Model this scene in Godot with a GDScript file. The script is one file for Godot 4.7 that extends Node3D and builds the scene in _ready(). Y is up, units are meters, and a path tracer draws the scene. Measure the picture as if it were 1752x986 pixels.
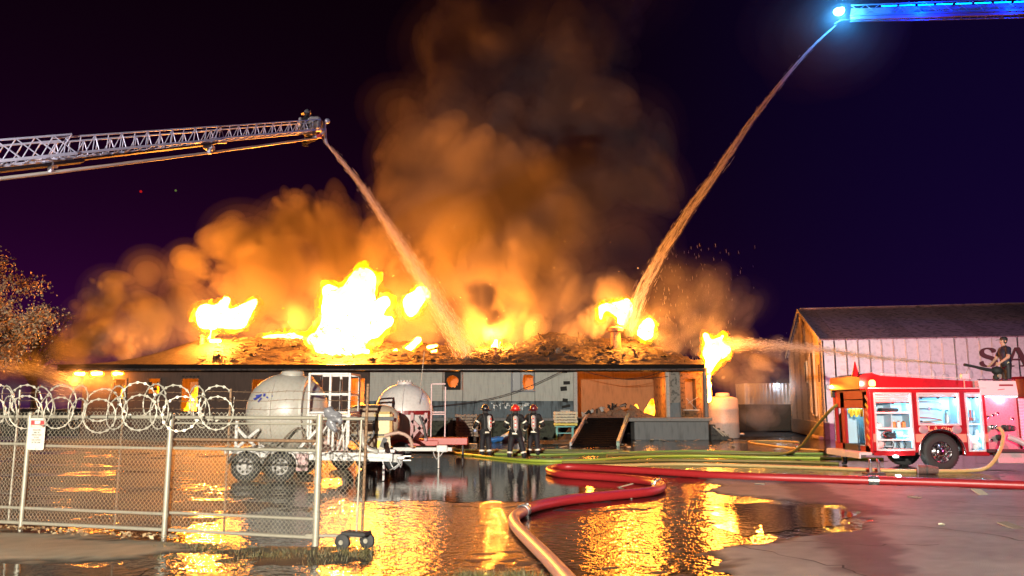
extends Node3D
# A night fire: burning warehouse, two aerial ladders, a pumper, tank trailers behind a chain-link gate.

# ---------------------------------------------------------------- mesh builder
class B:
	var v := PackedVector3Array()
	var n := PackedVector3Array()
	var u := PackedVector2Array()
	var c := PackedColorArray()
	var ix := PackedInt32Array()
	var tint := Color(1, 1, 1)
	func put(p: Vector3, nn: Vector3, uv := Vector2.ZERO) -> int:
		v.append(p); n.append(nn); u.append(uv); c.append(tint)
		return v.size() - 1
	func tri(a: int, b: int, d: int) -> void:
		var m: Vector3 = n[a] + n[b] + n[d]
		if (v[b] - v[a]).cross(v[d] - v[a]).dot(m) > 0.0:
			ix.append(a); ix.append(d); ix.append(b)
		else:
			ix.append(a); ix.append(b); ix.append(d)
	func quad(a: Vector3, b: Vector3, d: Vector3, e: Vector3, nn: Vector3) -> void:
		var i := put(a, nn, Vector2(0, 0)); put(b, nn, Vector2(1, 0)); put(d, nn, Vector2(1, 1)); put(e, nn, Vector2(0, 1))
		tri(i, i + 1, i + 2); tri(i, i + 2, i + 3)
	func face(a: Vector3, b: Vector3, d: Vector3, e: Vector3, away: Vector3) -> void:
		var nn := (b - a).cross(d - a).normalized()
		if nn.dot((a + b + d + e) / 4.0 - away) < 0.0: nn = -nn
		quad(a, b, d, e, nn)
	func box(at: Vector3, s: Vector3, basis := Basis(), ch := 0.0) -> void:
		var h := s / 2.0
		ch = minf(ch, minf(h.x, minf(h.y, h.z)) * 0.9)
		var ax: Array[Vector3] = [basis.x * h.x, basis.y * h.y, basis.z * h.z]
		var un: Array[Vector3] = [basis.x.normalized(), basis.y.normalized(), basis.z.normalized()]
		for k in 3:
			var p: Vector3 = ax[(k + 1) % 3] - un[(k + 1) % 3] * ch
			var q: Vector3 = ax[(k + 2) % 3] - un[(k + 2) % 3] * ch
			for sg in [-1.0, 1.0]:
				var o: Vector3 = at + ax[k] * sg
				quad(o - p - q, o + p - q, o + p + q, o - p + q, un[k] * sg)
		if ch > 0.0:
			for k in 3:
				var a1 := (k + 1) % 3
				var a2 := (k + 2) % 3
				var l: Vector3 = ax[k] - un[k] * ch
				for s1 in [-1.0, 1.0]:
					for s2 in [-1.0, 1.0]:
						var e1: Vector3 = at + ax[a1] * s1 + (ax[a2] - un[a2] * ch) * s2
						var e2: Vector3 = at + (ax[a1] - un[a1] * ch) * s1 + ax[a2] * s2
						quad(e1 - l, e1 + l, e2 + l, e2 - l, (un[a1] * s1 + un[a2] * s2).normalized())
	func bar(a: Vector3, b: Vector3, w: float, h: float, up := Vector3.UP, ch := 0.0) -> void:
		var d := (b - a)
		var z := d.normalized()
		if absf(z.dot(up)) > 0.99: up = Vector3.RIGHT
		var x := up.cross(z).normalized()
		box((a + b) / 2.0, Vector3(w, h, d.length()), Basis(x, z.cross(x), z), ch)
	func tube(p: Array, r, sides := 8, caps := true) -> void:
		var cnt := p.size()
		var t0: Vector3 = (p[1] - p[0]).normalized()
		var x := t0.cross(Vector3.UP if absf(t0.y) < 0.95 else Vector3.RIGHT).normalized()
		var first := v.size()
		var along := 0.0
		for k in cnt:
			var t: Vector3 = (p[mini(k + 1, cnt - 1)] - p[maxi(k - 1, 0)]).normalized()
			x = (x - t * x.dot(t)).normalized()
			var y := t.cross(x)
			var rr: float = r[mini(k, r.size() - 1)] if r is Array else r
			if k: along += p[k].distance_to(p[k - 1])
			for j in sides + 1:
				var a := TAU * j / sides
				var d := x * cos(a) + y * sin(a)
				put(p[k] + d * rr, d, Vector2(float(j) / sides, along))
		for k in cnt - 1:
			for j in sides:
				var i := first + k * (sides + 1) + j
				tri(i, i + 1, i + sides + 2); tri(i, i + sides + 2, i + sides + 1)
		if caps:
			for e in [0, cnt - 1]:
				var t: Vector3 = (p[1] - p[0]).normalized() * -1.0 if e == 0 else (p[cnt - 1] - p[cnt - 2]).normalized()
				var o := put(p[e], t)
				for j in sides + 1: put(v[first + e * (sides + 1) + j], t)
				for j in sides: tri(o, o + 1 + j, o + 2 + j)
	func lathe(prof: Array, at: Vector3, axis := Vector3.UP, segs := 16, smooth := true) -> void:
		var x := axis.cross(Vector3.RIGHT if absf(axis.x) < 0.9 else Vector3.UP).normalized()
		var y := axis.cross(x)
		for k in prof.size() - 1:
			var a: Vector2 = prof[k]
			var b: Vector2 = prof[k + 1]
			if a.is_equal_approx(b): continue
			var ea := (b - a).normalized()
			var eb := ea
			if smooth and k > 0 and (prof[k] - prof[k - 1]).normalized().dot(ea) > 0.7: ea = (ea + (prof[k] - prof[k - 1]).normalized()).normalized()
			if smooth and k + 2 < prof.size() and (prof[k + 2] - prof[k + 1]).normalized().dot(eb) > 0.7: eb = (eb + (prof[k + 2] - prof[k + 1]).normalized()).normalized()
			var first := v.size()
			for j in segs + 1:
				var w := TAU * j / segs
				var d := x * cos(w) + y * sin(w)
				put(at + d * a.x + axis * a.y, (d * ea.y - axis * ea.x).normalized(), Vector2(float(j) / segs, a.y))
				put(at + d * b.x + axis * b.y, (d * eb.y - axis * eb.x).normalized(), Vector2(float(j) / segs, b.y))
			for j in segs:
				var i := first + j * 2
				tri(i, i + 1, i + 3); tri(i, i + 3, i + 2)
	func prism(poly: PackedVector2Array, xf: Transform3D, depth: float) -> void:
		# the polygon lies in xf's x-y plane and is pushed along its z
		var zz := xf.basis.z.normalized()
		var tr := Geometry2D.triangulate_polygon(poly)
		for e in 2:
			var first := v.size()
			for p in poly: put(xf * Vector3(p.x, p.y, depth * e), zz * (1.0 if e else -1.0), p)
			for k in range(0, tr.size(), 3): tri(first + tr[k], first + tr[k + 1], first + tr[k + 2])
		var mid := Vector2.ZERO
		for p in poly: mid += p / poly.size()
		var sgn := 1.0 if Geometry2D.is_polygon_clockwise(poly) else -1.0
		for k in poly.size():
			var a := poly[k]
			var b := poly[(k + 1) % poly.size()]
			var nn: Vector3 = (xf.basis * Vector3(-(b - a).y, (b - a).x, 0) * sgn).normalized()
			quad(xf * Vector3(a.x, a.y, 0), xf * Vector3(b.x, b.y, 0), xf * Vector3(b.x, b.y, depth), xf * Vector3(a.x, a.y, depth), nn)
	func ball(at: Vector3, r: Vector3, segs := 12) -> void:
		var rings := maxi(4, segs / 2)
		var first := v.size()
		for k in rings + 1:
			var p := PI * k / rings
			for j in segs + 1:
				var w := TAU * j / segs
				var d := Vector3(sin(p) * cos(w), cos(p), sin(p) * sin(w))
				put(at + d * r, (d / r).normalized(), Vector2(float(j) / segs, float(k) / rings))
		for k in rings:
			for j in segs:
				var i := first + k * (segs + 1) + j
				tri(i, i + 1, i + segs + 2); tri(i, i + segs + 2, i + segs + 1)
	func mesh() -> ArrayMesh:
		var a := []
		a.resize(Mesh.ARRAY_MAX)
		a[Mesh.ARRAY_VERTEX] = v; a[Mesh.ARRAY_NORMAL] = n; a[Mesh.ARRAY_TEX_UV] = u; a[Mesh.ARRAY_COLOR] = c; a[Mesh.ARRAY_INDEX] = ix
		var m := ArrayMesh.new()
		m.add_surface_from_arrays(Mesh.PRIMITIVE_TRIANGLES, a)
		return m

# ---------------------------------------------------------------- naming
var names := {}
func numbered(s: String) -> String:
	names[s] = names.get(s, -1) + 1
	return s if names[s] == 0 else "%s_%03d" % [s, names[s]]
func obj(called: String, b, m: Material, parent: Node = self, at := Vector3.ZERO) -> MeshInstance3D:
	var o := MeshInstance3D.new()
	o.mesh = b.mesh() if b is B else b
	o.material_override = m
	o.position = at
	if parent == self: o.name = numbered(called)
	else:
		var k := 0
		var nm := called
		while parent.has_node(nm):
			k += 1; nm = "%s_%03d" % [called, k]
		o.name = nm
	parent.add_child(o, true)
	return o
func tag(o: Node, label: String, category: String, group := "") -> Node:
	o.set_meta("label", label); o.set_meta("category", category)
	if group: o.set_meta("group", group)
	return o
func thing(called: String, label: String, category: String, at := Vector3.ZERO, turn := 0.0, group := "") -> Node3D:
	var o := Node3D.new()
	o.name = numbered(called); o.position = at; o.rotation.y = turn
	add_child(o)
	tag(o, label, category, group)
	return o
func struct(called: String, b, m: Material, parent: Node = self) -> MeshInstance3D:
	var o := obj(called, b, m, parent)
	if parent == self: o.set_meta("kind", "structure")
	return o
func stuff(o: Node) -> Node:
	o.set_meta("kind", "stuff")
	return o
func dup(o: Node3D, called: String, label: String) -> Node3D:
	var r: Node3D = o.duplicate()
	r.name = numbered(called); add_child(r)
	r.set_meta("label", label)
	return r
func bx(at: Vector3, s: Vector3, ch := 0.0, basis := Basis()) -> B:
	var b := B.new(); b.box(at, s, basis, ch); return b
func tb(p: Array, r, sides := 8) -> B:
	var b := B.new(); b.tube(p, r, sides); return b
func curve(p: Array, step := 0.15) -> Array:
	var out := []
	for k in p.size() - 1:
		var a: Vector3 = p[maxi(k - 1, 0)]
		var b: Vector3 = p[k]
		var c: Vector3 = p[k + 1]
		var d: Vector3 = p[mini(k + 2, p.size() - 1)]
		var m := maxi(2, int(b.distance_to(c) / step))
		for j in m: out.append(b.cubic_interpolate(c, a, d, float(j) / m))
	out.append(p[p.size() - 1])
	return out

# ---------------------------------------------------------------- materials
var tex := {}
func noise(seed_: int, freq: float, oct := 4, type := FastNoiseLite.TYPE_SIMPLEX_SMOOTH) -> FastNoiseLite:
	var f := FastNoiseLite.new()
	f.seed = seed_; f.frequency = freq; f.noise_type = type; f.fractal_octaves = oct
	return f
func ramp_tex(key: String, seed_: int, freq: float, cols: Array, oct := 4, size := 512) -> Texture2D:
	if not tex.has(key):
		var t := NoiseTexture2D.new()
		t.width = size; t.height = size; t.seamless = true; t.noise = noise(seed_, freq, oct)
		var g := Gradient.new()
		g.offsets = PackedFloat32Array(range(cols.size()).map(func(k): return float(k) / (cols.size() - 1)))
		g.colors = PackedColorArray(cols.map(func(x): return Color(x, x, x).linear_to_srgb() if not x is Color else x))
		t.color_ramp = g
		tex[key] = t
	return tex[key]
func norm_tex(key: String, seed_: int, freq: float, bump: float, oct := 4, size := 512) -> Texture2D:
	if not tex.has(key):
		var t := NoiseTexture2D.new()
		t.width = size; t.height = size; t.seamless = true; t.noise = noise(seed_, freq, oct)
		t.as_normal_map = true; t.bump_strength = bump
		tex[key] = t
	return tex[key]
func mat(col: Color, rough := 0.6, metal := 0.0, grain := 0.0, scale := 1.0) -> StandardMaterial3D:
	# col is a linear base colour; grain 1..3 lays patches of that strength over it
	var m := StandardMaterial3D.new()
	m.albedo_color = col.linear_to_srgb(); m.roughness = rough; m.metallic = metal
	if grain > 0.0:
		m.albedo_texture = [ramp_tex("g1", 3, 0.02, [0.72, 0.9, 1.0, 0.95]), ramp_tex("g2", 4, 0.012, [0.66, 0.84, 1.0, 0.92, 0.74], 6), ramp_tex("g3", 9, 0.01, [0.12, 0.4, 1.0, 0.85, 0.25], 6)][int(grain) - 1]
		m.uv1_triplanar = true; m.uv1_world_triplanar = true; m.uv1_scale = Vector3.ONE * scale
	return m
func vmat(rough := 0.7, metal := 0.0) -> StandardMaterial3D:
	var m := StandardMaterial3D.new()
	m.vertex_color_use_as_albedo = true; m.roughness = rough; m.metallic = metal
	return m
func glow(col: Color, energy: float) -> StandardMaterial3D:
	var m := StandardMaterial3D.new()
	m.albedo_color = Color.BLACK; m.emission_enabled = true; m.emission = col.linear_to_srgb(); m.emission_energy_multiplier = energy
	return m
func omni(called: String, at: Vector3, col: Color, energy: float, size := 0.1, parent: Node = self) -> void:
	var l := OmniLight3D.new()
	l.name = called; l.position = at; l.light_color = col.linear_to_srgb(); l.light_energy = energy
	l.light_size = size; l.omni_range = 120.0; l.omni_attenuation = 2.0; l.shadow_enabled = true
	parent.add_child(l, true)
func spot(called: String, at: Vector3, to: Vector3, col: Color, energy: float, angle: float, size := 0.1) -> void:
	var l := SpotLight3D.new()
	l.name = called; l.position = at; l.light_color = col.linear_to_srgb(); l.light_energy = energy
	l.light_size = size; l.spot_range = 150.0; l.spot_attenuation = 2.0; l.spot_angle = angle; l.spot_angle_attenuation = 0.8; l.shadow_enabled = true
	add_child(l, true)
	l.look_at_from_position(at, to)

# ---------------------------------------------------------------- distance-field skin (surface nets)
func nets(f: PackedFloat32Array, dim: Vector3i, org: Vector3, cell: float, b: B, tint_of, uv_of) -> void:
	var sx := 1
	var sy := dim.x
	var sz := dim.x * dim.y
	var at := PackedInt32Array()
	at.resize(f.size()); at.fill(-1)
	var off := PackedInt32Array([0, sx, sy, sx + sy, sz, sx + sz, sy + sz, sx + sy + sz])
	var ed := PackedInt32Array([0, 1, 2, 3, 4, 5, 6, 7, 0, 2, 1, 3, 4, 6, 5, 7, 0, 4, 1, 5, 2, 6, 3, 7])
	for z in dim.z - 1:
		for y in dim.y - 1:
			var i := y * sy + z * sz
			for x in dim.x - 1:
				var neg := 0
				for k in 8:
					if f[i + off[k]] < 0.0: neg += 1
				if neg > 0 and neg < 8:
					var p := Vector3.ZERO
					var cnt := 0
					for e in range(0, 24, 2):
						var a := ed[e]
						var d := ed[e + 1]
						var fa := f[i + off[a]]
						var fb := f[i + off[d]]
						if (fa < 0.0) != (fb < 0.0):
							var t := fa / (fa - fb)
							p += Vector3(a & 1, (a >> 1) & 1, (a >> 2) & 1).lerp(Vector3(d & 1, (d >> 1) & 1, (d >> 2) & 1), t)
							cnt += 1
					p /= cnt
					var g := Vector3(f[i + 1] - f[i] + f[i + sy + 1] - f[i + sy] + f[i + sz + 1] - f[i + sz] + f[i + sy + sz + 1] - f[i + sy + sz],
						f[i + sy] - f[i] + f[i + sy + 1] - f[i + 1] + f[i + sz + sy] - f[i + sz] + f[i + sy + sz + 1] - f[i + sz + 1],
						f[i + sz] - f[i] + f[i + sz + 1] - f[i + 1] + f[i + sz + sy] - f[i + sy] + f[i + sy + sz + 1] - f[i + sy + 1])
					var q := org + (Vector3(x, y, z) + p) * cell
					if tint_of != null: b.tint = tint_of.call(q)
					at[i] = b.put(q, g.normalized(), Vector2.ZERO)
				i += 1
	for z in range(1, dim.z - 1):
		for y in range(1, dim.y - 1):
			for x in range(1, dim.x - 1):
				var i := x + y * sy + z * sz
				var s := f[i] < 0.0
				if s != (f[i + 1] < 0.0): _nq(b, at[i], at[i - sy], at[i - sy - sz], at[i - sz])
				if s != (f[i + sy] < 0.0): _nq(b, at[i], at[i - 1], at[i - 1 - sz], at[i - sz])
				if s != (f[i + sz] < 0.0): _nq(b, at[i], at[i - 1], at[i - 1 - sy], at[i - sy])
func _nq(b: B, p: int, q: int, r: int, s: int) -> void:
	if p < 0 or q < 0 or r < 0 or s < 0: return
	b.tri(p, q, r); b.tri(p, r, s)
func skin(b: B, bones: Array, cell: float, blend: float, wob: FastNoiseLite = null, amp := 0.0) -> void:
	# bones: [from, to, radius, radius, colour]
	var lo := Vector3.ONE * 1e9
	var hi := -lo
	for k in bones:
		var r := maxf(k[2], k[3]) + cell * 3.0 + amp
		for e in 2:
			lo = lo.min(k[e] - Vector3.ONE * r); hi = hi.max(k[e] + Vector3.ONE * r)
	var dim := Vector3i(((hi - lo) / cell).ceil()) + Vector3i.ONE * 2
	var f := PackedFloat32Array()
	f.resize(dim.x * dim.y * dim.z); f.fill(0.5)
	for k in bones:
		var a: Vector3 = k[0]
		var ba: Vector3 = k[1] - a
		var bb := maxf(ba.length_squared(), 1e-8)
		var ra: float = k[2]
		var rb: float = k[3]
		var r := maxf(ra, rb) + blend + cell * 3.0 + amp
		var l := Vector3i(((a.min(k[1]) - Vector3.ONE * r - lo) / cell).floor()).clamp(Vector3i.ZERO, dim - Vector3i.ONE)
		var h := Vector3i(((a.max(k[1]) + Vector3.ONE * r - lo) / cell).ceil()).clamp(Vector3i.ZERO, dim - Vector3i.ONE)
		for z in range(l.z, h.z + 1):
			for y in range(l.y, h.y + 1):
				var i := l.x + y * dim.x + z * dim.x * dim.y
				for x in range(l.x, h.x + 1):
					var pa := lo + Vector3(x, y, z) * cell - a
					var t := clampf(pa.dot(ba) / bb, 0.0, 1.0)
					var d := (pa - ba * t).length() - lerpf(ra, rb, t)
					var o := f[i]
					var hh := maxf(blend - absf(o - d), 0.0)
					f[i] = minf(o, d) - hh * hh / (4.0 * blend)
					i += 1
	if wob:
		var i := 0
		for z in dim.z:
			for y in dim.y:
				for x in dim.x:
					if f[i] < amp * 1.5: f[i] += wob.get_noise_3dv(lo + Vector3(x, y, z) * cell) * amp
					i += 1
	var tint_of := func(q: Vector3) -> Color:
		var best := 1e9
		var col := Color.WHITE
		for k in bones:
			var ba: Vector3 = k[1] - k[0]
			var t := clampf((q - k[0]).dot(ba) / maxf(ba.length_squared(), 1e-8), 0.0, 1.0)
			var d: float = (q - k[0] - ba * t).length() - lerpf(k[2], k[3], t)
			if d < best: best = d; col = k[4]
		return col
	nets(f, dim, lo, cell, b, tint_of if bones[0].size() > 4 else null, null)

# ---------------------------------------------------------------- fire, smoke, water
var fire_mat: StandardMaterial3D
var lick_mat: StandardMaterial3D
var wisp_mat: StandardMaterial3D
var indoor_mat: StandardMaterial3D
const FIRE := Color(1.0, 0.29, 0.03)
func flame_material(energy: float, alpha: float, cols: Array) -> StandardMaterial3D:
	var g := Gradient.new()
	g.offsets = PackedFloat32Array([0.0, 0.35, 0.7, 1.0])
	g.colors = PackedColorArray(cols.map(func(x): return x.linear_to_srgb()))
	var t := GradientTexture2D.new()
	t.width = 64; t.height = 4; t.gradient = g
	var m := StandardMaterial3D.new()
	m.albedo_color = Color(0, 0, 0, alpha); m.roughness = 1.0
	m.emission_enabled = true; m.emission = Color.BLACK; m.emission_texture = t; m.emission_energy_multiplier = energy
	if alpha < 1.0: m.transparency = BaseMaterial3D.TRANSPARENCY_ALPHA
	return m
func fire_skin(balls: Array, cell: float, blend: float, freq: float, amp: float, grow: float, seed_: int) -> B:
	var b := B.new()
	var bones := []
	for k in balls: bones.append([k[0], k[1] if k[1] is Vector3 else k[0] + Vector3(0, 0.01, 0), k[2] + grow, (k[3] if k.size() > 3 else k[2]) + grow])
	var w := noise(seed_, freq, 5)
	w.fractal_gain = 0.62
	skin(b, bones, cell, blend, w, amp)
	var heat := noise(seed_ + 7, freq * 1.6, 3)
	var lo := 1e9
	var hi := -1e9
	for p in b.v: lo = minf(lo, p.y); hi = maxf(hi, p.y)
	for i in b.v.size():
		var q := b.v[i]
		b.u[i] = Vector2(clampf(0.62 + heat.get_noise_3dv(q) * 0.9 - 0.3 * (q.y - lo) / maxf(hi - lo, 0.1), 0.02, 0.98), 0.5)
	return b
func flame(label: String, balls: Array, cell: float, amp: float, seed_: int, size: float, light_at = null, energy := 0.0, indoors := false) -> Node3D:
	var at: Vector3 = balls[0][0]
	var t := thing("flame", label, "flame", Vector3.ZERO)
	obj("core", fire_skin(balls, cell, size * 0.25, 0.55 / size, amp, 0.0, seed_), fire_mat if not indoors else indoor_mat, t)
	obj("lick", fire_skin(balls, cell, size * 0.25, 1.5 / size, amp * 1.75, amp * 0.3, seed_ + 50), lick_mat, t)
	if size >= 0.9: obj("wisp", fire_skin(balls, cell * 1.2, size * 0.25, 1.9 / size, amp * 1.5, amp * 0.8, seed_ + 90), wisp_mat, t)
	if light_at is Vector3: omni("flame_light", light_at, FIRE, energy, 0.12, t)
	return t
func puff(parent: Node3D, called: String, at: Vector3, size: Vector3, density: float, alb: Color, rot := Vector3.ZERO, shape := RenderingServer.FOG_VOLUME_SHAPE_ELLIPSOID) -> void:
	var f := FogVolume.new()
	f.shape = shape; f.size = size; f.position = at; f.rotation = rot
	var k := "fog%.3f%s" % [density, alb]
	if not tex.has(k):
		var m := FogMaterial.new()
		m.albedo = alb.linear_to_srgb(); m.density = density
		tex[k] = m
	f.material = tex[k]
	var c := 0
	var nm := called
	while parent.has_node(nm):
		c += 1; nm = "%s_%03d" % [called, c]
	f.name = nm
	parent.add_child(f, true)
func smoke(label: String, list: Array, wisps: int, thick: float, alb: Color, seed_: int, body := 0.28) -> Node3D:
	# list: [x, y, z, radius, density factor]. A faint soft body, and in it turbulent wisps: long lumps strewn
	# where a fractal noise is high and turned along its flow.
	var t := thing("smoke_cloud", label, "smoke")
	stuff(t)
	var r := RandomNumberGenerator.new()
	r.seed = seed_
	var total := 0.0
	for k in list:
		var rad: float = k[3]
		total += rad * rad
		var rt := Vector3(r.randf_range(-0.4, 0.4), r.randf() * 6, r.randf_range(-0.5, 0.5))
		var sz := Vector3(rad * r.randf_range(1.7, 2.3), rad * r.randf_range(1.4, 2.0), rad * 1.7)
		for q in [[1.5, 0.05], [1.25, 0.1], [0.95, 0.25], [0.65, 0.6]]: puff(t, "billow", Vector3(k[0], k[1], k[2]), sz * q[0], snappedf(thick * k[4] * body * q[1] * 1.2 / rad, 0.0006), alb, rt)
	var f := noise(seed_ + 3, 0.13, 4)
	var g := noise(seed_ + 4, 0.09, 2)
	var made := 0
	for tries in wisps * 12:
		if made >= wisps: break
		var pick := r.randf() * total
		var k = list[0]
		for q in list:
			pick -= q[3] * q[3]
			k = q
			if pick <= 0.0: break
		var d := Vector3(r.randfn(0, 1), r.randfn(0, 1), r.randfn(0, 1)).normalized()
		var u := pow(r.randf(), 0.42) * 1.12
		var rad: float = k[3]
		var p := Vector3(k[0], k[1], k[2]) + d * u * rad * Vector3(1, 0.95, 0.68)
		var n1 := f.get_noise_3dv(p)
		if n1 < lerpf(-0.25, 0.12, u): continue
		made += 1
		var size := rad * (0.1 + 0.32 * pow(r.randf(), 1.5)) * (1.15 - 0.3 * u)
		var along := Vector3(g.get_noise_3dv(p + Vector3(0, 50, 0)) * 2.0 - 0.15, 0.55 + g.get_noise_3dv(p + Vector3(90, 0, 0)) * 2.0, g.get_noise_3dv(p + Vector3(0, 0, 70)) * 2.0).normalized()
		var x := along.cross(Vector3(0.3, 0.2, 1).normalized()).normalized()
		var rot := Basis(x, along, x.cross(along)).get_euler()
		var sz := Vector3(size * r.randf_range(1.3, 2.4), size * r.randf_range(2.0, 5.0), size * r.randf_range(1.3, 2.2))
		var dn: float = thick * k[4] * (0.27 if u < 0.8 else 0.16) / size
		puff(t, "wisp", p, sz * 0.85, snappedf(dn * 0.55, 0.01), alb, rot)
		puff(t, "wisp", p, sz * 1.4, snappedf(dn * 0.32, 0.01), alb, rot)
	return t
func jet(label: String, path: Array, r0: float, r1: float, dens: float, count: int, twist: float, seed_: int, group := "") -> Node3D:
	var t := thing("water_jet", label, "water jet", Vector3.ZERO, 0.0, group)
	stuff(t)
	var p := curve(path, 0.6)
	var m := mat(Color(0.92, 0.93, 0.95), 0.5)
	m.backlight_enabled = true; m.backlight = Color(1, 1, 1)
	# spray: a chain of long thin clouds that widen down the path
	for k in range(0, p.size() - 3, 2):
		var f := float(k) / p.size()
		var a: Vector3 = p[k]
		var b: Vector3 = p[mini(k + 4, p.size() - 1)]
		var rad := lerpf(r0, r1, f) * 1.15
		var d := (b - a).normalized()
		var x := d.cross(Vector3.FORWARD).normalized()
		puff(t, "spray", (a + b) / 2.0, Vector3(rad * 2, a.distance_to(b) * 1.5, rad * 2), snappedf(dens / rad, 0.01), Color(0.9, 0.9, 0.9), Basis(x, d, x.cross(d)).get_euler())
	# broken water: long drops strewn round the path
	var drop := B.new()
	drop.ball(Vector3.ZERO, Vector3(0.5, 1.0, 0.5), 5)
	var mm := MultiMesh.new()
	mm.transform_format = MultiMesh.TRANSFORM_3D
	mm.mesh = drop.mesh(); mm.instance_count = count
	var r := RandomNumberGenerator.new()
	r.seed = seed_
	for k in count:
		var f := pow(r.randf(), 0.8)
		var q := f * (p.size() - 1.001)
		var a: Vector3 = p[int(q)]
		var b: Vector3 = p[int(q) + 1]
		var d := (b - a).normalized()
		var x := d.cross(Vector3.FORWARD).normalized()
		var y := d.cross(x)
		var rad := lerpf(r0, r1, f)
		var ang := r.randf() * TAU
		var rr := rad * absf(r.randfn(0.0, 0.55))
		if twist > 0.0 and r.randf() < 0.6:
			ang = floorf(r.randf() * 3.0) / 3.0 * TAU + q * twist + r.randfn(0.0, 0.25)
			rr = rad * r.randf_range(0.5, 0.8)
		var s := r.randf_range(0.5, 1.3)
		var w := lerpf(0.008, 0.015, f) * s
		var o := a.lerp(b, q - int(q)) + (x * cos(ang) + y * sin(ang)) * rr
		mm.set_instance_transform(k, Transform3D(Basis(x * w, d * r.randf_range(0.08, 0.26) * s, y * w), o))
	var mi := MultiMeshInstance3D.new()
	mi.multimesh = mm; mi.material_override = m; mi.name = "drops"
	stuff(mi)
	t.add_child(mi, true)
	return t

# ---------------------------------------------------------------- the scene
func _ready():
	var cam := Camera3D.new()
	cam.name = "camera"; cam.position = Vector3(0, 1.78, 0); cam.rotation.x = 0.1473; cam.fov = 39.45; cam.near = 0.1; cam.far = 3000.0
	add_child(cam)
	var env := Environment.new()
	env.background_mode = Environment.BG_SKY
	env.tonemap_mode = Environment.TONE_MAPPER_LINEAR
	env.tonemap_exposure = 1.0
	env.sdfgi_enabled = true; env.ssao_enabled = true; env.ssil_enabled = true
	env.volumetric_fog_enabled = true; env.volumetric_fog_density = 0.0
	env.sky = Sky.new()
	env.sky.sky_material = night_sky()
	var we := WorldEnvironment.new()
	we.name = "world"; we.environment = env
	add_child(we)
	var moon := DirectionalLight3D.new()
	moon.name = "moonlight"; moon.light_energy = 0.012; moon.light_color = Color(0.8, 0.85, 1.0)
	moon.light_angular_distance = 0.5; moon.shadow_enabled = true; moon.rotation = Vector3(-0.6, 0.5, 0)
	add_child(moon)
	fire_mat = flame_material(165.0, 1.0, [Color(0.6, 0.13, 0.012), Color(0.8, 0.22, 0.02), Color(1.0, 0.28, 0.03), Color(1.0, 0.29, 0.035)])
	indoor_mat = flame_material(7.0, 1.0, [Color(0.5, 0.1, 0.0), Color(0.8, 0.26, 0.01), Color(1.0, 0.4, 0.03), Color(1.0, 0.42, 0.06)])
	wisp_mat = flame_material(4.0, 0.16, [Color(0.5, 0.07, 0.0), Color(0.8, 0.16, 0.0), Color(0.9, 0.25, 0.01), Color(1.0, 0.35, 0.02)])
	lick_mat = flame_material(6.0, 0.5, [Color(0.4, 0.08, 0.0), Color(0.7, 0.25, 0.0), Color(0.9, 0.42, 0.01), Color(1.0, 0.45, 0.05)])
	scene_lights()
	ground()
	warehouse()
	metal_shed()
	surroundings()
	fence()
	trailers()
	pumper()
	ladders()
	hoses()
	yard_things()
	people()
	fires()
	if true: clouds_of_smoke()
	if true: water()

func night_sky() -> PanoramaSkyMaterial:
	# clear night air: purple town glow low in the west (left), navy towards the right, black overhead
	var w := 256
	var h := 128
	var im := Image.create(w, h, false, Image.FORMAT_RGBAF)
	for y in h:
		var el := PI * (0.5 - (y + 0.5) / h)
		for x in w:
			var az := TAU * (0.5 - (x + 0.5) / w)          # 0 is straight ahead, positive to the right
			var side := 0.5 + 0.5 * sin(az)
			var low := exp(-maxf(el, 0.0) / 0.13)
			var west := Vector3(0.05, 0.002, 0.062) * low * smoothstep(0.72, 0.22, side)
			var east := Vector3(0.002, 0.001, 0.026) * exp(-maxf(el, 0.0) / 0.9) * smoothstep(0.5, 0.8, side) + Vector3(0.012, 0.001, 0.012) * low * side
			var c := west + east + Vector3(0.0022, 0.0004, 0.0014)
			im.set_pixel(x, y, Color(c.x, c.y, c.z))
	var m := PanoramaSkyMaterial.new()
	m.panorama = ImageTexture.create_from_image(im)
	return m
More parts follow.
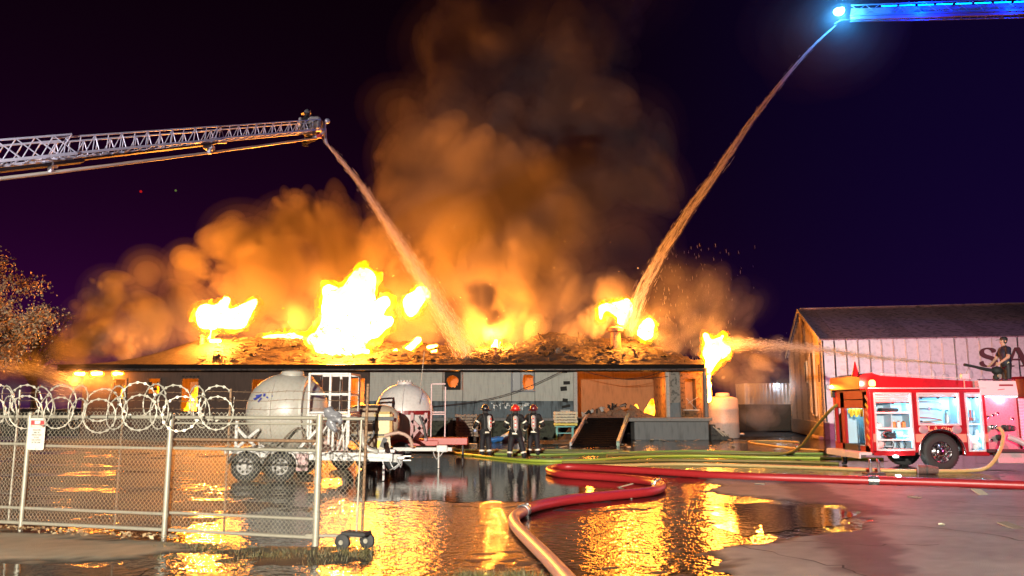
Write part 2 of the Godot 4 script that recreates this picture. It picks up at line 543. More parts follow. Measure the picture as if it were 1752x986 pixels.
func scene_lights() -> void:
	# work floodlights on a mast well behind the photographer; their visor keeps the beam low
	var t := thing("floodlight_mast", "tall grey floodlight mast with a visored lamp head standing behind the camera", "floodlight", Vector3(-5, 0, 24))
	var st := mat(Color(0.3, 0.3, 0.32), 0.4, 0.6)
	obj("mast", tb([Vector3(0, 0, 0), Vector3(0, 6.6, 0)], [0.09, 0.06]), st, t)
	obj("visor", bx(Vector3(0.25, 7.48, -1.1), Vector3(2.4, 0.92, 0.03)), st, t)
	obj("hood", bx(Vector3(0.25, 7.95, -0.4), Vector3(2.4, 0.03, 1.4)), st, t)
	obj("lamp_lens", bx(Vector3(0, 7.0, 0.12), Vector3(0.5, 0.3, 0.04)), glow(Color(1, 0.96, 0.88), 6.0), t)
	spot("floodlight_beam", Vector3(-5, 7.0, 24), Vector3(-1.5, 1.0, -46), Color(1.0, 0.91, 0.76), FLOOD, 30.0, 0.05)
	# the aerial ladder's own lamp
	spot("ladder_lamp_beam", Vector3(-18.0, 8.0, -14.0), Vector3(-11.6, 10.9, -27.0), Color(0.92, 0.88, 1.0), 300.0, 16.0, 0.05)
	var lamp := thing("ladder_lamp", "spotlight on a tall pole beside the aerial ladder, outside the picture", "spotlight", Vector3(-18.0, 7.9, -13.9))
	obj("lamp_housing", tb([Vector3(0, -0.3, 0), Vector3(0, 0.0, 0)], [0.05, 0.14]), st, lamp)
	obj("lamp_lens", bx(Vector3(0, 0.01, 0), Vector3(0.2, 0.01, 0.2)), glow(Color(0.92, 0.88, 1.0), 6.0), lamp)
	obj("stand", tb([Vector3(0, -7.9, 0), Vector3(0, -0.3, 0)], 0.04), st, lamp)
	# red flashers of a second engine to the right, outside the picture
	var fl := thing("red_warning_beacon", "red warning light bar on a post right of the fire engine", "warning light", Vector3(21.0, 0, -13))
	obj("post", tb([Vector3(0, 0, 0), Vector3(0, 3.1, 0)], 0.05), st, fl)
	obj("red_lamp", bx(Vector3(0, 3.2, 0), Vector3(0.42, 0.2, 0.3), 0.03), glow(Color(1, 0.02, 0.04), 14.0), fl)
	spot("red_flasher_beam", Vector3(21.0, 3.2, -13.2), Vector3(22.0, 1.6, -44), Color(1.0, 0.12, 0.3), 300.0, 20.0, 0.1)
	spot("red_flasher_beam", Vector3(20.7, 3.2, -13.1), Vector3(10, 0.5, -24.0), Color(1.0, 0.06, 0.14), 70.0, 16.0, 0.1)
	spot("white_scene_beam", Vector3(21.2, 3.3, -13.2), Vector3(22.0, 1.6, -44), Color(0.9, 0.88, 1.0), 60.0, 20.0, 0.1)

const FLOOD := 4500.0

# ---------------------------------------------------------------- ground and standing water
var dry: Array[PackedVector2Array] = [
	PackedVector2Array([Vector2(4.7, -21.6), Vector2(4.7, -19.6), Vector2(4.1, -17.5), Vector2(4.4, -16.7), Vector2(5.4, -15.8), Vector2(6.0, -15.0), Vector2(5.85, -13.7), Vector2(4.95, -12.3), Vector2(3.9, -11.5), Vector2(2.95, -10.9), Vector2(2.45, -10.1), Vector2(2.05, -8.9), Vector2(1.8, -6.0), Vector2(30, -6), Vector2(30, -14), Vector2(11.2, -17.9), Vector2(7.9, -19.3), Vector2(6.2, -20.4)]),
	PackedVector2Array([Vector2(-14, -14.2), Vector2(-6.0, -11.75), Vector2(-4.5, -11.25), Vector2(-3.9, -10.9), Vector2(-4.1, -10.3), Vector2(-4.4, -9.75), Vector2(-5.15, -9.6), Vector2(-6.15, -9.75), Vector2(-14, -10)]),
	PackedVector2Array([Vector2(-3.5, -10.3), Vector2(-3.15, -10.85), Vector2(-2.4, -10.8), Vector2(-1.75, -10.35), Vector2(-1.7, -9.75), Vector2(-2.2, -9.4), Vector2(-2.9, -9.6)])]
var damp: Array[PackedVector2Array] = [
	PackedVector2Array([Vector2(6.5, -20.0), Vector2(7.2, -19.7), Vector2(6.5, -15.6), Vector2(6.6, -13.6), Vector2(5.4, -13.6), Vector2(5.5, -15.8)]),
	PackedVector2Array([Vector2(4.3, -11.6), Vector2(5.3, -12.6), Vector2(5.1, -11.2), Vector2(4.2, -8.4), Vector2(3.4, -8.4), Vector2(3.7, -10.0)])]
var deep: Array[PackedVector2Array] = [
	PackedVector2Array([Vector2(-4.9, -24.6), Vector2(-3.6, -28.8), Vector2(1.7, -27.6), Vector2(3.7, -20.6), Vector2(3.3, -18.4), Vector2(1.5, -17.2), Vector2(0.3, -15.7), Vector2(-1.8, -15.9), Vector2(-3.3, -16.5)]),
	PackedVector2Array([Vector2(3.7, -14.9), Vector2(4.6, -15.3), Vector2(5.75, -14.7), Vector2(5.65, -13.8), Vector2(4.8, -12.6), Vector2(3.8, -11.9), Vector2(3.2, -12.0)]),
	PackedVector2Array([Vector2(-6.6, -9.5), Vector2(-4.6, -9.5), Vector2(-4.0, -9.0), Vector2(-4.0, -7.0), Vector2(-6.6, -7.0)])]
func poly_depth(p: Vector2, polys: Array[PackedVector2Array]) -> float:
	# how far inside (positive) or outside (negative) the nearest of the outlines
	var best := -50.0
	for q in polys:
		var d := 1e9
		for k in q.size():
			d = minf(d, p.distance_to(Geometry2D.get_closest_point_to_segment(p, q[k], q[(k + 1) % q.size()])))
		best = maxf(best, d if Geometry2D.is_point_in_polygon(p, q) else -d)
	return best
func ground() -> void:
	var xs := []
	var zs := []
	var x := -34.0
	while x < 32.0:
		xs.append(x); x += 0.13 if x > -8.5 and x < 11.5 else 0.6
	var z := -6.0
	while z > -50.0:
		zs.append(z); z -= 0.11 if z > -17.0 else (0.2 if z > -27.0 else 0.5)
	var big := noise(21, 0.22, 4)
	var mid := noise(22, 0.9, 4)
	var fine := noise(23, 3.5, 3)
	var b := B.new()
	var w := xs.size()
	for j in zs.size():
		for i in w:
			var p := Vector2(xs[i], zs[j])
			var q := Vector2(p.x * 0.45, p.y)
			var n1 := big.get_noise_2dv(q)
			var n2 := mid.get_noise_2dv(q)
			var n3 := fine.get_noise_2dv(p)
			var d := -9.0
			var dp := -9.0
			var dd := -9.0
			if p.y > -30.0 and p.x > -15.0:
				d = poly_depth(p, dry) + n2 * 0.35 + n3 * 0.12
				dd = poly_depth(p, deep) + n2 * 0.3
				if p.x > 2.5 and d > -0.2: dp = poly_depth(p, damp) + n2 * 0.3 + n3 * 0.15
			var h := -0.0075 + n1 * 0.011 + n2 * 0.013 + n3 * 0.013
			if p.x < -3.8 and p.y < -12.4: h += 0.015 * smoothstep(-3.8, -5.0, p.x) - 0.012 * absf(mid.get_noise_2d(p.x * 0.3 + 40.0, p.y * 1.1))
			if dd > 0.0: h -= minf(dd * 0.06, 0.03)
			h = lerpf(h, 0.028 + n1 * 0.006 + n3 * 0.003, smoothstep(-0.15, 0.35, d))
			var wet := Color(0.022, 0.02, 0.018) * (1.0 + n2 * 0.5 + n3 * 0.4)
			var pave := Color(0.25, 0.245, 0.225) if p.x > 0.0 else (Color(0.3, 0.25, 0.18) if p.x < -3.6 else Color(0.07, 0.062, 0.04))
			pave = pave * (1.0 + n1 * 0.35 + n2 * 0.3 + n3 * 0.22)
			var k := smoothstep(0.02, 0.3, d + n3 * 0.15)
			k *= 1.0 - 0.78 * smoothstep(-0.1, 0.15, dp)
			b.tint = wet.lerp(pave, k)
			b.put(Vector3(p.x, h, p.y), Vector3.UP, p)
	for j in zs.size():
		for i in w:
			var k := j * w + i
			var l := b.v[j * w + maxi(i - 1, 0)]
			var r := b.v[j * w + mini(i + 1, w - 1)]
			var f := b.v[maxi(j - 1, 0) * w + i]
			var g := b.v[mini(j + 1, zs.size() - 1) * w + i]
			var nn := (r - l).cross(g - f).normalized()
			b.n[k] = nn if nn.y > 0 else -nn
	for j in zs.size() - 1:
		for i in w - 1:
			var k := j * w + i
			b.tri(k, k + 1, k + w + 1); b.tri(k, k + w + 1, k + w)
	var m := vmat(0.62)
	m.albedo_texture = ramp_tex("grit", 31, 0.09, [0.55, 0.85, 1.0, 0.8, 1.0], 5, 1024)
	m.uv1_triplanar = true; m.uv1_world_triplanar = true; m.uv1_scale = Vector3.ONE * 0.55
	m.normal_enabled = true; m.normal_texture = norm_tex("grit_n", 32, 0.11, 6.0, 5, 1024); m.normal_scale = 0.8
	var pad := struct("ground", b, m)
	# cracks worn into the dry concrete
	var cm := mat(Color(0.035, 0.03, 0.028), 0.9)
	var r := RandomNumberGenerator.new()
	r.seed = 77
	for c in [[Vector2(5.9, -15.2), Vector2(7.6, -13.6), Vector2(9.4, -12.9)], [Vector2(7.4, -17.6), Vector2(8.3, -15.4), Vector2(9.0, -14.3)], [Vector2(3.6, -11.0), Vector2(4.5, -10.6), Vector2(5.6, -10.7)], [Vector2(5.0, -13.2), Vector2(6.6, -11.6), Vector2(7.0, -10.2)], [Vector2(6.0, -18.4), Vector2(8.2, -17.4), Vector2(10.0, -17.0)], [Vector2(2.9, -10.6), Vector2(3.6, -9.2), Vector2(3.7, -8.0)]]:
		var cb := B.new()
		var pts := []
		for s in c.size() - 1:
			for j in 9: pts.append(c[s].lerp(c[s + 1], j / 9.0) + Vector2(r.randfn(0, 0.035), r.randfn(0, 0.05)))
		for j in pts.size() - 1:
			var d: Vector2 = (pts[j + 1] - pts[j]).normalized().orthogonal() * r.randf_range(0.005, 0.014)
			cb.quad(Vector3(pts[j].x - d.x, 0.04, pts[j].y - d.y), Vector3(pts[j].x + d.x, 0.04, pts[j].y + d.y), Vector3(pts[j + 1].x + d.x, 0.04, pts[j + 1].y + d.y), Vector3(pts[j + 1].x - d.x, 0.04, pts[j + 1].y - d.y), Vector3.UP)
		obj("crack", cb, cm, pad)
	var far := B.new()
	far.quad(Vector3(-900, -0.12, 60), Vector3(900, -0.12, 60), Vector3(900, -0.12, -900), Vector3(-900, -0.12, -900), Vector3.UP)
	struct("terrain", far, mat(Color(0.03, 0.028, 0.026), 0.8, 0.0, 2, 0.2))
	# water: rippling shallows and two calm pools
	var wm := mat(Color(0.012, 0.009, 0.006), 0.06)
	wm.metallic_specular = 0.42
	wm.normal_enabled = true; wm.normal_texture = norm_tex("ripple", 41, 0.014, 14.0, 4, 1024); wm.normal_scale = 0.2
	wm.uv1_triplanar = true; wm.uv1_world_triplanar = true; wm.uv1_scale = Vector3(0.34, 0.34, 0.34)
	var wb := B.new()
	wb.quad(Vector3(-34, 0, -6), Vector3(32, 0, -6), Vector3(32, 0, -50), Vector3(-34, 0, -50), Vector3.UP)
	struct("flood_water", wb, wm)
	var qm := wm.duplicate()
	qm.normal_scale = 0.035; qm.roughness = 0.015
	for k in 3:
		var pb := B.new()
		var out := PackedVector2Array()
		var wob := noise(51 + k, 0.8, 4)
		for i in deep[k].size():
			for j in 14:
				var a := deep[k][i].cubic_interpolate(deep[k][(i + 1) % deep[k].size()], deep[k][posmod(i - 1, deep[k].size())], deep[k][(i + 2) % deep[k].size()], j / 14.0)
				out.append(a + Vector2(wob.get_noise_2d(a.x, a.y) * 0.3, wob.get_noise_2d(a.y, a.x * 2.0 + 9.0) * 0.45))
		var tr := Geometry2D.triangulate_polygon(out)
		for p in out: pb.put(Vector3(p.x, 0.004, p.y), Vector3.UP, p)
		for i in range(0, tr.size(), 3): pb.tri(tr[i], tr[i + 1], tr[i + 2])
		struct("puddle", pb, qm)

# ---------------------------------------------------------------- the burning warehouse
func warehouse() -> void:
	var t := thing("warehouse", "long single storey warehouse on fire with collapsed roof and glowing windows", "building")
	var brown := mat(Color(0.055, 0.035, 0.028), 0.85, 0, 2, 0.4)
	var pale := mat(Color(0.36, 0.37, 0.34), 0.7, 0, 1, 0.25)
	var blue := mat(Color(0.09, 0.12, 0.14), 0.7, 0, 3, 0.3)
	var black := mat(Color(0.012, 0.011, 0.01), 0.9)
	var conc := mat(Color(0.15, 0.155, 0.16), 0.85, 0, 2, 0.35)
	var trim := mat(Color(0.35, 0.33, 0.31), 0.7, 0, 2, 0.8)
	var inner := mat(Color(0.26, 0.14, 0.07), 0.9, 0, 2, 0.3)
	for m in [pale, blue, conc, inner, brown]: m.uv1_scale = Vector3(0.55, 0.09, 0.55)
	var z := -46.0
	# wall sections between the openings, brown on the left
	var holes := [[-22.75, -21.9, 2.2, 3.4], [-20.75, -19.95, 2.5, 3.45], [-18.85, -17.75, 1.5, 3.45], [-14.85, -13.95, 1.5, 3.4], [-9.3, -8.3, 1.4, 3.45]]
	var x := -24.4
	for h in holes + [[-8.1, -8.1, 1.2, 3.9]]:
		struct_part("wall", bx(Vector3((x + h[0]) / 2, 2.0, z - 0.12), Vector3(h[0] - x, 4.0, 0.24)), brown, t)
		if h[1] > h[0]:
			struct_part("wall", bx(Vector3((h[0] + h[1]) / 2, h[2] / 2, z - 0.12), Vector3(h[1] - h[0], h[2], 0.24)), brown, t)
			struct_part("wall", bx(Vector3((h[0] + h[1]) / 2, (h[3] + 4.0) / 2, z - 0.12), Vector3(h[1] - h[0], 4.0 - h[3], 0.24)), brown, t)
			var w := B.new()
			for sx in [h[0] + 0.04, h[1] - 0.04]: w.box(Vector3(sx, (h[2] + h[3]) / 2, z - 0.02), Vector3(0.08, h[3] - h[2], 0.16), Basis(), 0.01)
			for sy in [h[2] + 0.03, h[3] - 0.03]: w.box(Vector3((h[0] + h[1]) / 2, sy, z - 0.015), Vector3(h[1] - h[0] - 0.16, 0.06, 0.16), Basis(), 0.01)
			obj("window_frame", w, mat(Color(0.08, 0.05, 0.04), 0.8, 0, 3, 2.0), t)
		x = h[1]
	# charred scraps hanging in the two left windows
	for k in 5: obj("charred_scrap", bx(Vector3(-18.72 + k * 0.21, 3.5 - 0.02 * (k % 2), z + 0.03), Vector3(0.1, 0.1, 0.05), 0.01, Basis(Vector3.FORWARD, 0.3 * k)), black, t)
	for k in 4: obj("charred_scrap", bx(Vector3(-20.6 + k * 0.15, 3.1 - 0.15 * (k % 3), z - 0.06), Vector3(0.16, 0.2, 0.04), 0.01, Basis(Vector3.FORWARD, 0.7 * k)), black, t)
	# grey lap siding, right half, with a doorway burned through and a window
	var cut := [[-3.95, -2.8, 2.75, 4.0], [-0.02, 1.3, 2.7, 3.75]]
	var xs := [-8.1, -3.95, -2.8, -0.02, 1.3, 3.5]
	var backing := B.new()
	for k in 5:
		if k % 2 == 0: backing.box(Vector3((xs[k] + xs[k + 1]) / 2, 2.6, z - 0.16), Vector3(xs[k + 1] - xs[k], 2.8, 0.2))
		else:
			var c = cut[k / 2]
			backing.box(Vector3((xs[k] + xs[k + 1]) / 2, (1.2 + c[2]) / 2, z - 0.16), Vector3(xs[k + 1] - xs[k], c[2] - 1.2, 0.2))
			if c[3] < 3.95: backing.box(Vector3((xs[k] + xs[k + 1]) / 2, (c[3] + 4.0) / 2, z - 0.16), Vector3(xs[k + 1] - xs[k], 4.0 - c[3], 0.2))
	struct_part("wall", backing, black, t)
	var low := B.new()
	var high := B.new()
	var r := RandomNumberGenerator.new()
	r.seed = 4
	var y := 1.2
	while y < 3.95:
		for k in 5:
			if k % 2 == 1 and y + 0.07 > cut[k / 2][2] and y + 0.07 < cut[k / 2][3]: continue
			var a: float = xs[k] + 0.01
			while a < xs[k + 1] - 0.02:
				var e: float = minf(xs[k + 1] - 0.01, a + r.randf_range(1.8, 3.6))
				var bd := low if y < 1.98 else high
				bd.box(Vector3((a + e) / 2, y + 0.07, z - 0.035 + r.randf_range(-0.004, 0.004)), Vector3(e - a - 0.006, 0.17, 0.018), Basis(Vector3.RIGHT, 0.2))
				a = e
		y += 0.155
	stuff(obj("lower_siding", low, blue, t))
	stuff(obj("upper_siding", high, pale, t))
	# white stain of foam and peeled paint on the lower band
	var peel := B.new()
	for k in 60:
		var px := r.randf_range(-1.2, 1.0)
		var l := absf(r.randfn(0.0, 0.16)) + 0.03
		peel.box(Vector3(px, 2.02 - l / 2, z - 0.018), Vector3(r.randf_range(0.02, 0.1), l, 0.006), Basis(Vector3.FORWARD, r.randfn(0, 0.12)))
	stuff(obj("peeling_paint", peel, mat(Color(0.62, 0.66, 0.66), 0.8), t))
	# burned doorway: dark frame with a ragged round hole showing the fire behind
	for dx in [-3.88, -2.87]: obj("door_jamb", bx(Vector3(dx, 3.35, z - 0.05), Vector3(0.1, 1.2, 0.14), 0.01), mat(Color(0.3, 0.28, 0.26), 0.8, 0, 3, 2.0), t)
	obj("door_panel", holed(-3.83, -2.92, 2.75, 3.97, Vector2(-3.38, 3.25), 0.33, 0.34, 61), black, t).position = Vector3(0, 0, z - 0.12)
	obj("window_panel", holed(-0.02, 1.3, 2.7, 3.75, Vector2(0.93, 3.2), 0.33, 0.42, 62, 0.2), mat(Color(0.02, 0.022, 0.03), 0.4), t).position = Vector3(0, 0, z - 0.12)
	var wf := B.new()
	for q in [[-0.02, 0.09], [1.25, 0.07], [0.5, 0.06]]: wf.box(Vector3(q[0], 3.22, z - 0.03), Vector3(q[1], 1.06, 0.1), Basis(), 0.01)
	wf.box(Vector3(0.63, 2.67, z - 0.02), Vector3(1.4, 0.07, 0.13), Basis(), 0.01)
	obj("window_frame", wf, mat(Color(0.12, 0.13, 0.16), 0.6), t)
	# scorched strip beside the loading bay
	for k in 8:
		obj("scorched_board", bx(Vector3(3.0 + r.randf_range(-0.1, 0.12), 1.5 + k * 0.33, z + 0.01), Vector3(r.randf_range(0.3, 0.55), r.randf_range(0.14, 0.3), 0.03), 0.005, Basis(Vector3.FORWARD, r.randfn(0, 0.08))), black if k % 3 else pale, t)
	# crawl space below the floor and the skirting in front of it
	struct_part("wall", bx(Vector3(-2.3, 0.6, z - 0.7), Vector3(11.6, 1.2, 0.2)), mat(Color(0.045, 0.05, 0.035), 0.9, 0, 3, 0.5), t)
	for k in 6: obj("pier", bx(Vector3(-7.6 + k * 2.05, 0.58, z - 0.25), Vector3(0.25, 1.16, 0.3), 0.02), mat(Color(0.08, 0.08, 0.06), 0.9, 0, 2, 1.0), t)
	# posts of the bay
	obj("post", bx(Vector3(3.6, 2.6, z + 0.05), Vector3(0.22, 2.8, 0.24), 0.02), trim, t)
	obj("post", bx(Vector3(8.82, 2.6, z + 0.05), Vector3(0.2, 2.8, 0.24), 0.02), trim, t)
	struct_part("wall", bx(Vector3(9.24, 2.6, z - 0.1), Vector3(0.64, 2.8, 0.24)), blue, t)
	var sid := B.new()
	for k in 12: sid.box(Vector3(9.24, 2.1 + k * 0.155, z + 0.03), Vector3(0.62, 0.15, 0.016), Basis(Vector3.RIGHT, 0.1))
	stuff(obj("upper_siding", sid, mat(Color(0.2, 0.19, 0.17), 0.7, 0, 3, 0.6), t))
	# porch corner with its burned-out window
	var rust := mat(Color(0.16, 0.08, 0.035), 0.9, 0, 3, 0.7)
	obj("porch_panel", bx(Vector3(9.75, 2.3, z - 0.6), Vector3(0.42, 2.2, 0.1)), rust, t)
	obj("porch_panel", bx(Vector3(10.75, 2.3, z - 0.6), Vector3(0.35, 2.2, 0.1)), rust, t)
	obj("porch_panel", bx(Vector3(10.25, 1.4, z - 0.6), Vector3(0.66, 0.4, 0.1)), rust, t)
	obj("porch_panel", bx(Vector3(10.2, 3.68, z - 0.6), Vector3(1.5, 0.56, 0.1)), rust, t)
	obj("porch_post", bx(Vector3(10.95, 2.6, z + 0.2), Vector3(0.2, 2.8, 0.2), 0.02), conc, t)
	obj("window_sill", bx(Vector3(10.25, 1.62, z - 0.48), Vector3(0.9, 0.08, 0.25), 0.01), trim, t)
	obj("fallen_plank", tbar(Vector3(9.95, 2.3, z - 0.3), Vector3(10.5, 1.65, z - 0.2), 0.1, 0.03), trim, t)
	obj("fallen_plank", tbar(Vector3(10.05, 2.0, z - 0.35), Vector3(10.6, 2.35, z - 0.25), 0.1, 0.03), trim, t)
	# floor, inside walls, loading dock
	struct_part("floor", bx(Vector3(-6.5, 1.1, z - 4.5), Vector3(35.8, 0.16, 8.4)), conc, t)
	struct_part("inner_wall", bx(Vector3(6.2, 2.7, z - 5.0), Vector3(5.6, 3.0, 0.2)), inner, t)
	struct_part("inner_wall", bx(Vector3(3.5, 2.7, z - 2.6), Vector3(0.2, 3.0, 4.6)), inner, t)
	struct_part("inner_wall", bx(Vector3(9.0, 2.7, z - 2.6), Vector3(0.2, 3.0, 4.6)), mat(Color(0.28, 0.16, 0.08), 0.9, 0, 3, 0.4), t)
	struct_part("inner_wall", bx(Vector3(10.3, 2.7, z - 3.0), Vector3(2.2, 3.0, 0.2)), inner, t)
	struct_part("inner_wall", bx(Vector3(-10.5, 2.7, z - 2.4), Vector3(27.6, 3.0, 0.2)), inner, t)
	struct_part("wall", bx(Vector3(-6.5, 2.0, z - 9.0), Vector3(35.6, 4.0, 0.2)), brown, t)
	struct_part("wall", bx(Vector3(11.0, 2.0, z - 4.9), Vector3(0.2, 4.0, 7.8)), brown, t)
	struct_part("loading_dock", bx(Vector3(8.72, 0.5, z + 0.75), Vector3(4.06, 1.0, 1.4), 0.03), conc, t)
	struct_part("dock_edge", bx(Vector3(7.3, 1.11, z + 0.85), Vector3(6.9, 0.2, 1.75), 0.03), mat(Color(0.2, 0.19, 0.18), 0.8, 0, 2, 0.6), t)
	# smouldering heap on the bay floor
	var heap := B.new()
	heap_shape(heap, Vector3(6.2, 1.18, z - 0.9), 2.5, 1.3, 0.62, 71)
	obj("smouldering_heap", heap, mat(Color(0.24, 0.14, 0.09), 0.95, 0, 3, 1.2), t)
	for k in 22:
		var a := r.randf_range(-2.2, 0.3)
		obj("burned_scrap", bx(Vector3(6.2 + a, 1.62 + 0.22 * cos(a) - 0.08 * absf(a) + r.randf() * 0.1, z - 0.5 + r.randf() * 0.5), Vector3(r.randf_range(0.1, 0.4), 0.02, r.randf_range(0.05, 0.2)), 0.0, Basis(Vector3(r.randf(), r.randf(), r.randf()).normalized(), r.randf() * 3)), trim if k % 2 else black, t)
	# eaves: fascia and gutter along the front
	var fas := B.new()
	fas.box(Vector3(-7.35, 3.98, -45.24), Vector3(36.3, 0.34, 0.06), Basis(), 0.01)
	fas.box(Vector3(-7.35, 3.80, -45.6), Vector3(36.3, 0.04, 0.7))
	var fm := mat(Color(0.014, 0.011, 0.01), 0.9, 0, 2, 0.5)
	fm.metallic_specular = 0.1
	obj("fascia", fas, fm, t)
	var gut := B.new()
	gut.tube([Vector3(-25.4, 3.86, -45.14), Vector3(10.8, 3.86, -45.14)], 0.07, 8)
	obj("gutter", gut, mat(Color(0.1, 0.085, 0.08), 0.35, 0.4, 3, 0.5), t)
	roof(t)
func struct_part(called: String, b, m: Material, parent: Node) -> MeshInstance3D:
	return obj(called, b, m, parent)
func tbar(a: Vector3, e: Vector3, w: float, h: float) -> B:
	var b := B.new()
	b.bar(a, e, w, h, Vector3.UP, 0.005)
	return b
func holed(x0: float, x1: float, y0: float, y1: float, c: Vector2, rx: float, ry: float, seed_: int, square := 0.0) -> B:
	# a panel with a ragged hole burned through it
	var b := B.new()
	var n1 := noise(seed_, 1.4, 3)
	var cnt := 44
	var q := []
	var o := []
	for k in cnt:
		var a := TAU * k / cnt
		var d := Vector2(cos(a), sin(a))
		var s := lerpf(1.0, minf(1.0 / maxf(absf(d.x), 0.01), 1.0 / maxf(absf(d.y), 0.01)), square * 3.0) * (1.0 + n1.get_noise_2d(d.x * 1.5, d.y * 1.5) * 0.28)
		q.append(c + d * Vector2(rx, ry) * s)
		var tx: float = ((x1 - c.x) / d.x if d.x > 0 else (x0 - c.x) / d.x) if absf(d.x) > 0.001 else 1e6
		var ty: float = ((y1 - c.y) / d.y if d.y > 0 else (y0 - c.y) / d.y) if absf(d.y) > 0.001 else 1e6
		var tt := minf(tx, ty)
		o.append(c + d * tt)
	for k in cnt:
		var j := (k + 1) % cnt
		for e in [0.0, 0.04]: b.quad(Vector3(q[k].x, q[k].y, e), Vector3(o[k].x, o[k].y, e), Vector3(o[j].x, o[j].y, e), Vector3(q[j].x, q[j].y, e), Vector3(0, 0, 1.0 if e > 0 else -1.0))
		b.face(Vector3(q[k].x, q[k].y, 0), Vector3(q[j].x, q[j].y, 0), Vector3(q[j].x, q[j].y, 0.04), Vector3(q[k].x, q[k].y, 0.04), Vector3(q[k].x * 2 - c.x, q[k].y * 2 - c.y, 0.02))
	return b
func heap_shape(b: B, at: Vector3, rx: float, rz: float, hh: float, seed_: int) -> void:
	var n1 := noise(seed_, 0.9, 5)
	var w := 36
	var first := b.v.size()
	for j in w + 1:
		for i in w + 1:
			var u := Vector2(i * 2.0 / w - 1, j * 2.0 / w - 1)
			var k := maxf(0.0, 1.0 - u.length())
			var p := at + Vector3(u.x * rx, 0, u.y * rz)
			p.y += hh * smoothstep(0, 0.8, k) * (0.85 + n1.get_noise_2d(p.x, p.z) * 1.1) + n1.get_noise_2d(p.x * 3, p.z * 3) * 0.06 - 0.03
			b.put(p, Vector3.UP, u)
	grid_normals(b, first, w + 1, w + 1)
func grid_normals(b: B, first: int, w: int, h: int, up := Vector3.UP) -> void:
	for j in h:
		for i in w:
			var nn := (b.v[first + j * w + mini(i + 1, w - 1)] - b.v[first + j * w + maxi(i - 1, 0)]).cross(b.v[first + mini(j + 1, h - 1) * w + i] - b.v[first + maxi(j - 1, 0) * w + i]).normalized()
			b.n[first + j * w + i] = nn if nn.dot(up) > 0 else -nn
	for j in h - 1:
		for i in w - 1:
			var k := first + j * w + i
			b.tri(k, k + 1, k + w + 1); b.tri(k, k + w + 1, k + w)
func ridge_at(x: float) -> float:
	# height of the ridge: a hip on the left, burned through and sagging in the middle
	var h := 6.1
	h -= 0.75 * exp(-pow((x + 2.2) / 3.0, 2.0)) - 0.3 * exp(-pow((x - 2.6) / 1.3, 2.0))
	h -= 0.35 * exp(-pow((x + 9.5) / 3.0, 2.0))
	if x < -20.0: h = lerpf(4.1, h, clampf((x + 26.0) / 6.0, 0.0, 1.0))
	if x > 9.2: h = lerpf(h, 4.7, clampf((x - 9.2) / 1.6, 0.0, 1.0))
	return h
func roof_point(x: float, f: float) -> Vector3:
	# f: 0 at the front eave, 1 on the ridge
	var rz := -51.5
	return Vector3(x, lerpf(4.14, ridge_at(x), f), lerpf(-45.2, rz, f))
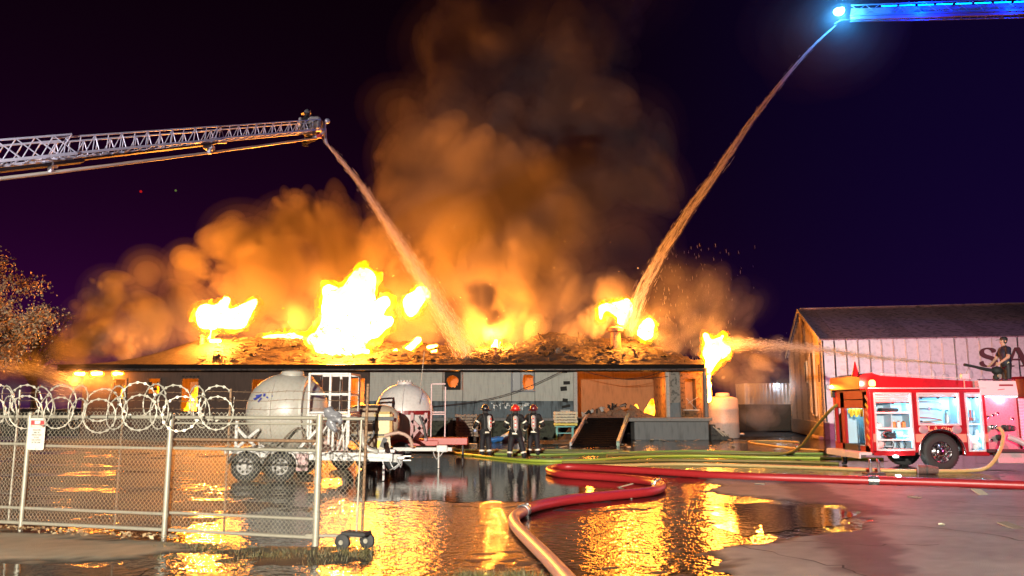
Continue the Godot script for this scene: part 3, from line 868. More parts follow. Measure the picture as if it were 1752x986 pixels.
func roof(t: Node3D) -> void:
	var lump := noise(81, 0.35, 4)
	var fine := noise(82, 1.6, 4)
	var b := B.new()
	var w := 290
	var h := 56
	for j in h:
		for i in w:
			var x := -26.0 + 36.9 * i / (w - 1)
			var f := float(j) / (h - 1)
			var p := roof_point(x, f)
			var burn := clampf((x + 19.0) / 6.0, 0.08, 1.0)
			var edge := smoothstep(0.0, 0.12, f)
			# courses sag into ripples that run down and across, deeper where it burned
			var wave := fine.get_noise_2d(x * 0.55 + p.z * 1.4, p.z * 2.2 - x * 0.35)
			p.y += (lump.get_noise_2d(x, p.z * 1.5) * 0.26 + wave * 0.2 + absf(fine.get_noise_2d(x * 1.3, p.z * 2.5)) * 0.1) * burn * edge
			p.y += 0.022 * (1.0 - fposmod(f * 28.0, 1.0))
			b.put(p, Vector3.UP, Vector2(x, f))
	grid_normals(b, 0, w, h)
	var m := mat(Color(0.05, 0.034, 0.026), 0.7, 0, 3, 0.55)
	m.normal_enabled = true; m.normal_texture = norm_tex("grit_n", 32, 0.11, 6.0, 5, 1024); m.normal_scale = 1.0
	var rf := obj("roof", b, m, t)
	var bk := B.new()
	for i in w:
		var x := -26.0 + 36.9 * i / (w - 1)
		bk.put(roof_point(x, 1.0), Vector3(0, 0.9, -0.4)); bk.put(Vector3(x, 4.1, -56), Vector3(0, 0.9, -0.4))
	for i in w - 1:
		bk.tri(i * 2, i * 2 + 1, i * 2 + 3); bk.tri(i * 2, i * 2 + 3, i * 2 + 2)
	obj("back_slope", bk, m, rf)
	# curled sheets and charred chunks lying on the slope
	var r := RandomNumberGenerator.new()
	r.seed = 33
	var dark := mat(Color(0.02, 0.016, 0.014), 0.8)
	var ash := mat(Color(0.2, 0.15, 0.12), 0.9, 0, 3, 2.0)
	var shapes := []
	for k in 5:
		var s := B.new()
		var n1 := noise(90 + k, 1.3, 3)
		for j in 6:
			for i in 7:
				var u := Vector2(i / 6.0 - 0.5, j / 5.0 - 0.5)
				s.put(Vector3(u.x, n1.get_noise_2d(u.x * 2.4, u.y * 2.4) * 0.55 + 0.22 * u.x * u.x * (k - 1), u.y * 0.7), Vector3.UP, u)
		grid_normals(s, 0, 7, 6)
		shapes.append(s.mesh())
	for k in 60:
		var x := r.randf_range(-17.5, 10.0)
		if k % 3 == 0: x = [-15.5, 2.2, 6.2, -2.0, 3.2][r.randi() % 5] + r.randfn(0, 1.1)
		x = clampf(x, -19.0, 10.2)
		var f := r.randf_range(0.08, 0.95) if k % 3 else r.randf_range(0.15, 0.7)
		var o := obj("charred_sheet", shapes[r.randi() % 5], dark if r.randf() < 0.62 else ash, rf)
		var s := r.randf_range(0.22, 0.62)
		o.transform = Transform3D(Basis.from_euler(Vector3(r.randfn(0.3, 0.25), r.randf() * 6, r.randfn(0, 0.25))).scaled(Vector3(s, s * r.randf_range(0.5, 1.2), s)), roof_point(x, f) + Vector3(0, 0.1, 0.08))
	var bits := B.new()
	for k in 420:
		var x := r.randf_range(-18, 10.4)
		var p := roof_point(x, r.randf_range(0.03, 0.97)) + Vector3(0, 0.12, 0.05)
		bits.box(p, Vector3(r.randf_range(0.08, 0.5), 0.03, r.randf_range(0.04, 0.16)), Basis.from_euler(Vector3(r.randfn(0.3, 0.4), r.randfn(0.4, 0.6), r.randfn(0, 0.35))))
	stuff(obj("roof_rubble", bits, mat(Color(0.1, 0.07, 0.05), 0.8, 0, 3, 1.0), rf))
	# burned rafters sticking out along the broken ridge
	for k in 14:
		var x := r.randf_range(-4.5, 6.0)
		obj("burned_rafter", tbar(roof_point(x, 0.86) + Vector3(0, 0.1, 0), roof_point(x + r.randfn(0, 0.5), 1.0) + Vector3(0, r.randf_range(0.05, 0.45), 0.2), 0.1, 0.06), dark, rf)
	# vents: one tall and rusted by the right flame, two small
	var vm := mat(Color(0.3, 0.17, 0.1), 0.6, 0.3, 3, 1.5)
	var vp := roof_point(6.35, 0.62)
	var vb := B.new()
	vb.lathe([Vector2(0.42, -0.3), Vector2(0.34, 0.1), Vector2(0.3, 0.95), Vector2(0.46, 1.02), Vector2(0.5, 1.2), Vector2(0.36, 1.3), Vector2(0, 1.36)], vp, Vector3.UP, 16)
	obj("roof_vent", vb, vm, rf)
	for q in [[-19.4, 0.78, 0.18], [-1.0, 0.5, 0.12]]:
		var sp := roof_point(q[0], q[1])
		var sb := B.new()
		sb.lathe([Vector2(q[2], -0.3), Vector2(q[2] * 0.9, 0.4), Vector2(q[2] * 1.5, 0.45), Vector2(0, 0.6)], sp, Vector3.UP, 12)
		obj("roof_vent", sb, vm, rf)

# ---------------------------------------------------------------- the metal shed on the right
func metal_shed() -> void:
	var t := thing("metal_shed", "pale ribbed metal building with gable roof and large dark lettering", "building")
	var o := Vector3(17.5, 0, -45.4)
	var fx := Vector3(0.976, 0, 0.217)      # along the front
	var fz := Vector3(0.217, 0, -0.976)     # back along the gable
	var wallm := mat(Color(0.62, 0.58, 0.62), 0.45, 0.1, 2, 0.35)
	var dirty := mat(Color(0.42, 0.36, 0.3), 0.6, 0.1, 2, 0.6)
	var bs := Basis(fx, Vector3.UP, -fz)
	# front wall: one folded panel after the other
	var pan := B.new()
	pan.box(Vector3(0.31, 2.78, -0.03), Vector3(0.62, 5.56, 0.04))
	for k in 3: pan.prism(PackedVector2Array([Vector2(-0.045, 0), Vector2(0.045, 0), Vector2(0.02, 0.045), Vector2(-0.02, 0.045)]), Transform3D(Basis(Vector3.RIGHT, Vector3.BACK, Vector3.UP), Vector3(0.06 + k * 0.0, 0, -0.01)), 5.5)
	var pm := pan.mesh()
	for k in 24:
		var p := obj("wall_panel", pm, wallm, t)
		p.transform = Transform3D(bs, o + fx * k * 0.62)
	# dents and scuffs low on the wall
	var r := RandomNumberGenerator.new()
	r.seed = 12
	for k in 14:
		var d := obj("dent", dent_shape(), wallm, t)
		d.transform = Transform3D(bs.scaled(Vector3(r.randf_range(0.7, 1.5), r.randf_range(0.7, 1.6), 1.0)), o + fx * (0.3 + k * 0.6) + Vector3(0, r.randf_range(2.9, 3.6), 0) - fz * 0.015)
	# gable wall with boarded cladding, doors and window
	var gm := mat(Color(0.58, 0.47, 0.33), 0.7, 0, 2, 0.5)
	for k in 16:
		var a := 0.04 + k * 1.0
		var top := 5.5 + 2.5 * (1.0 - absf(a + 0.5 - 8.0) / 8.0)
		var gb := B.new()
		gb.box(Vector3(0, top / 2, 0), Vector3(0.98, top, 0.06), Basis(), 0.012)
		var g := obj("gable_panel", gb, gm if k % 3 else mat(Color(0.46, 0.37, 0.26), 0.7, 0, 3, 0.7), t)
		g.transform = Transform3D(Basis(fz, Vector3.UP, -fx), o + fz * (a + 0.49) + fx * 0.02)
	var dk := mat(Color(0.16, 0.1, 0.06), 0.7, 0, 3, 0.8)
	for q in [[0.75, 3.7, 1.05, 1.1, dk, "window"], [0.9, 1.9, 1.2, 2.3, gm, "door"], [3.4, 3.2, 1.3, 3.8, dk, "tall_door"], [4.4, 3.2, 0.5, 3.5, gm, "door_leaf"], [6.3, 4.0, 0.8, 1.3, dk, "window"]]:
		var db := B.new()
		db.box(Vector3.ZERO, Vector3(q[2], q[3], 0.1), Basis(), 0.015)
		var g := obj(q[5], db, q[4], t)
		g.transform = Transform3D(Basis(fz, Vector3.UP, -fx), o + fz * q[0] + Vector3(0, q[1], 0) - fx * 0.05)
		var fr := B.new()
		for s in [-1, 1]:
			fr.box(Vector3(s * q[2] / 2, 0, 0), Vector3(0.09, q[3] + 0.1, 0.16), Basis(), 0.01)
			fr.box(Vector3(0, s * q[3] / 2, 0), Vector3(q[2] - 0.1, 0.09, 0.15), Basis(), 0.01)
		var f2 := obj("frame", fr, mat(Color(0.5, 0.4, 0.28), 0.6), g)
	struct_part("foundation", slab(o - fx * 0.12 - fz * 0.1, fx * 0.3, fz * 15.5, 0.95), mat(Color(0.3, 0.26, 0.2), 0.9, 0, 2, 0.5), t)
	obj("downpipe", tb([o - fx * 0.12 - fz * 0.1 + Vector3(0, 0, 0), o - fx * 0.12 - fz * 0.1 + Vector3(0, 5.4, 0)], 0.05), dk, t)
	for k in 5:
		obj("rubble_stone", bx(o - fx * (0.35 + 0.1 * (k % 2)) + fz * k * 0.8 + Vector3(0, 0.09, 0), Vector3(0.3, 0.2, 0.35), 0.05, Basis(Vector3.UP, k)), gm, t)
	# roof panels with standing ribs
	var slope := (fz * 8.2 + Vector3(0, 2.6, 0))
	var rm := mat(Color(0.42, 0.32, 0.33), 0.5, 0.4, 3, 0.4)
	var rp := B.new()
	var ln := slope.length()
	rp.box(Vector3(0.5, 0, ln / 2), Vector3(0.99, 0.03, ln + 0.5))
	rp.box(Vector3(0.05, 0.035, ln / 2), Vector3(0.05, 0.06, ln + 0.5), Basis(), 0.01)
	rp.box(Vector3(0.52, 0.028, ln / 2), Vector3(0.03, 0.035, ln + 0.5), Basis(), 0.006)
	var rmesh := rp.mesh()
	var sz := slope.normalized()
	for k in 16:
		var p := obj("roof_panel", rmesh, rm if k % 4 else mat(Color(0.36, 0.27, 0.27), 0.5, 0.4, 3, 0.6), t)
		p.transform = Transform3D(Basis(fx, sz.cross(fx), sz), o + Vector3(0, 5.62, 0) + fx * (k * 1.0 - 0.15) - fz * 0.2)
	var back := obj("back_roof", rmesh, rm, t)
	var s2 := (fz * 8.2 - Vector3(0, 2.6, 0)).normalized()
	back.transform = Transform3D(Basis(fx * 16.0, s2.cross(fx), s2), o + Vector3(0, 8.2, 0) + fz * 8.0 - fx * 0.15)
	var vg := B.new()
	vg.bar(o - fx * 0.2 + Vector3(0, 5.56, 0) - fz * 0.35, o - fx * 0.2 + Vector3(0, 8.15, 0) + fz * 8.0, 0.06, 0.24)
	vg.bar(o - fx * 0.2 + Vector3(0, 8.15, 0) + fz * 8.0, o - fx * 0.2 + Vector3(0, 5.56, 0) + fz * 16.3, 0.06, 0.24)
	obj("verge_board", vg, mat(Color(0.4, 0.34, 0.25), 0.6), t)
	obj("gable_post", bx(o + fz * 6.6 - fx * 0.06 + Vector3(0, 6.6, 0), Vector3(0.15, 2.0, 0.3)), dk, t)
	# the lettering that shows: S, A and the start of a third letter
	var f := SystemFont.new()
	f.font_names = PackedStringArray(["Droid Serif"]); f.font_weight = 700
	var lm := mat(Color(0.07, 0.006, 0.012), 0.6)
	for q in [["S", 7.95], ["A", 9.2], ["I", 10.75]]:
		var tm := TextMesh.new()
		tm.text = q[0]; tm.font = f; tm.font_size = 100; tm.pixel_size = 0.0143; tm.depth = 0.05
		tm.horizontal_alignment = HORIZONTAL_ALIGNMENT_LEFT
		var l := obj("letter", tm, lm, t)
		l.transform = Transform3D(bs.scaled_local(Vector3(1.25, 1.0, 1.0)), o + fx * q[1] + Vector3(0, 4.42, 0) - fz * 0.09)
func dent_shape() -> ArrayMesh:
	if not tex.has("dent"):
		var b := B.new()
		b.ball(Vector3.ZERO, Vector3(0.14, 0.2, 0.05), 12)
		tex["dent"] = b.mesh()
	return tex["dent"]
func slab(o: Vector3, x: Vector3, z: Vector3, h: float) -> B:
	var b := B.new()
	b.box(o + x / 2 + z / 2 + Vector3(0, h / 2, 0), Vector3(x.length(), h, z.length()), Basis(x.normalized(), Vector3.UP, x.normalized().cross(Vector3.UP)), 0.02)
	return b

# ---------------------------------------------------------------- trees, far store and small things at the edges
func surroundings() -> void:
	tree("leafy_tree", "broad leafy tree lit tan at the left edge beyond the fence", Vector3(-23.2, 0, -34), 5.9, 2.7, 1.9, 15000, 5, Color(0.26, 0.19, 0.11))
	tree("leafy_tree", "smaller dim tree behind the broad leafy one, above the left roof corner", Vector3(-32.0, 0, -54), 6.6, 2.2, 1.5, 4000, 6, Color(0.26, 0.19, 0.11))
	var t := thing("storage_container", "white ribbed storage container behind a small lamp in the dark gap between the buildings", "container", Vector3(19.6, 0, -62))
	var b := B.new()
	b.box(Vector3(0, 2.8, -1.2), Vector3(3.6, 1.6, 2.4))
	for k in 14: b.box(Vector3(-1.7 + k * 0.26, 2.8, 0.03), Vector3(0.1, 1.56, 0.06), Basis(), 0.02)
	obj("container_box", b, mat(Color(0.5, 0.5, 0.53), 0.6, 0, 2, 0.5), t)
	obj("lower_box", bx(Vector3(0, 1.0, -1.2), Vector3(3.6, 1.98, 2.4)), mat(Color(0.03, 0.025, 0.02), 0.8), t)
	var l := thing("wall_lamp", "small bluish white lamp glowing in the smoke by the storage container", "lamp", Vector3(20.3, 3.45, -61.8))
	obj("lamp_globe", ballb(Vector3.ZERO, 0.13), glow(Color(0.7, 0.85, 1.0), 30.0), l)
	obj("bracket", bx(Vector3(0, 0.2, -0.05), Vector3(0.06, 0.3, 0.06)), mat(Color(0.1, 0.1, 0.1), 0.6), l)
	omni("wall_lamp_light", Vector3(0, 0, 0), Color(0.75, 0.87, 1.0), 2.0, 0.1, l)
	# an aircraft's two dim lights, far off
	var a := thing("aircraft", "distant aircraft showing a dim red and a dim green light below the left ladder", "aircraft", Vector3(-136, 84, -300))
	obj("red_light", ballb(Vector3(-6.7, -0.2, 0), 0.5), glow(Color(0.5, 0.01, 0.01), 0.9), a)
	obj("green_light", ballb(Vector3(6.7, 0.2, 0), 0.42), glow(Color(0.12, 0.16, 0.04), 0.9), a)
func ballb(at: Vector3, r: float, segs := 12) -> B:
	var b := B.new()
	b.ball(at, Vector3.ONE * r, segs)
	return b
func tree(called: String, label: String, at: Vector3, h: float, rx: float, ry: float, leaves: int, seed_: int, col: Color) -> void:
	var t := thing(called, label, "tree", at)
	var r := RandomNumberGenerator.new()
	r.seed = seed_
	var bark := mat(Color(0.05, 0.035, 0.025), 0.9, 0, 3, 2.0)
	obj("trunk", tb(curve([Vector3.ZERO, Vector3(0.2, h * 0.35, 0), Vector3(0, h * 0.7, 0.1), Vector3(0.1, h, 0)], 0.4), [0.26, 0.25, 0.24, 0.23, 0.22, 0.21, 0.2, 0.19, 0.18, 0.17, 0.16, 0.15, 0.14, 0.13, 0.12, 0.11, 0.1, 0.09, 0.08, 0.07, 0.06, 0.05, 0.04, 0.03, 0.03, 0.03, 0.03, 0.03, 0.03, 0.03]), bark, t)
	var tips := []
	var limbs := B.new()
	for k in 44:
		var a := r.randf() * TAU
		var e := r.randf_range(-0.7, 1.0)
		var p := Vector3(cos(a) * rx * cos(e * 1.2), h + sin(e) * ry * 1.2, sin(a) * rx * cos(e * 1.2)) * r.randf_range(0.75, 1.08)
		p.y = maxf(p.y, h - ry)
		tips.append(p)
		var s := Vector3(0, h * r.randf_range(0.45, 0.85), 0)
		limbs.tube([s, s.lerp(p, 0.5) + Vector3(0, 0.2, 0), p], [0.07, 0.045, 0.015], 5)
	obj("limbs", limbs, bark, t)
	var lf := B.new()
	lf.quad(Vector3(-0.5, 0, 0), Vector3(0, 0.18, 0.45), Vector3(0.5, 0, 0), Vector3(0, 0.18, -0.45), Vector3.UP)
	var mm := MultiMesh.new()
	mm.transform_format = MultiMesh.TRANSFORM_3D; mm.use_colors = true
	mm.mesh = lf.mesh(); mm.instance_count = leaves
	for k in leaves:
		var c: Vector3 = tips[r.randi() % tips.size()]
		var cl := rx * 0.15
		var p := c + Vector3(r.randfn(0, cl), r.randfn(0, cl * 0.6), r.randfn(0, cl))
		var s := r.randf_range(0.06, 0.14)
		mm.set_instance_transform(k, Transform3D(Basis.from_euler(Vector3(r.randf() * 6, r.randf() * 6, r.randf() * 6)).scaled(Vector3.ONE * s), p))
		mm.set_instance_color(k, col * r.randf_range(0.6, 1.5))
	var mi := MultiMeshInstance3D.new()
	var m := vmat(0.6)
	m.backlight_enabled = true; m.backlight = Color(0.3, 0.3, 0.3)
	mi.multimesh = mm; mi.material_override = m; mi.name = "crown"
	stuff(mi)
	t.add_child(mi, true)

# ---------------------------------------------------------------- chain-link gate with razor wire
const FA := Vector3(-7.15, 0.0, -12.12)
const FD := Vector3(0.9554, 0.0, 0.2951)
func fp(s: float, y: float, off := 0.0) -> Vector3:
	return FA + FD * s + Vector3(0, y, 0) + Vector3(-0.2951, 0, 0.9554) * off
func chain_mesh(s0: float, s1: float, y0: float, y1: float, off: float, seed_: int) -> B:
	# woven zigzag wires
	var b := B.new()
	var pitch := 0.066
	var n := int((s1 - s0) / pitch)
	var rows := int((y1 - y0) / (pitch * 0.5))
	var bend := noise(seed_, 0.5, 2)
	for k in n + 1:
		var pts := []
		for j in rows + 1:
			var s := s0 + k * pitch + (pitch * 0.5 if j % 2 else 0.0) * (1.0)
			var y := y0 + j * pitch * 0.5
			var w := 0.006 if (j % 4) < 2 else -0.006
			pts.append(fp(s + bend.get_noise_2d(s, y) * 0.03, y + bend.get_noise_2d(y + 30, s) * 0.02, off + w + bend.get_noise_2d(s, y + 60) * 0.05))
		b.tube(pts, 0.0033, 4, false)
		pts = []
		for j in rows + 1:
			var s := s0 + k * pitch + (pitch * 0.5 if j % 2 else pitch)
			var y := y0 + j * pitch * 0.5
			var w := -0.006 if (j % 4) < 2 else 0.006
			pts.append(fp(s + bend.get_noise_2d(s, y) * 0.03, y + bend.get_noise_2d(y + 30, s) * 0.02, off + w + bend.get_noise_2d(s, y + 60) * 0.05))
		b.tube(pts, 0.0033, 4, false)
	return b
func fence() -> void:
	var zinc := mat(Color(0.3, 0.28, 0.22), 0.45, 0.3, 2, 3.0)
	var wire := mat(Color(0.27, 0.25, 0.19), 0.5, 0.3)
	var rusty := mat(Color(0.22, 0.13, 0.07), 0.8, 0.2, 3, 4.0)
	var t := thing("chain_link_fence", "long galvanised chain-link fence panel carrying the warning sign, left of the gate post", "fence")
	stuff(obj("chain_mesh", chain_mesh(-2.6, 2.5, 0.1, 1.72, 0.0, 5), wire, t))
	obj("top_rail", tb([fp(-2.7, 1.64), fp(2.52, 1.64)], 0.024), zinc, t)
	obj("middle_rail", tb([fp(-2.7, 1.24, 0.01), fp(0.02, 1.24, 0.01)], 0.02), zinc, t)
	obj("middle_rail", tb([fp(0.28, 1.22, 0.01), fp(2.5, 1.21, 0.01)], 0.02), zinc, t)
	obj("lower_rail", tb([fp(-2.7, 0.31, 0.01), fp(2.5, 0.33, 0.01)], 0.021), zinc, t)
	obj("bottom_rail", tb([fp(-2.7, 0.1, 0.02), fp(2.55, 0.12, 0.02)], 0.026), zinc, t)
	for q in [[0.0, 1.67, 0.032], [2.52, 1.66, 0.036]]:
		var pb := B.new()
		pb.tube([fp(q[0], -0.05, 0.03), fp(q[0], q[1], 0.03)], q[2], 12)
		pb.ball(fp(q[0], q[1] + 0.01, 0.03), Vector3.ONE * (q[2] + 0.006), 10)
		var po := obj("post", pb, zinc, t)
		for y in [0.32, 1.23, 1.6]: obj("clamp", tb([fp(q[0], y - 0.025, 0.03), fp(q[0], y + 0.025, 0.03)], q[2] + 0.008, 12), zinc, po)
	for s in [-0.32, 1.62, -1.7]: obj("stile", tb([fp(s, 0.1, -0.04), fp(s, 2.04, -0.04)], 0.016), rusty if s > 0 else zinc, t)
	var g := thing("rolling_gate", "chain-link rolling gate section between the two right-hand posts, in front of the tank trailer", "gate")
	stuff(obj("chain_mesh", chain_mesh(2.58, 4.82, 0.12, 1.72, -0.01, 6), wire, g))
	stuff(obj("chain_mesh", chain_mesh(4.9, 5.44, 0.1, 1.6, 0.0, 8), wire, g))
	for q in [[1.64, 0.024], [1.56, 0.014], [1.34, 0.021], [1.22, 0.021], [0.35, 0.02], [0.12, 0.024]]:
		obj("rail", tb([fp(2.58, q[0], 0.01), fp(4.83, q[0], 0.01)], q[1]), zinc if q[0] != 1.34 else rusty, g)
	obj("stile", tb([fp(3.42, 0.12, -0.04), fp(3.42, 2.03, -0.04)], 0.017), rusty, g)
	var main := B.new()
	main.tube([fp(4.86, -0.05, 0.03), fp(4.86, 1.68, 0.03)], 0.042, 14)
	var mp := obj("post", main, zinc, g)
	for y in [0.4, 0.85, 1.25, 1.5]: obj("clamp", tb([fp(4.86, y - 0.03, 0.03), fp(4.86, y + 0.03, 0.03)], 0.05, 12), zinc, mp)
	for q in [[5.42, 1.62, 0.014], [5.5, 2.08, 0.019]]: obj("end_tube", tb([fp(q[0], 0.16), fp(q[0] + 0.03, q[1])], q[2]), zinc if q[0] < 5.45 else rusty, g)
	obj("rail", tb([fp(4.9, 1.63), fp(5.5, 1.63)], 0.02), zinc, g)
	obj("rail", tb([fp(4.7, 0.14), fp(5.5, 0.17)], 0.022), zinc, g)
	var rub := mat(Color(0.02, 0.02, 0.02), 0.75)
	for q in [[5.28, 0.1], [5.52, -0.1]]:
		var w := B.new()
		w.lathe([Vector2(0, -0.035), Vector2(0.075, -0.035), Vector2(0.1, -0.02), Vector2(0.1, 0.02), Vector2(0.075, 0.035), Vector2(0, 0.035)], fp(q[0], 0.1, q[1]), Vector3(-0.2951, 0, 0.9554), 20)
		var wo := obj("wheel", w, rub, g)
		obj("hub", tb([fp(q[0], 0.1, q[1] - 0.045), fp(q[0], 0.1, q[1] + 0.045)], 0.03, 10), zinc, wo)
	obj("wheel_fork", bx(fp(5.42, 0.2), Vector3(0.34, 0.05, 0.2), 0.01, Basis(FD, Vector3.UP, Vector3(-0.2951, 0, 0.9554))), rub, g)
	# crumpled grey plastic bag caught on the post
	var bag := B.new()
	skin(bag, [[fp(4.98, 1.72), fp(5.06, 1.66), 0.07, 0.08], [fp(5.0, 1.58), fp(5.08, 1.5), 0.06, 0.04], [fp(5.1, 1.66), fp(5.16, 1.6), 0.05, 0.04]], 0.014, 0.03, noise(3, 9.0, 3), 0.03)
	tag(obj("plastic_bag", bag, mat(Color(0.12, 0.12, 0.13), 0.35)), "crumpled grey plastic bag snagged on top of the gate post", "plastic bag")
	# barbed wire: three strands over the fence
	for k in 3:
		var y := 1.76 + 0.115 * k
		var b := B.new()
		var pts := []
		for j in 28: pts.append(fp(-2.7 + 8.2 * j / 27.0, y + sin(j * 1.7) * 0.006 - (0.015 if j % 4 == 2 else 0.0), -0.04))
		b.tube(pts, 0.0035, 4)
		for j in 62:
			var c := fp(-2.6 + j * 0.13, y, -0.04)
			b.tube([c + Vector3(-0.012, -0.02, 0.006), c + Vector3(0.012, 0.02, -0.006)], 0.002, 3)
		tag(obj("barbed_wire", b, rusty), ["lowest barbed wire strand, just above the top rail", "middle barbed wire strand above the fence", "topmost barbed wire strand at the tips of the stiles"][k], "barbed wire", "barbed wire strands over the fence")
	# razor wire: two rows of overlapping loops
	var loop := B.new()
	var pts := []
	for j in 33:
		var a := TAU * j / 32.0
		pts.append(Vector3(cos(a) * 0.245, sin(a) * 0.245, 0.0))
	loop.tube(pts, 0.0085, 6, false)
	for j in 14:
		var a := TAU * (j + 0.3) / 14.0
		var d := Vector3(cos(a), sin(a), 0)
		var e := Vector3(-sin(a), cos(a), 0)
		for s in [-1.0, 1.0]:
			loop.prism(PackedVector2Array([Vector2(-0.034, 0), Vector2(0, 0.017), Vector2(0.034, 0), Vector2(0.02, -0.004), Vector2(-0.02, -0.004)]), Transform3D(Basis(e, d * s, e.cross(d * s)), d * (0.245 + 0.004 * s)), 0.002)
	var lm := loop.mesh()
	var bright := mat(Color(0.34, 0.32, 0.26), 0.4, 0.3)
	var r := RandomNumberGenerator.new()
	r.seed = 8
	var across := Vector3(-0.2951, 0, 0.9554)
	for row in 2:
		var w := thing("razor_wire", ["upper row of razor wire loops along the top of the fence", "lower row of razor wire loops hanging over the top rail"][row], "razor wire", Vector3.ZERO, 0.0, "razor wire coils on the fence")
		for k in 18:
			var s := -2.5 + k * 0.335 + r.randfn(0, 0.03) + row * 0.14
			if s > 4.3: continue
			var o := obj("loop", lm, bright, w)
			var sc := r.randf_range(0.92, 1.06) * (1.0 if row == 0 else 0.95)
			var turn := (0.32 if k % 2 else -0.3) + r.randfn(0, 0.08)
			var tip := r.randfn(0, 0.12)
			o.transform = Transform3D(Basis(FD, Vector3.UP, across) * Basis.from_euler(Vector3(tip, turn, r.randf() * 6)) * Basis().scaled(Vector3.ONE * sc), fp(s, (1.86 if row == 0 else 1.7) + r.randfn(0, 0.02), (-0.05 if row == 0 else 0.09)))
	# warning sign
	var sg := thing("warning_sign", "small white sign with red header wired to the fence post", "sign", fp(0.17, 1.4, 0.07), atan2(-0.2951, 0.9554) * -1.0)
	sg.transform = Transform3D(Basis(FD, Vector3.UP, across), fp(0.2, 1.39, 0.075))
	var plate := B.new()
	plate.prism(rounded(0.3, 0.46, 0.03), Transform3D(Basis(), Vector3(0, 0, -0.002)), 0.004)
	obj("plate", plate, mat(Color(0.5, 0.48, 0.42), 0.5, 0, 1, 3.0), sg)
	obj("red_header", bx(Vector3(0, 0.165, 0.003), Vector3(0.25, 0.065, 0.002)), mat(Color(0.62, 0.05, 0.05), 0.4), sg)
	obj("white_field", bx(Vector3(0, 0.167, 0.005), Vector3(0.1, 0.045, 0.002)), mat(Color(0.75, 0.73, 0.66), 0.4), sg)
	obj("red_band", bx(Vector3(0, 0.112, 0.003), Vector3(0.25, 0.035, 0.002)), mat(Color(0.7, 0.3, 0.24), 0.4), sg)
	var ink := mat(Color(0.03, 0.035, 0.03), 0.7)
	var f := SystemFont.new()
	f.font_names = PackedStringArray(["Droid Sans"])
	var y := 0.058
	for q in [["NO", 0.167, mat(Color(0.6, 0.06, 0.06), 0.5)], ["TRESPASSING", 0.112, mat(Color(0.75, 0.7, 0.6), 0.5)], ["VIOLATORS", 0.058, ink], ["WILL BE", 0.022, ink], ["PROSECUTED", -0.014, ink], ["TO THE", -0.05, ink], ["FULL EXTENT", -0.086, ink], ["OF THE LAW", -0.122, ink]]:
		var tm := TextMesh.new()
		tm.text = q[0]; tm.font = f; tm.font_size = 32; tm.pixel_size = 0.00095; tm.depth = 0.001
		obj("lettering", tm, q[2], sg, Vector3(0, q[1], 0.0068 if y == 0.058 and q[0] == "NO" else 0.0048))
	for s in [-1, 1]: obj("sign_tie", tb([Vector3(0, 0.25 * s, -0.02), Vector3(0.0, 0.21 * s, 0.008)], 0.005, 5), zinc, sg)
func rounded(w: float, h: float, r: float) -> PackedVector2Array:
	var p := PackedVector2Array()
	for q in [[1, 1, 0.0], [-1, 1, 0.25], [-1, -1, 0.5], [1, -1, 0.75]]:
		for k in 5:
			var a: float = TAU * (q[2] + 0.25 * k / 4.0)
			p.append(Vector2(q[0] * (w / 2 - r) + cos(a) * r, q[1] * (h / 2 - r) + sin(a) * r))
	return p

# ---------------------------------------------------------------- tank trailers
func tank_shape(b: B, at: Vector3, len_: float, ry: float, rz: float, power: float) -> void:
	# a squarish rounded tank about the x axis
	var w := 40
	var h := 22
	var first := b.v.size()
	for j in h:
		var f := -1.0 + 2.0 * j / (h - 1)
		var u := signf(f) * (1.0 - pow(1.0 - absf(f), 1.6))
		var k := pow(maxf(0.0, 1.0 - pow(absf(u), power)), 1.0 / power)
		for i in w:
			var a := TAU * i / (w - 1)
			var d := Vector3(0, cos(a) * ry, sin(a) * rz) * k
			b.put(at + Vector3(u * len_ / 2, 0, 0) + d, Vector3(signf(u) * pow(absf(u), power - 1.0) * 2.0 / len_, cos(a) / ry * maxf(k, 0.02), sin(a) / rz * maxf(k, 0.02)).normalized())
	for j in h - 1:
		for i in w - 1:
			var q := first + j * w + i
			b.tri(q, q + 1, q + w + 1); b.tri(q, q + w + 1, q + w)
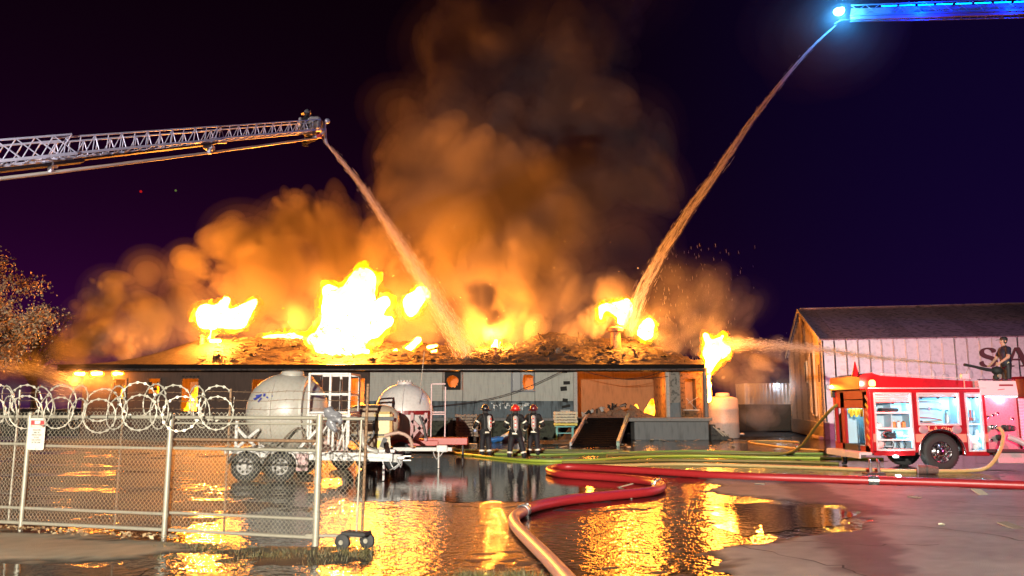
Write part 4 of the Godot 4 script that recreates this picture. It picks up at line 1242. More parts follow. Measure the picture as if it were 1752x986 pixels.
func road_wheel(parent: Node3D, at: Vector3, r: float, width: float, rim_mat: Material, holes := 8) -> void:
	# axis along z, outer side towards +z
	var rub := mat(Color(0.016, 0.016, 0.017), 0.7)
	var w := B.new()
	w.lathe([Vector2(r * 0.55, width / 2), Vector2(r * 0.8, width / 2), Vector2(r * 0.95, width * 0.42), Vector2(r, width * 0.3), Vector2(r, -width * 0.3), Vector2(r * 0.95, -width * 0.42), Vector2(r * 0.8, -width / 2), Vector2(r * 0.5, -width / 2)], Vector3.ZERO, Vector3(0, 0, 1), 36)
	for k in 28:
		var a := TAU * k / 28
		w.box(Vector3(cos(a), sin(a), 0) * r, Vector3(0.02, 0.03, width * 0.62), Basis(Vector3(0, 0, 1), a))
	var wh := obj("wheel", B.new() if false else w, rub, parent, at)
	var rim := B.new()
	rim.lathe([Vector2(r * 0.57, width * 0.5), Vector2(r * 0.52, width * 0.46), Vector2(r * 0.46, width * 0.3), Vector2(r * 0.3, width * 0.34), Vector2(r * 0.2, width * 0.42), Vector2(r * 0.17, width * 0.5), Vector2(0, width * 0.52)], Vector3.ZERO, Vector3(0, 0, 1), 30)
	obj("rim", rim, rim_mat, wh)
	var hb := B.new()
	for k in holes:
		var a := TAU * (k + 0.5) / holes
		hb.lathe([Vector2(0.038, 0.0), Vector2(0.03, 0.012), Vector2(0, 0.012)], Vector3(cos(a) * r * 0.38, sin(a) * r * 0.38, width * 0.315), Vector3(0, 0, 1), 8)
	obj("rim_hole", hb, rub, wh)
	var nb := B.new()
	for k in 8:
		var a := TAU * k / 8
		nb.lathe([Vector2(0.011, 0.0), Vector2(0.011, 0.022), Vector2(0, 0.026)], Vector3(cos(a) * r * 0.25, sin(a) * r * 0.25, width * 0.38), Vector3(0, 0, 1), 6)
	obj("lug_nut", nb, mat(Color(0.4, 0.4, 0.4), 0.3, 0.8), wh)
func trailers() -> void:
	var white := mat(Color(0.5, 0.49, 0.47), 0.45, 0, 2, 1.2)
	var poly := mat(Color(0.37, 0.345, 0.3), 0.38, 0, 1, 0.9)
	poly.subsurf_scatter_enabled = true; poly.subsurf_scatter_strength = 0.1
	var hose := mat(Color(0.05, 0.05, 0.05), 0.5)
	var zinc := mat(Color(0.4, 0.4, 0.38), 0.4, 0.4, 2, 3.0)
	# 1: big white tank on a tandem-axle trailer
	var t := thing("tank_trailer", "white twin-axle trailer with a big round white water tank behind the gate", "trailer")
	var b := B.new()
	tank_shape(b, Vector3(-5.78, 1.66, -20.95), 2.06, 0.99, 0.95, 2.12)
	for k in 2: b.lathe([Vector2(0.84 + 0.05 * k, -0.05), Vector2(0.93 + 0.04 * k, -0.035), Vector2(0.93 + 0.04 * k, 0.035), Vector2(0.84 + 0.05 * k, 0.05)], Vector3(-5.24 - 0.75 * k, 1.66, -20.95), Vector3.RIGHT, 40)
	var tank := obj("tank", b, poly, t)
	var lid := B.new()
	lid.lathe([Vector2(0.29, -0.1), Vector2(0.29, 0.03), Vector2(0.26, 0.06), Vector2(0.1, 0.08), Vector2(0, 0.08)], Vector3(-5.68, 2.64, -20.9), Vector3.UP, 24)
	obj("lid", lid, poly, tank)
	var logo := mat(Color(0.02, 0.03, 0.22), 0.5)
	var lb := B.new()
	for q in [[-6.33, 2.02, 0.2, 0.05, 0.5], [-6.3, 2.07, 0.15, 0.04, 0.2], [-6.25, 1.96, 0.13, 0.04, 0.9], [-6.02, 2.0, 0.14, 0.04, -0.5], [-5.98, 2.06, 0.1, 0.03, -0.2], [-6.15, 2.08, 0.05, 0.08, 0.0]]:
		var zz := -20.95 + 0.95 * pow(maxf(0.0, 1.0 - pow((q[1] - 1.66) / 0.98, 2.0)), 0.5) * pow(1.0 - pow(absf((q[0] + 5.78) / 1.03), 2.5), 0.4)
		lb.box(Vector3(q[0], q[1], zz + 0.005), Vector3(q[2], q[3], 0.012), Basis(Vector3(0, 0, 1), q[4]) * Basis(Vector3.RIGHT, -0.4), 0.004)
	obj("blue_logo", lb, logo, tank)
	var fr := B.new()
	fr.box(Vector3(-5.85, 0.72, -19.95), Vector3(2.3, 0.12, 0.1), Basis(), 0.01); fr.box(Vector3(-5.85, 0.72, -21.95), Vector3(2.3, 0.12, 0.1), Basis(), 0.01)
	for x in [-6.9, -5.85, -4.75]: fr.box(Vector3(x, 0.72, -20.95), Vector3(0.1, 0.11, 1.88), Basis(), 0.01)
	fr.bar(Vector3(-4.7, 0.58, -20.95), Vector3(-2.75, 0.52, -20.35), 0.12, 0.2, Vector3.UP, 0.01)
	fr.bar(Vector3(-5.1, 0.6, -20.05), Vector3(-2.95, 0.55, -20.25), 0.1, 0.2, Vector3.UP, 0.01)
	obj("frame", fr, white, t)
	for sz in [-20.0, -21.9]:
		for q in [[-6.75, 0.78, -6.2, 1.25], [-6.75, 1.45, -6.75, 0.78], [-5.2, 0.78, -4.72, 1.3], [-4.72, 1.5, -4.72, 0.78], [-6.75, 1.28, -6.3, 0.85]]:
			obj("strut", tbar(Vector3(q[0], q[1], sz), Vector3(q[2], q[3], sz), 0.07, 0.07), white, t)
	var strap := B.new()
	var sp := []
	for k in 13:
		var f := k / 12.0
		sp.append(Vector3(lerpf(-5.9, -4.9, f), 0.78 + 0.5 * smoothstep(0.0, 0.7, f) - 0.5 * smoothstep(0.72, 1.0, f), -19.97))
	strap.tube(sp, 0.028, 6)
	obj("hold_down", strap, mat(Color(0.1, 0.07, 0.05), 0.6, 0.3), t)
	for x in [-6.46, -5.61]:
		road_wheel(t, Vector3(x, 0.36, -19.95), 0.36, 0.22, white)
		road_wheel(t, Vector3(x, 0.36, -22.0), 0.36, 0.22, white)
	var fend := B.new()
	for x in [-6.46, -5.61]:
		var pp := PackedVector2Array()
		for k in 11:
			var a := PI * (0.04 + 0.92 * k / 10.0)
			pp.append(Vector2(cos(a), sin(a)) * 0.44)
		for k in range(10, -1, -1):
			var a := PI * (0.04 + 0.92 * k / 10.0)
			pp.append(Vector2(cos(a), sin(a)) * 0.415)
		fend.prism(pp, Transform3D(Basis(), Vector3(x, 0.36, -20.08)), 0.27)
	fend.prism(PackedVector2Array([Vector2(-0.2, 0.12), Vector2(0.2, 0.12), Vector2(0.06, -0.02), Vector2(-0.06, -0.02)]), Transform3D(Basis(), Vector3(-6.035, 0.6, -19.84)), 0.02)
	obj("fender", fend, white, t)
	obj("mud_flap", bx(Vector3(-5.1, 0.5, -19.93), Vector3(0.28, 0.5, 0.02), 0.005), mat(Color(0.5, 0.3, 0.3), 0.5), t)
	# raised platform with square railings at the front
	var rail := B.new()
	for x in [-5.02, -4.5, -4.02]:
		for sz in [-20.05, -21.3]: rail.box(Vector3(x, 1.75, sz), Vector3(0.06, 1.75, 0.06), Basis(), 0.01)
	for y in [2.6, 2.1, 1.65]:
		for sz in [-20.05, -21.3]: rail.box(Vector3(-4.52, y, sz), Vector3(0.94, 0.055, 0.05), Basis(), 0.01)
		for x in [-5.02, -4.02]: rail.box(Vector3(x, y, -20.68), Vector3(0.05, 0.05, 1.2), Basis(), 0.01)
	obj("railing", rail, white, t)
	obj("platform", bx(Vector3(-4.52, 1.58, -20.68), Vector3(1.1, 0.06, 1.3), 0.01), mat(Color(0.5, 0.45, 0.43), 0.5, 0, 2, 2.0), t)
	for x in [-4.95, -4.4, -4.05]: obj("leg", bx(Vector3(x, 1.15, -20.05), Vector3(0.055, 0.85, 0.05), 0.005), white, t)
	for q in [[-4.95, 0.72, -4.45, 1.5], [-4.05, 1.5, -4.3, 0.72], [-4.2, 1.5, -4.12, 0.72]]: obj("brace", tbar(Vector3(q[0], q[1], -20.1), Vector3(q[2], q[3], -20.1), 0.05, 0.04), white, t)
	var pump := B.new()
	pump.tube([Vector3(-4.75, 0.9, -20.5), Vector3(-4.45, 0.9, -20.5)], 0.16, 14)
	pump.box(Vector3(-4.35, 0.82, -20.5), Vector3(0.34, 0.3, 0.3), Basis(), 0.03)
	pump.tube([Vector3(-4.6, 1.05, -20.5), Vector3(-4.6, 1.25, -20.45), Vector3(-4.3, 1.25, -20.4)], 0.04, 8)
	obj("pump", pump, mat(Color(0.3, 0.18, 0.15), 0.5, 0.3, 3, 2.0), t)
	obj("tongue_hose", tb(curve([Vector3(-3.75, 1.2, -20.3), Vector3(-3.7, 0.95, -20.2), Vector3(-3.55, 0.75, -20.2), Vector3(-3.3, 0.68, -20.2)]), 0.07, 10), poly, t)
	var coup := B.new()
	coup.box(Vector3(-2.75, 0.54, -20.3), Vector3(0.2, 0.1, 0.1), Basis(), 0.02)
	for s in [-0.05, 0.05]: coup.bar(Vector3(-2.7, 0.53 + s, -20.3), Vector3(-2.5, 0.53 + s, -20.3), 0.05, 0.03)
	obj("coupler", coup, zinc, t)
	for k in 3: obj("safety_chain", tb(curve([Vector3(-3.2 + k * 0.18, 0.5, -20.2), Vector3(-3.05 + k * 0.16, 0.22 + 0.05 * k, -20.15), Vector3(-2.72, 0.46, -20.25)]), 0.018, 6), mat(Color(0.45, 0.45, 0.45), 0.4, 0.5), t)
	obj("jack_stand", tb([Vector3(-3.12, 0.02, -19.95), Vector3(-3.12, 0.38, -19.95)], 0.03), mat(Color(0.6, 0.6, 0.6), 0.5), t)
	# 2: low tan tank in a black frame
	var t2 := thing("tank_trailer", "low tan tank strapped in a black frame, between the two round white tanks", "trailer")
	var b2 := B.new()
	tank_shape(b2, Vector3(-4.25, 1.34, -24.5), 1.7, 0.52, 0.6, 3.2)
	b2.lathe([Vector2(0.0, -0.75), Vector2(0.12, -0.7), Vector2(0.55, -0.25), Vector2(0.62, 0.0)], Vector3(-4.15, 1.2, -24.5), Vector3.UP, 24)
	obj("tank", b2, mat(Color(0.45, 0.35, 0.25), 0.4, 0, 1, 0.8), t2)
	var yb := B.new()
	yb.box(Vector3(-3.78, 1.26, -24.05), Vector3(0.54, 0.78, 0.5), Basis(), 0.07)
	obj("side_tank", yb, mat(Color(0.6, 0.45, 0.18), 0.4, 0, 1, 0.8), t2)
	var blk := mat(Color(0.015, 0.013, 0.013), 0.5)
	var k2 := B.new()
	k2.box(Vector3(-4.2, 1.45, -23.77), Vector3(1.5, 0.11, 0.03), Basis(), 0.005)
	k2.box(Vector3(-4.2, 0.98, -23.77), Vector3(1.5, 0.05, 0.03), Basis(), 0.005)
	k2.box(Vector3(-4.02, 1.22, -23.75), Vector3(0.07, 0.5, 0.03), Basis(), 0.005)
	k2.bar(Vector3(-4.75, 0.98, -23.76), Vector3(-4.4, 0.6, -23.76), 0.05, 0.05); k2.bar(Vector3(-4.02, 0.98, -23.76), Vector3(-4.4, 0.6, -23.76), 0.05, 0.05)
	obj("tank_frame", k2, blk, t2)
	var tg := B.new()
	tg.bar(Vector3(-4.6, 0.55, -24.2), Vector3(-1.75, 0.56, -24.0), 0.1, 0.11, Vector3.UP, 0.01)
	tg.box(Vector3(-2.05, 0.58, -24.0), Vector3(0.32, 0.2, 0.16), Basis(), 0.02)
	tg.bar(Vector3(-5.2, 0.52, -23.8), Vector3(-3.4, 0.52, -23.8), 0.1, 0.1, Vector3.UP, 0.01)
	obj("tongue", tg, white, t2)
	obj("warning_panel", bx(Vector3(-3.75, 0.75, -23.72), Vector3(0.45, 0.34, 0.02), 0.0, Basis(Vector3(0, 0, 1), 0.12)), mat(Color(0.5, 0.42, 0.3), 0.6), t2)
	obj("black_stripe", bx(Vector3(-3.72, 0.76, -23.705), Vector3(0.14, 0.28, 0.02), 0.0, Basis(Vector3(0, 0, 1), -0.35)), blk, t2)
	obj("yellow_stripe", bx(Vector3(-3.88, 0.72, -23.704), Vector3(0.1, 0.2, 0.02), 0.0, Basis(Vector3(0, 0, 1), -0.35)), mat(Color(0.7, 0.5, 0.03), 0.5), t2)
	obj("suction_hose", tb(curve([Vector3(-3.7, 0.95, -23.7), Vector3(-3.3, 1.05, -23.7), Vector3(-2.98, 0.9, -23.75), Vector3(-2.9, 0.62, -23.8)]), 0.055, 10), mat(Color(0.4, 0.26, 0.2), 0.5), t2)
	obj("jack_stand", tb([Vector3(-2.15, 0.02, -24.0), Vector3(-2.15, 0.52, -24.0)], 0.035), zinc, t2)
	obj("drip_chain", tb(curve([Vector3(-2.3, 0.5, -23.9), Vector3(-2.2, 0.28, -23.9), Vector3(-2.0, 0.5, -23.9)]), 0.014, 5), zinc, t2)
	for x in [-4.9, -4.2]: road_wheel(t2, Vector3(x, 0.33, -23.75), 0.33, 0.2, white)
	# 3: white ball tank in a red frame
	var red := mat(Color(0.2, 0.012, 0.014), 0.4, 0, 1, 1.0)
	var t3 := thing("tank_trailer", "round white tank in a dark red frame on a red trailer bed", "trailer")
	var b3 := B.new()
	tank_shape(b3, Vector3(-3.65, 1.58, -27.5), 1.95, 1.0, 0.95, 2.1)
	b3.lathe([Vector2(0.96, -0.03), Vector2(1.015, -0.02), Vector2(1.015, 0.02), Vector2(0.96, 0.03)], Vector3(-3.6, 1.58, -27.5), Vector3.RIGHT, 40)
	var tk := obj("tank", b3, mat(Color(0.55, 0.52, 0.5), 0.4, 0, 1, 0.8), t3)
	var ld := B.new()
	ld.lathe([Vector2(0.26, -0.1), Vector2(0.26, 0.04), Vector2(0, 0.06)], Vector3(-3.65, 2.58, -27.5), Vector3.UP, 20)
	for k in 5: ld.box(Vector3(-3.85 + k * 0.1, 2.66, -27.35), Vector3(0.03, 0.06, 0.03))
	obj("lid", ld, mat(Color(0.5, 0.45, 0.44), 0.5), tk)
	var band := B.new()
	var bp := []
	for k in 25:
		var a := PI * k / 24.0
		bp.append(Vector3(-3.65 + cos(a) * 1.0, 1.6, -27.5 + sin(a) * 0.98))
	for k in 24: band.bar(bp[k], bp[k + 1], 0.03, 0.13)
	for q in [[-3.25, 1.6, -3.25, 0.7], [-2.8, 1.6, -2.8, 0.7], [-3.3, 0.75, -2.75, 1.4], [-2.75, 0.85, -3.25, 1.35], [-4.4, 1.6, -4.4, 0.7]]: band.bar(Vector3(q[0], q[1], -26.5), Vector3(q[2], q[3], -26.5), 0.1, 0.08, Vector3(0, 0, 1))
	obj("tank_frame", band, red, t3)
	var bed := B.new()
	bed.box(Vector3(-3.6, 0.62, -27.4), Vector3(2.4, 0.18, 1.6), Basis(), 0.02)
	bed.box(Vector3(-2.15, 0.68, -26.9), Vector3(1.4, 0.24, 0.5), Basis(), 0.02)
	obj("bed", bed, mat(Color(0.36, 0.03, 0.02), 0.45, 0, 2, 1.0), t3)
	var lad := B.new()
	var pink := mat(Color(0.5, 0.3, 0.3), 0.5)
	for x in [-2.66, -2.2]: lad.bar(Vector3(x, 0.7, -26.75), Vector3(x, 2.56 if x < -2.4 else 2.45, -26.75), 0.035, 0.035)
	for y in [2.54, 1.62, 1.55]: lad.bar(Vector3(-2.66, y, -26.75), Vector3(-2.2, y, -26.75), 0.035, 0.035)
	obj("ladder_frame", lad, pink, t3)
	obj("plumbing_hose", tb(curve([Vector3(-3.0, 1.5, -26.4), Vector3(-2.85, 1.15, -26.35), Vector3(-2.8, 0.8, -26.4)]), 0.04, 8), hose, t3)
	obj("whip_aerial", tb([Vector3(-3.05, 1.9, -26.6), Vector3(-2.9, 3.6, -26.6)], 0.012, 5), mat(Color(0.3, 0.28, 0.25), 0.5), t3)
	obj("jack_stand", tb([Vector3(-1.62, 0.02, -26.9), Vector3(-1.62, 0.6, -26.9)], 0.035), hose, t3)
	for x in [-4.3, -3.6]: road_wheel(t3, Vector3(x, 0.33, -26.55), 0.33, 0.2, mat(Color(0.4, 0.4, 0.4), 0.5))

# ---------------------------------------------------------------- the fire engine
const TZ := -23.1      # plane of the side that faces us
func pumper() -> void:
	var t := thing("fire_engine", "red pumper fire engine with open lit equipment compartments", "fire engine")
	var red := mat(Color(0.3, 0.008, 0.012), 0.28, 0, 1, 0.6)
	red.clearcoat_enabled = true; red.clearcoat = 0.6; red.clearcoat_roughness = 0.08
	var deep_red := mat(Color(0.3, 0.008, 0.012), 0.35)
	var coral := mat(Color(0.62, 0.2, 0.15), 0.35)
	var alu := mat(Color(0.62, 0.6, 0.62), 0.35, 0.3, 1, 2.0)
	var steel := mat(Color(0.55, 0.5, 0.52), 0.3, 0.75, 1, 1.5)
	var chrome := mat(Color(0.7, 0.7, 0.72), 0.12, 1.0)
	var shelf := mat(Color(0.62, 0.65, 0.68), 0.45)
	var inside := mat(Color(0.36, 0.47, 0.55), 0.5)
	var rub := mat(Color(0.015, 0.015, 0.016), 0.7)
	var z := TZ
	var zb := TZ - 2.45
	# body: frames round the compartments, back wall, floor and top
	var b := B.new()
	for q in [[10.22, 10.30], [11.38, 11.53], [12.74, 12.90], [13.38, 13.48]]:
		b.box(Vector3((q[0] + q[1]) / 2, 1.36, z - 0.03), Vector3(q[1] - q[0], 1.7, 0.06), Basis(), 0.012)
	b.box(Vector3(11.85, 2.24, z - 0.03), Vector3(3.26, 0.1, 0.06), Basis(), 0.012)
	b.box(Vector3(10.8, 0.5, z - 0.03), Vector3(1.16, 0.14, 0.06), Basis(), 0.012)
	b.box(Vector3(13.14, 0.48, z - 0.03), Vector3(0.68, 0.12, 0.06), Basis(), 0.012)
	b.box(Vector3(12.2, 1.36, zb + 0.6), Vector3(2.5, 1.7, 1.1))
	b.box(Vector3(11.85, 2.28, (z + zb) / 2), Vector3(3.2, 0.04, 2.3))
	var body := obj("body", b, red, t)
	# panel over the wheel with its arch
	var arch := PackedVector2Array([Vector2(11.53, 1.27), Vector2(11.53, 0.43)])
	var c := Vector2(12.13, 0.5)
	for k in 19:
		var a := PI * (1.03 - 1.06 * k / 18.0)
		var p := c + Vector2(cos(a), sin(a)) * 0.63
		arch.append(Vector2(clampf(p.x, 11.535, 12.735), maxf(p.y, 0.43)))
	arch.append(Vector2(12.74, 0.43)); arch.append(Vector2(12.74, 1.27))
	var pb := B.new()
	pb.prism(arch, Transform3D(Basis(), Vector3(0, 0, z - 0.05)), 0.05)
	obj("wheel_panel", pb, red, t)
	var st := B.new()
	for s in [-1, 1]:
		var sp := PackedVector2Array()
		var x0 := 11.42 if s < 0 else 12.86
		sp.append(Vector2(x0, 1.03)); sp.append(Vector2(x0, 0.8))
		for k in 6:
			var y := 0.8 + 0.23 * k / 5.0
			sp.append(Vector2(c.x + s * sqrt(maxf(0.0, 0.655 * 0.655 - (y - 0.5) * (y - 0.5))), y))
		st.prism(sp, Transform3D(Basis(), Vector3(0, 0, z + 0.001)), 0.004)
	st.box(Vector3(10.26, 0.92, z + 0.003), Vector3(0.07, 0.23, 0.004)); st.box(Vector3(13.43, 0.92, z + 0.003), Vector3(0.08, 0.23, 0.004))
	obj("reflective_stripe", st, coral, t)
	var fl := B.new()
	var fpts := []
	for k in 23:
		var a := PI * (1.02 - 1.04 * k / 22.0)
		fpts.append(Vector3(c.x + cos(a) * 0.645, c.y + sin(a) * 0.645, z + 0.025))
	fl.tube(fpts, 0.03, 8)
	obj("fender_trim", fl, chrome, t)
	for x in [11.66, 12.6]:
		var ov := B.new()
		ov.lathe([Vector2(0.12, 0.0), Vector2(0.12, 0.012), Vector2(0.1, 0.02), Vector2(0, 0.02)], Vector3(0, 0, 0), Vector3(0, 0, 1), 24)
		var o := obj("fuel_door", ov, mat(Color(0.3, 0.24, 0.27), 0.4, 0.3), t)
		o.transform = Transform3D(Basis().scaled(Vector3(1.15, 1.0, 1.0)), Vector3(x, 1.15, z))
	var f := SystemFont.new()
	f.font_names = PackedStringArray(["Droid Serif"]); f.font_italic = true; f.font_weight = 700
	var tm := TextMesh.new()
	tm.text = "L.A. City"; tm.font = f; tm.font_size = 40; tm.pixel_size = 0.0042; tm.depth = 0.004
	obj("gold_lettering", tm, mat(Color(0.7, 0.55, 0.3), 0.35, 0.3), t, Vector3(12.14, 1.17, z + 0.003)).rotation.z = -0.05
	# compartments
	compartment(t, "rear_compartment", 10.30, 11.38, 0.57, 2.19, 0.62, [0.86, 1.18, 1.62], true, inside, shelf, alu)
	compartment(t, "middle_compartment", 11.53, 12.74, 1.27, 2.19, 0.55, [], false, inside, shelf, alu)
	compartment(t, "front_compartment", 12.90, 13.38, 0.54, 2.19, 0.55, [1.3], false, inside, shelf, alu)
	# hose bed and its cover
	var cov := B.new()
	cov.prism(PackedVector2Array([Vector2(9.98, 2.3), Vector2(13.25, 2.3), Vector2(13.25, 2.52), Vector2(10.6, 2.68), Vector2(10.35, 2.76), Vector2(10.02, 2.68)]), Transform3D(Basis(), Vector3(0, 0, zb + 0.1)), 2.2)
	obj("hose_bed_cover", cov, red, t)
	obj("drip_rail", bx(Vector3(11.82, 2.315, z + 0.015), Vector3(3.36, 0.035, 0.05), 0.01), alu, t)
	obj("top_edge", bx(Vector3(11.9, 2.66, z - 0.12), Vector3(2.6, 0.03, 0.03), 0.008, Basis(Vector3(0, 0, 1), -0.055)), alu, t)
	obj("antenna_fin", fin(Vector3(9.98, 2.66, z - 0.35)), red, t)
	# rear face: beaver tail, open hose compartment, lamps
	var rf := B.new()
	for q in [[-0.05, 0.34], [-2.36, 0.2], [-1.7, 0.3]]: rf.box(Vector3(10.19, 1.36, z + q[0] - q[1] / 2), Vector3(0.08, 1.75, q[1]), Basis(), 0.012)
	rf.box(Vector3(10.19, 2.03, (z + zb) / 2), Vector3(0.08, 0.56, 2.3), Basis(), 0.012)
	rf.box(Vector3(10.19, 0.58, (z + zb) / 2), Vector3(0.08, 0.22, 2.3), Basis(), 0.012)
	obj("rear_face", rf, deep_red, t)
	var chev := mat(Color(0.65, 0.4, 0.04), 0.4)
	for k in 7: obj("chevron", bx(Vector3(10.143, 0.72 + k * 0.22, z - 0.13), Vector3(0.006, 0.08, 0.2), 0.0, Basis(Vector3.RIGHT, 0.6)), chev if k % 2 else coral, t)
	var rc := B.new()
	rc.box(Vector3(10.85, 1.3, z - 1.05), Vector3(0.04, 1.5, 1.8)); rc.box(Vector3(10.5, 0.68, z - 1.05), Vector3(0.7, 0.03, 1.8)); rc.box(Vector3(10.5, 2.0, z - 1.05), Vector3(0.7, 0.03, 1.8))
	rc.box(Vector3(10.5, 1.3, z - 1.96), Vector3(0.7, 1.4, 0.03))
	obj("rear_hose_compartment", rc, inside, t)
	lit_strip(t, Vector3(10.3, 1.95, z - 1.0), Vector3(0.05, 0.03, 1.4), 0.8, Vector3(10.35, 1.85, z - 1.0))
	var tail := B.new()
	tail.box(Vector3(10.0, 0.48, (z + zb) / 2), Vector3(0.36, 0.08, 2.4), Basis(), 0.015)
	tail.box(Vector3(9.83, 0.42, (z + zb) / 2), Vector3(0.05, 0.16, 2.4), Basis(), 0.01)
	obj("tailboard", tail, alu, t)
	for q in [[z - 0.15, "rear_grab_rail"], [zb + 0.2, "rear_grab_rail"]]: obj(q[1], tb([Vector3(10.05, 0.75, q[0]), Vector3(10.05, 1.75, q[0])], 0.018), chrome, t)
	var amb := B.new()
	amb.lathe([Vector2(0.06, -0.06), Vector2(0.075, 0.0), Vector2(0.07, 0.09), Vector2(0.04, 0.12), Vector2(0, 0.12)], Vector3(10.1, 2.38, zb + 0.05), Vector3.UP, 14)
	obj("amber_lamp", amb, glow(Color(1.0, 0.55, 0.05), 16.0), t)
	omni("amber_light", Vector3(9.92, 2.42, zb + 0.05), Color(1.0, 0.5, 0.04), 1.6, 0.05, t)
	obj("lamp_bracket", bx(Vector3(10.1, 2.2, zb + 0.05), Vector3(0.1, 0.24, 0.1), 0.01), rub, t)
	var rl := B.new()
	rl.lathe([Vector2(0.07, -0.05), Vector2(0.09, 0.0), Vector2(0.085, 0.09), Vector2(0.05, 0.13), Vector2(0, 0.13)], Vector3(10.28, 2.42, z + 0.02), Vector3.UP, 16)
	obj("red_beacon_lamp", rl, glow(Color(1.0, 0.12, 0.03), 22.0), t)
	omni("red_beacon_light", Vector3(10.2, 2.46, z + 0.22), Color(1.0, 0.03, 0.02), 18.0, 0.05, t)
	obj("rear_light_bar", bx(Vector3(10.12, 2.5, z - 1.1), Vector3(0.16, 0.22, 1.5), 0.02), mat(Color(0.16, 0.03, 0.02), 0.4), t)
	# wheels
	for q in [[12.13, z - 0.14], [12.13, zb + 0.14]]:
		big_wheel(t, Vector3(q[0], 0.52, q[1]), chrome, rub, 1.0 if q[1] > z - 1.0 else -1.0)
	obj("chassis", bx(Vector3(13.2, 0.55, (z + zb) / 2), Vector3(6.2, 0.3, 1.0), 0.03), rub, t)
	obj("under_light", bx(Vector3(10.85, 0.4, z - 0.06), Vector3(0.14, 0.06, 0.06), 0.01), glow(Color(0.8, 0.95, 0.9), 10.0), t)
	omni("under_light_lamp", Vector3(10.85, 0.32, z + 0.02), Color(0.8, 0.95, 0.9), 1.2, 0.04, t)
	# pump panel
	obj("pump_panel", bx(Vector3(13.95, 1.3, z - 0.12), Vector3(0.94, 1.5, 0.06), 0.01), steel, t)
	obj("pump_house", bx(Vector3(13.95, 1.4, (z + zb) / 2 - 0.1), Vector3(0.9, 1.9, 2.0)), deep_red, t)
	var deckb := B.new()
	deckb.prism(PackedVector2Array([Vector2(13.36, 2.12), Vector2(14.42, 2.12), Vector2(14.38, 2.52), Vector2(13.3, 2.52)]), Transform3D(Basis(), Vector3(0, 0, z - 0.5)), 0.52)
	var deck := obj("deck_box", deckb, mat(Color(0.6, 0.52, 0.54), 0.4, 0.1), t)
	obj("handle_slot", bx(Vector3(14.1, 2.4, z + 0.022), Vector3(0.4, 0.05, 0.012), 0.004), mat(Color(0.14, 0.02, 0.03), 0.5), deck)
	obj("maker_script", bx(Vector3(13.95, 2.28, z + 0.021), Vector3(0.2, 0.018, 0.006), 0.002, Basis(Vector3(0, 0, 1), 0.1)), mat(Color(0.3, 0.04, 0.06), 0.5), deck)
	obj("deck_rail", tb([Vector3(13.32, 2.56, z - 0.02), Vector3(14.4, 2.56, z - 0.02)], 0.015), chrome, deck)
	lit_strip(t, Vector3(13.95, 2.08, z - 0.02), Vector3(0.92, 0.03, 0.04), 0.4, Vector3(13.95, 2.02, z - 0.02))
	for q in [[13.66, 1.22, 0.06], [14.0, 1.2, 0.075], [14.14, 1.19, 0.08], [13.82, 0.93, 0.075]]:
		var vb := B.new()
		vb.lathe([Vector2(q[2] * 1.2, 0.0), Vector2(q[2] * 1.2, 0.04), Vector2(q[2] * 0.8, 0.05), Vector2(q[2] * 0.8, 0.12), Vector2(q[2], 0.13), Vector2(q[2], 0.2), Vector2(q[2] * 0.7, 0.22), Vector2(0, 0.22)], Vector3(q[0], q[1], z - 0.09), Vector3(0, 0, 1), 18)
		var v := obj("outlet", vb, rub if q[0] != 13.66 else chrome, t)
	for q in [[13.56, 1.5], [13.7, 1.55], [13.84, 1.6], [14.25, 1.45], [13.6, 0.85]]:
		var gb := B.new()
		gb.lathe([Vector2(0.045, 0), Vector2(0.045, 0.03), Vector2(0.036, 0.03), Vector2(0, 0.025)], Vector3(q[0], q[1], z - 0.09), Vector3(0, 0, 1), 16)
		obj("gauge", gb, chrome, t)
	for k in 8: obj("panel_bolt", bx(Vector3(13.52, 0.95 + k * 0.1, z - 0.08), Vector3(0.03, 0.03, 0.03), 0.006), coral, t)
	# roll-up door and cab further right, mostly outside the picture
	var ru := B.new()
	for k in 34: ru.box(Vector3(14.86, 0.62 + k * 0.042, z - 0.05), Vector3(0.84, 0.036, 0.03), Basis(), 0.012)
	stuff(obj("roll_up_door", ru, mat(Color(0.5, 0.55, 0.62), 0.4, 0.3), t))
	obj("door_frame", bx(Vector3(14.86, 1.32, z - 0.5), Vector3(0.9, 1.5, 0.8), 0.02), deep_red, t)
	var cab := B.new()
	cab.box(Vector3(16.9, 1.55, (z + zb) / 2), Vector3(3.1, 2.3, 2.4), Basis(), 0.08)
	obj("cab", cab, red, t)
	for x in [16.1, 17.5]: obj("cab_window", bx(Vector3(x, 2.05, z - 0.01), Vector3(0.9, 0.75, 0.08), 0.02), mat(Color(0.01, 0.012, 0.015), 0.08), t)
	big_wheel(t, Vector3(16.6, 0.52, z - 0.14), chrome, rub, 1.0)
	var step := B.new()
	step.box(Vector3(14.25, 0.36, z - 0.12), Vector3(1.1, 0.3, 0.26), Basis(), 0.02)
	obj("running_board", step, mat(Color(0.55, 0.45, 0.48), 0.35, 0.4, 1, 2.0), t)
	obj("step_bumper", bx(Vector3(14.1, 0.56, z + 0.02), Vector3(1.4, 0.1, 0.12), 0.02), rub, t)
	obj("side_flasher_lamp", bx(Vector3(15.55, 1.25, z + 0.04), Vector3(0.16, 0.12, 0.08), 0.02), glow(Color(1.0, 0.02, 0.06), 16.0), t)
	omni("side_flasher_light", Vector3(15.55, 1.25, z + 0.4), Color(1.0, 0.03, 0.12), 16.0, 0.06, t)
	# deck gun on top
	var gun := thing("deck_gun", "black deck gun water monitor swivelled left on top of the fire engine", "water monitor", Vector3(14.5, 2.5, -24.2))
	var gb := B.new()
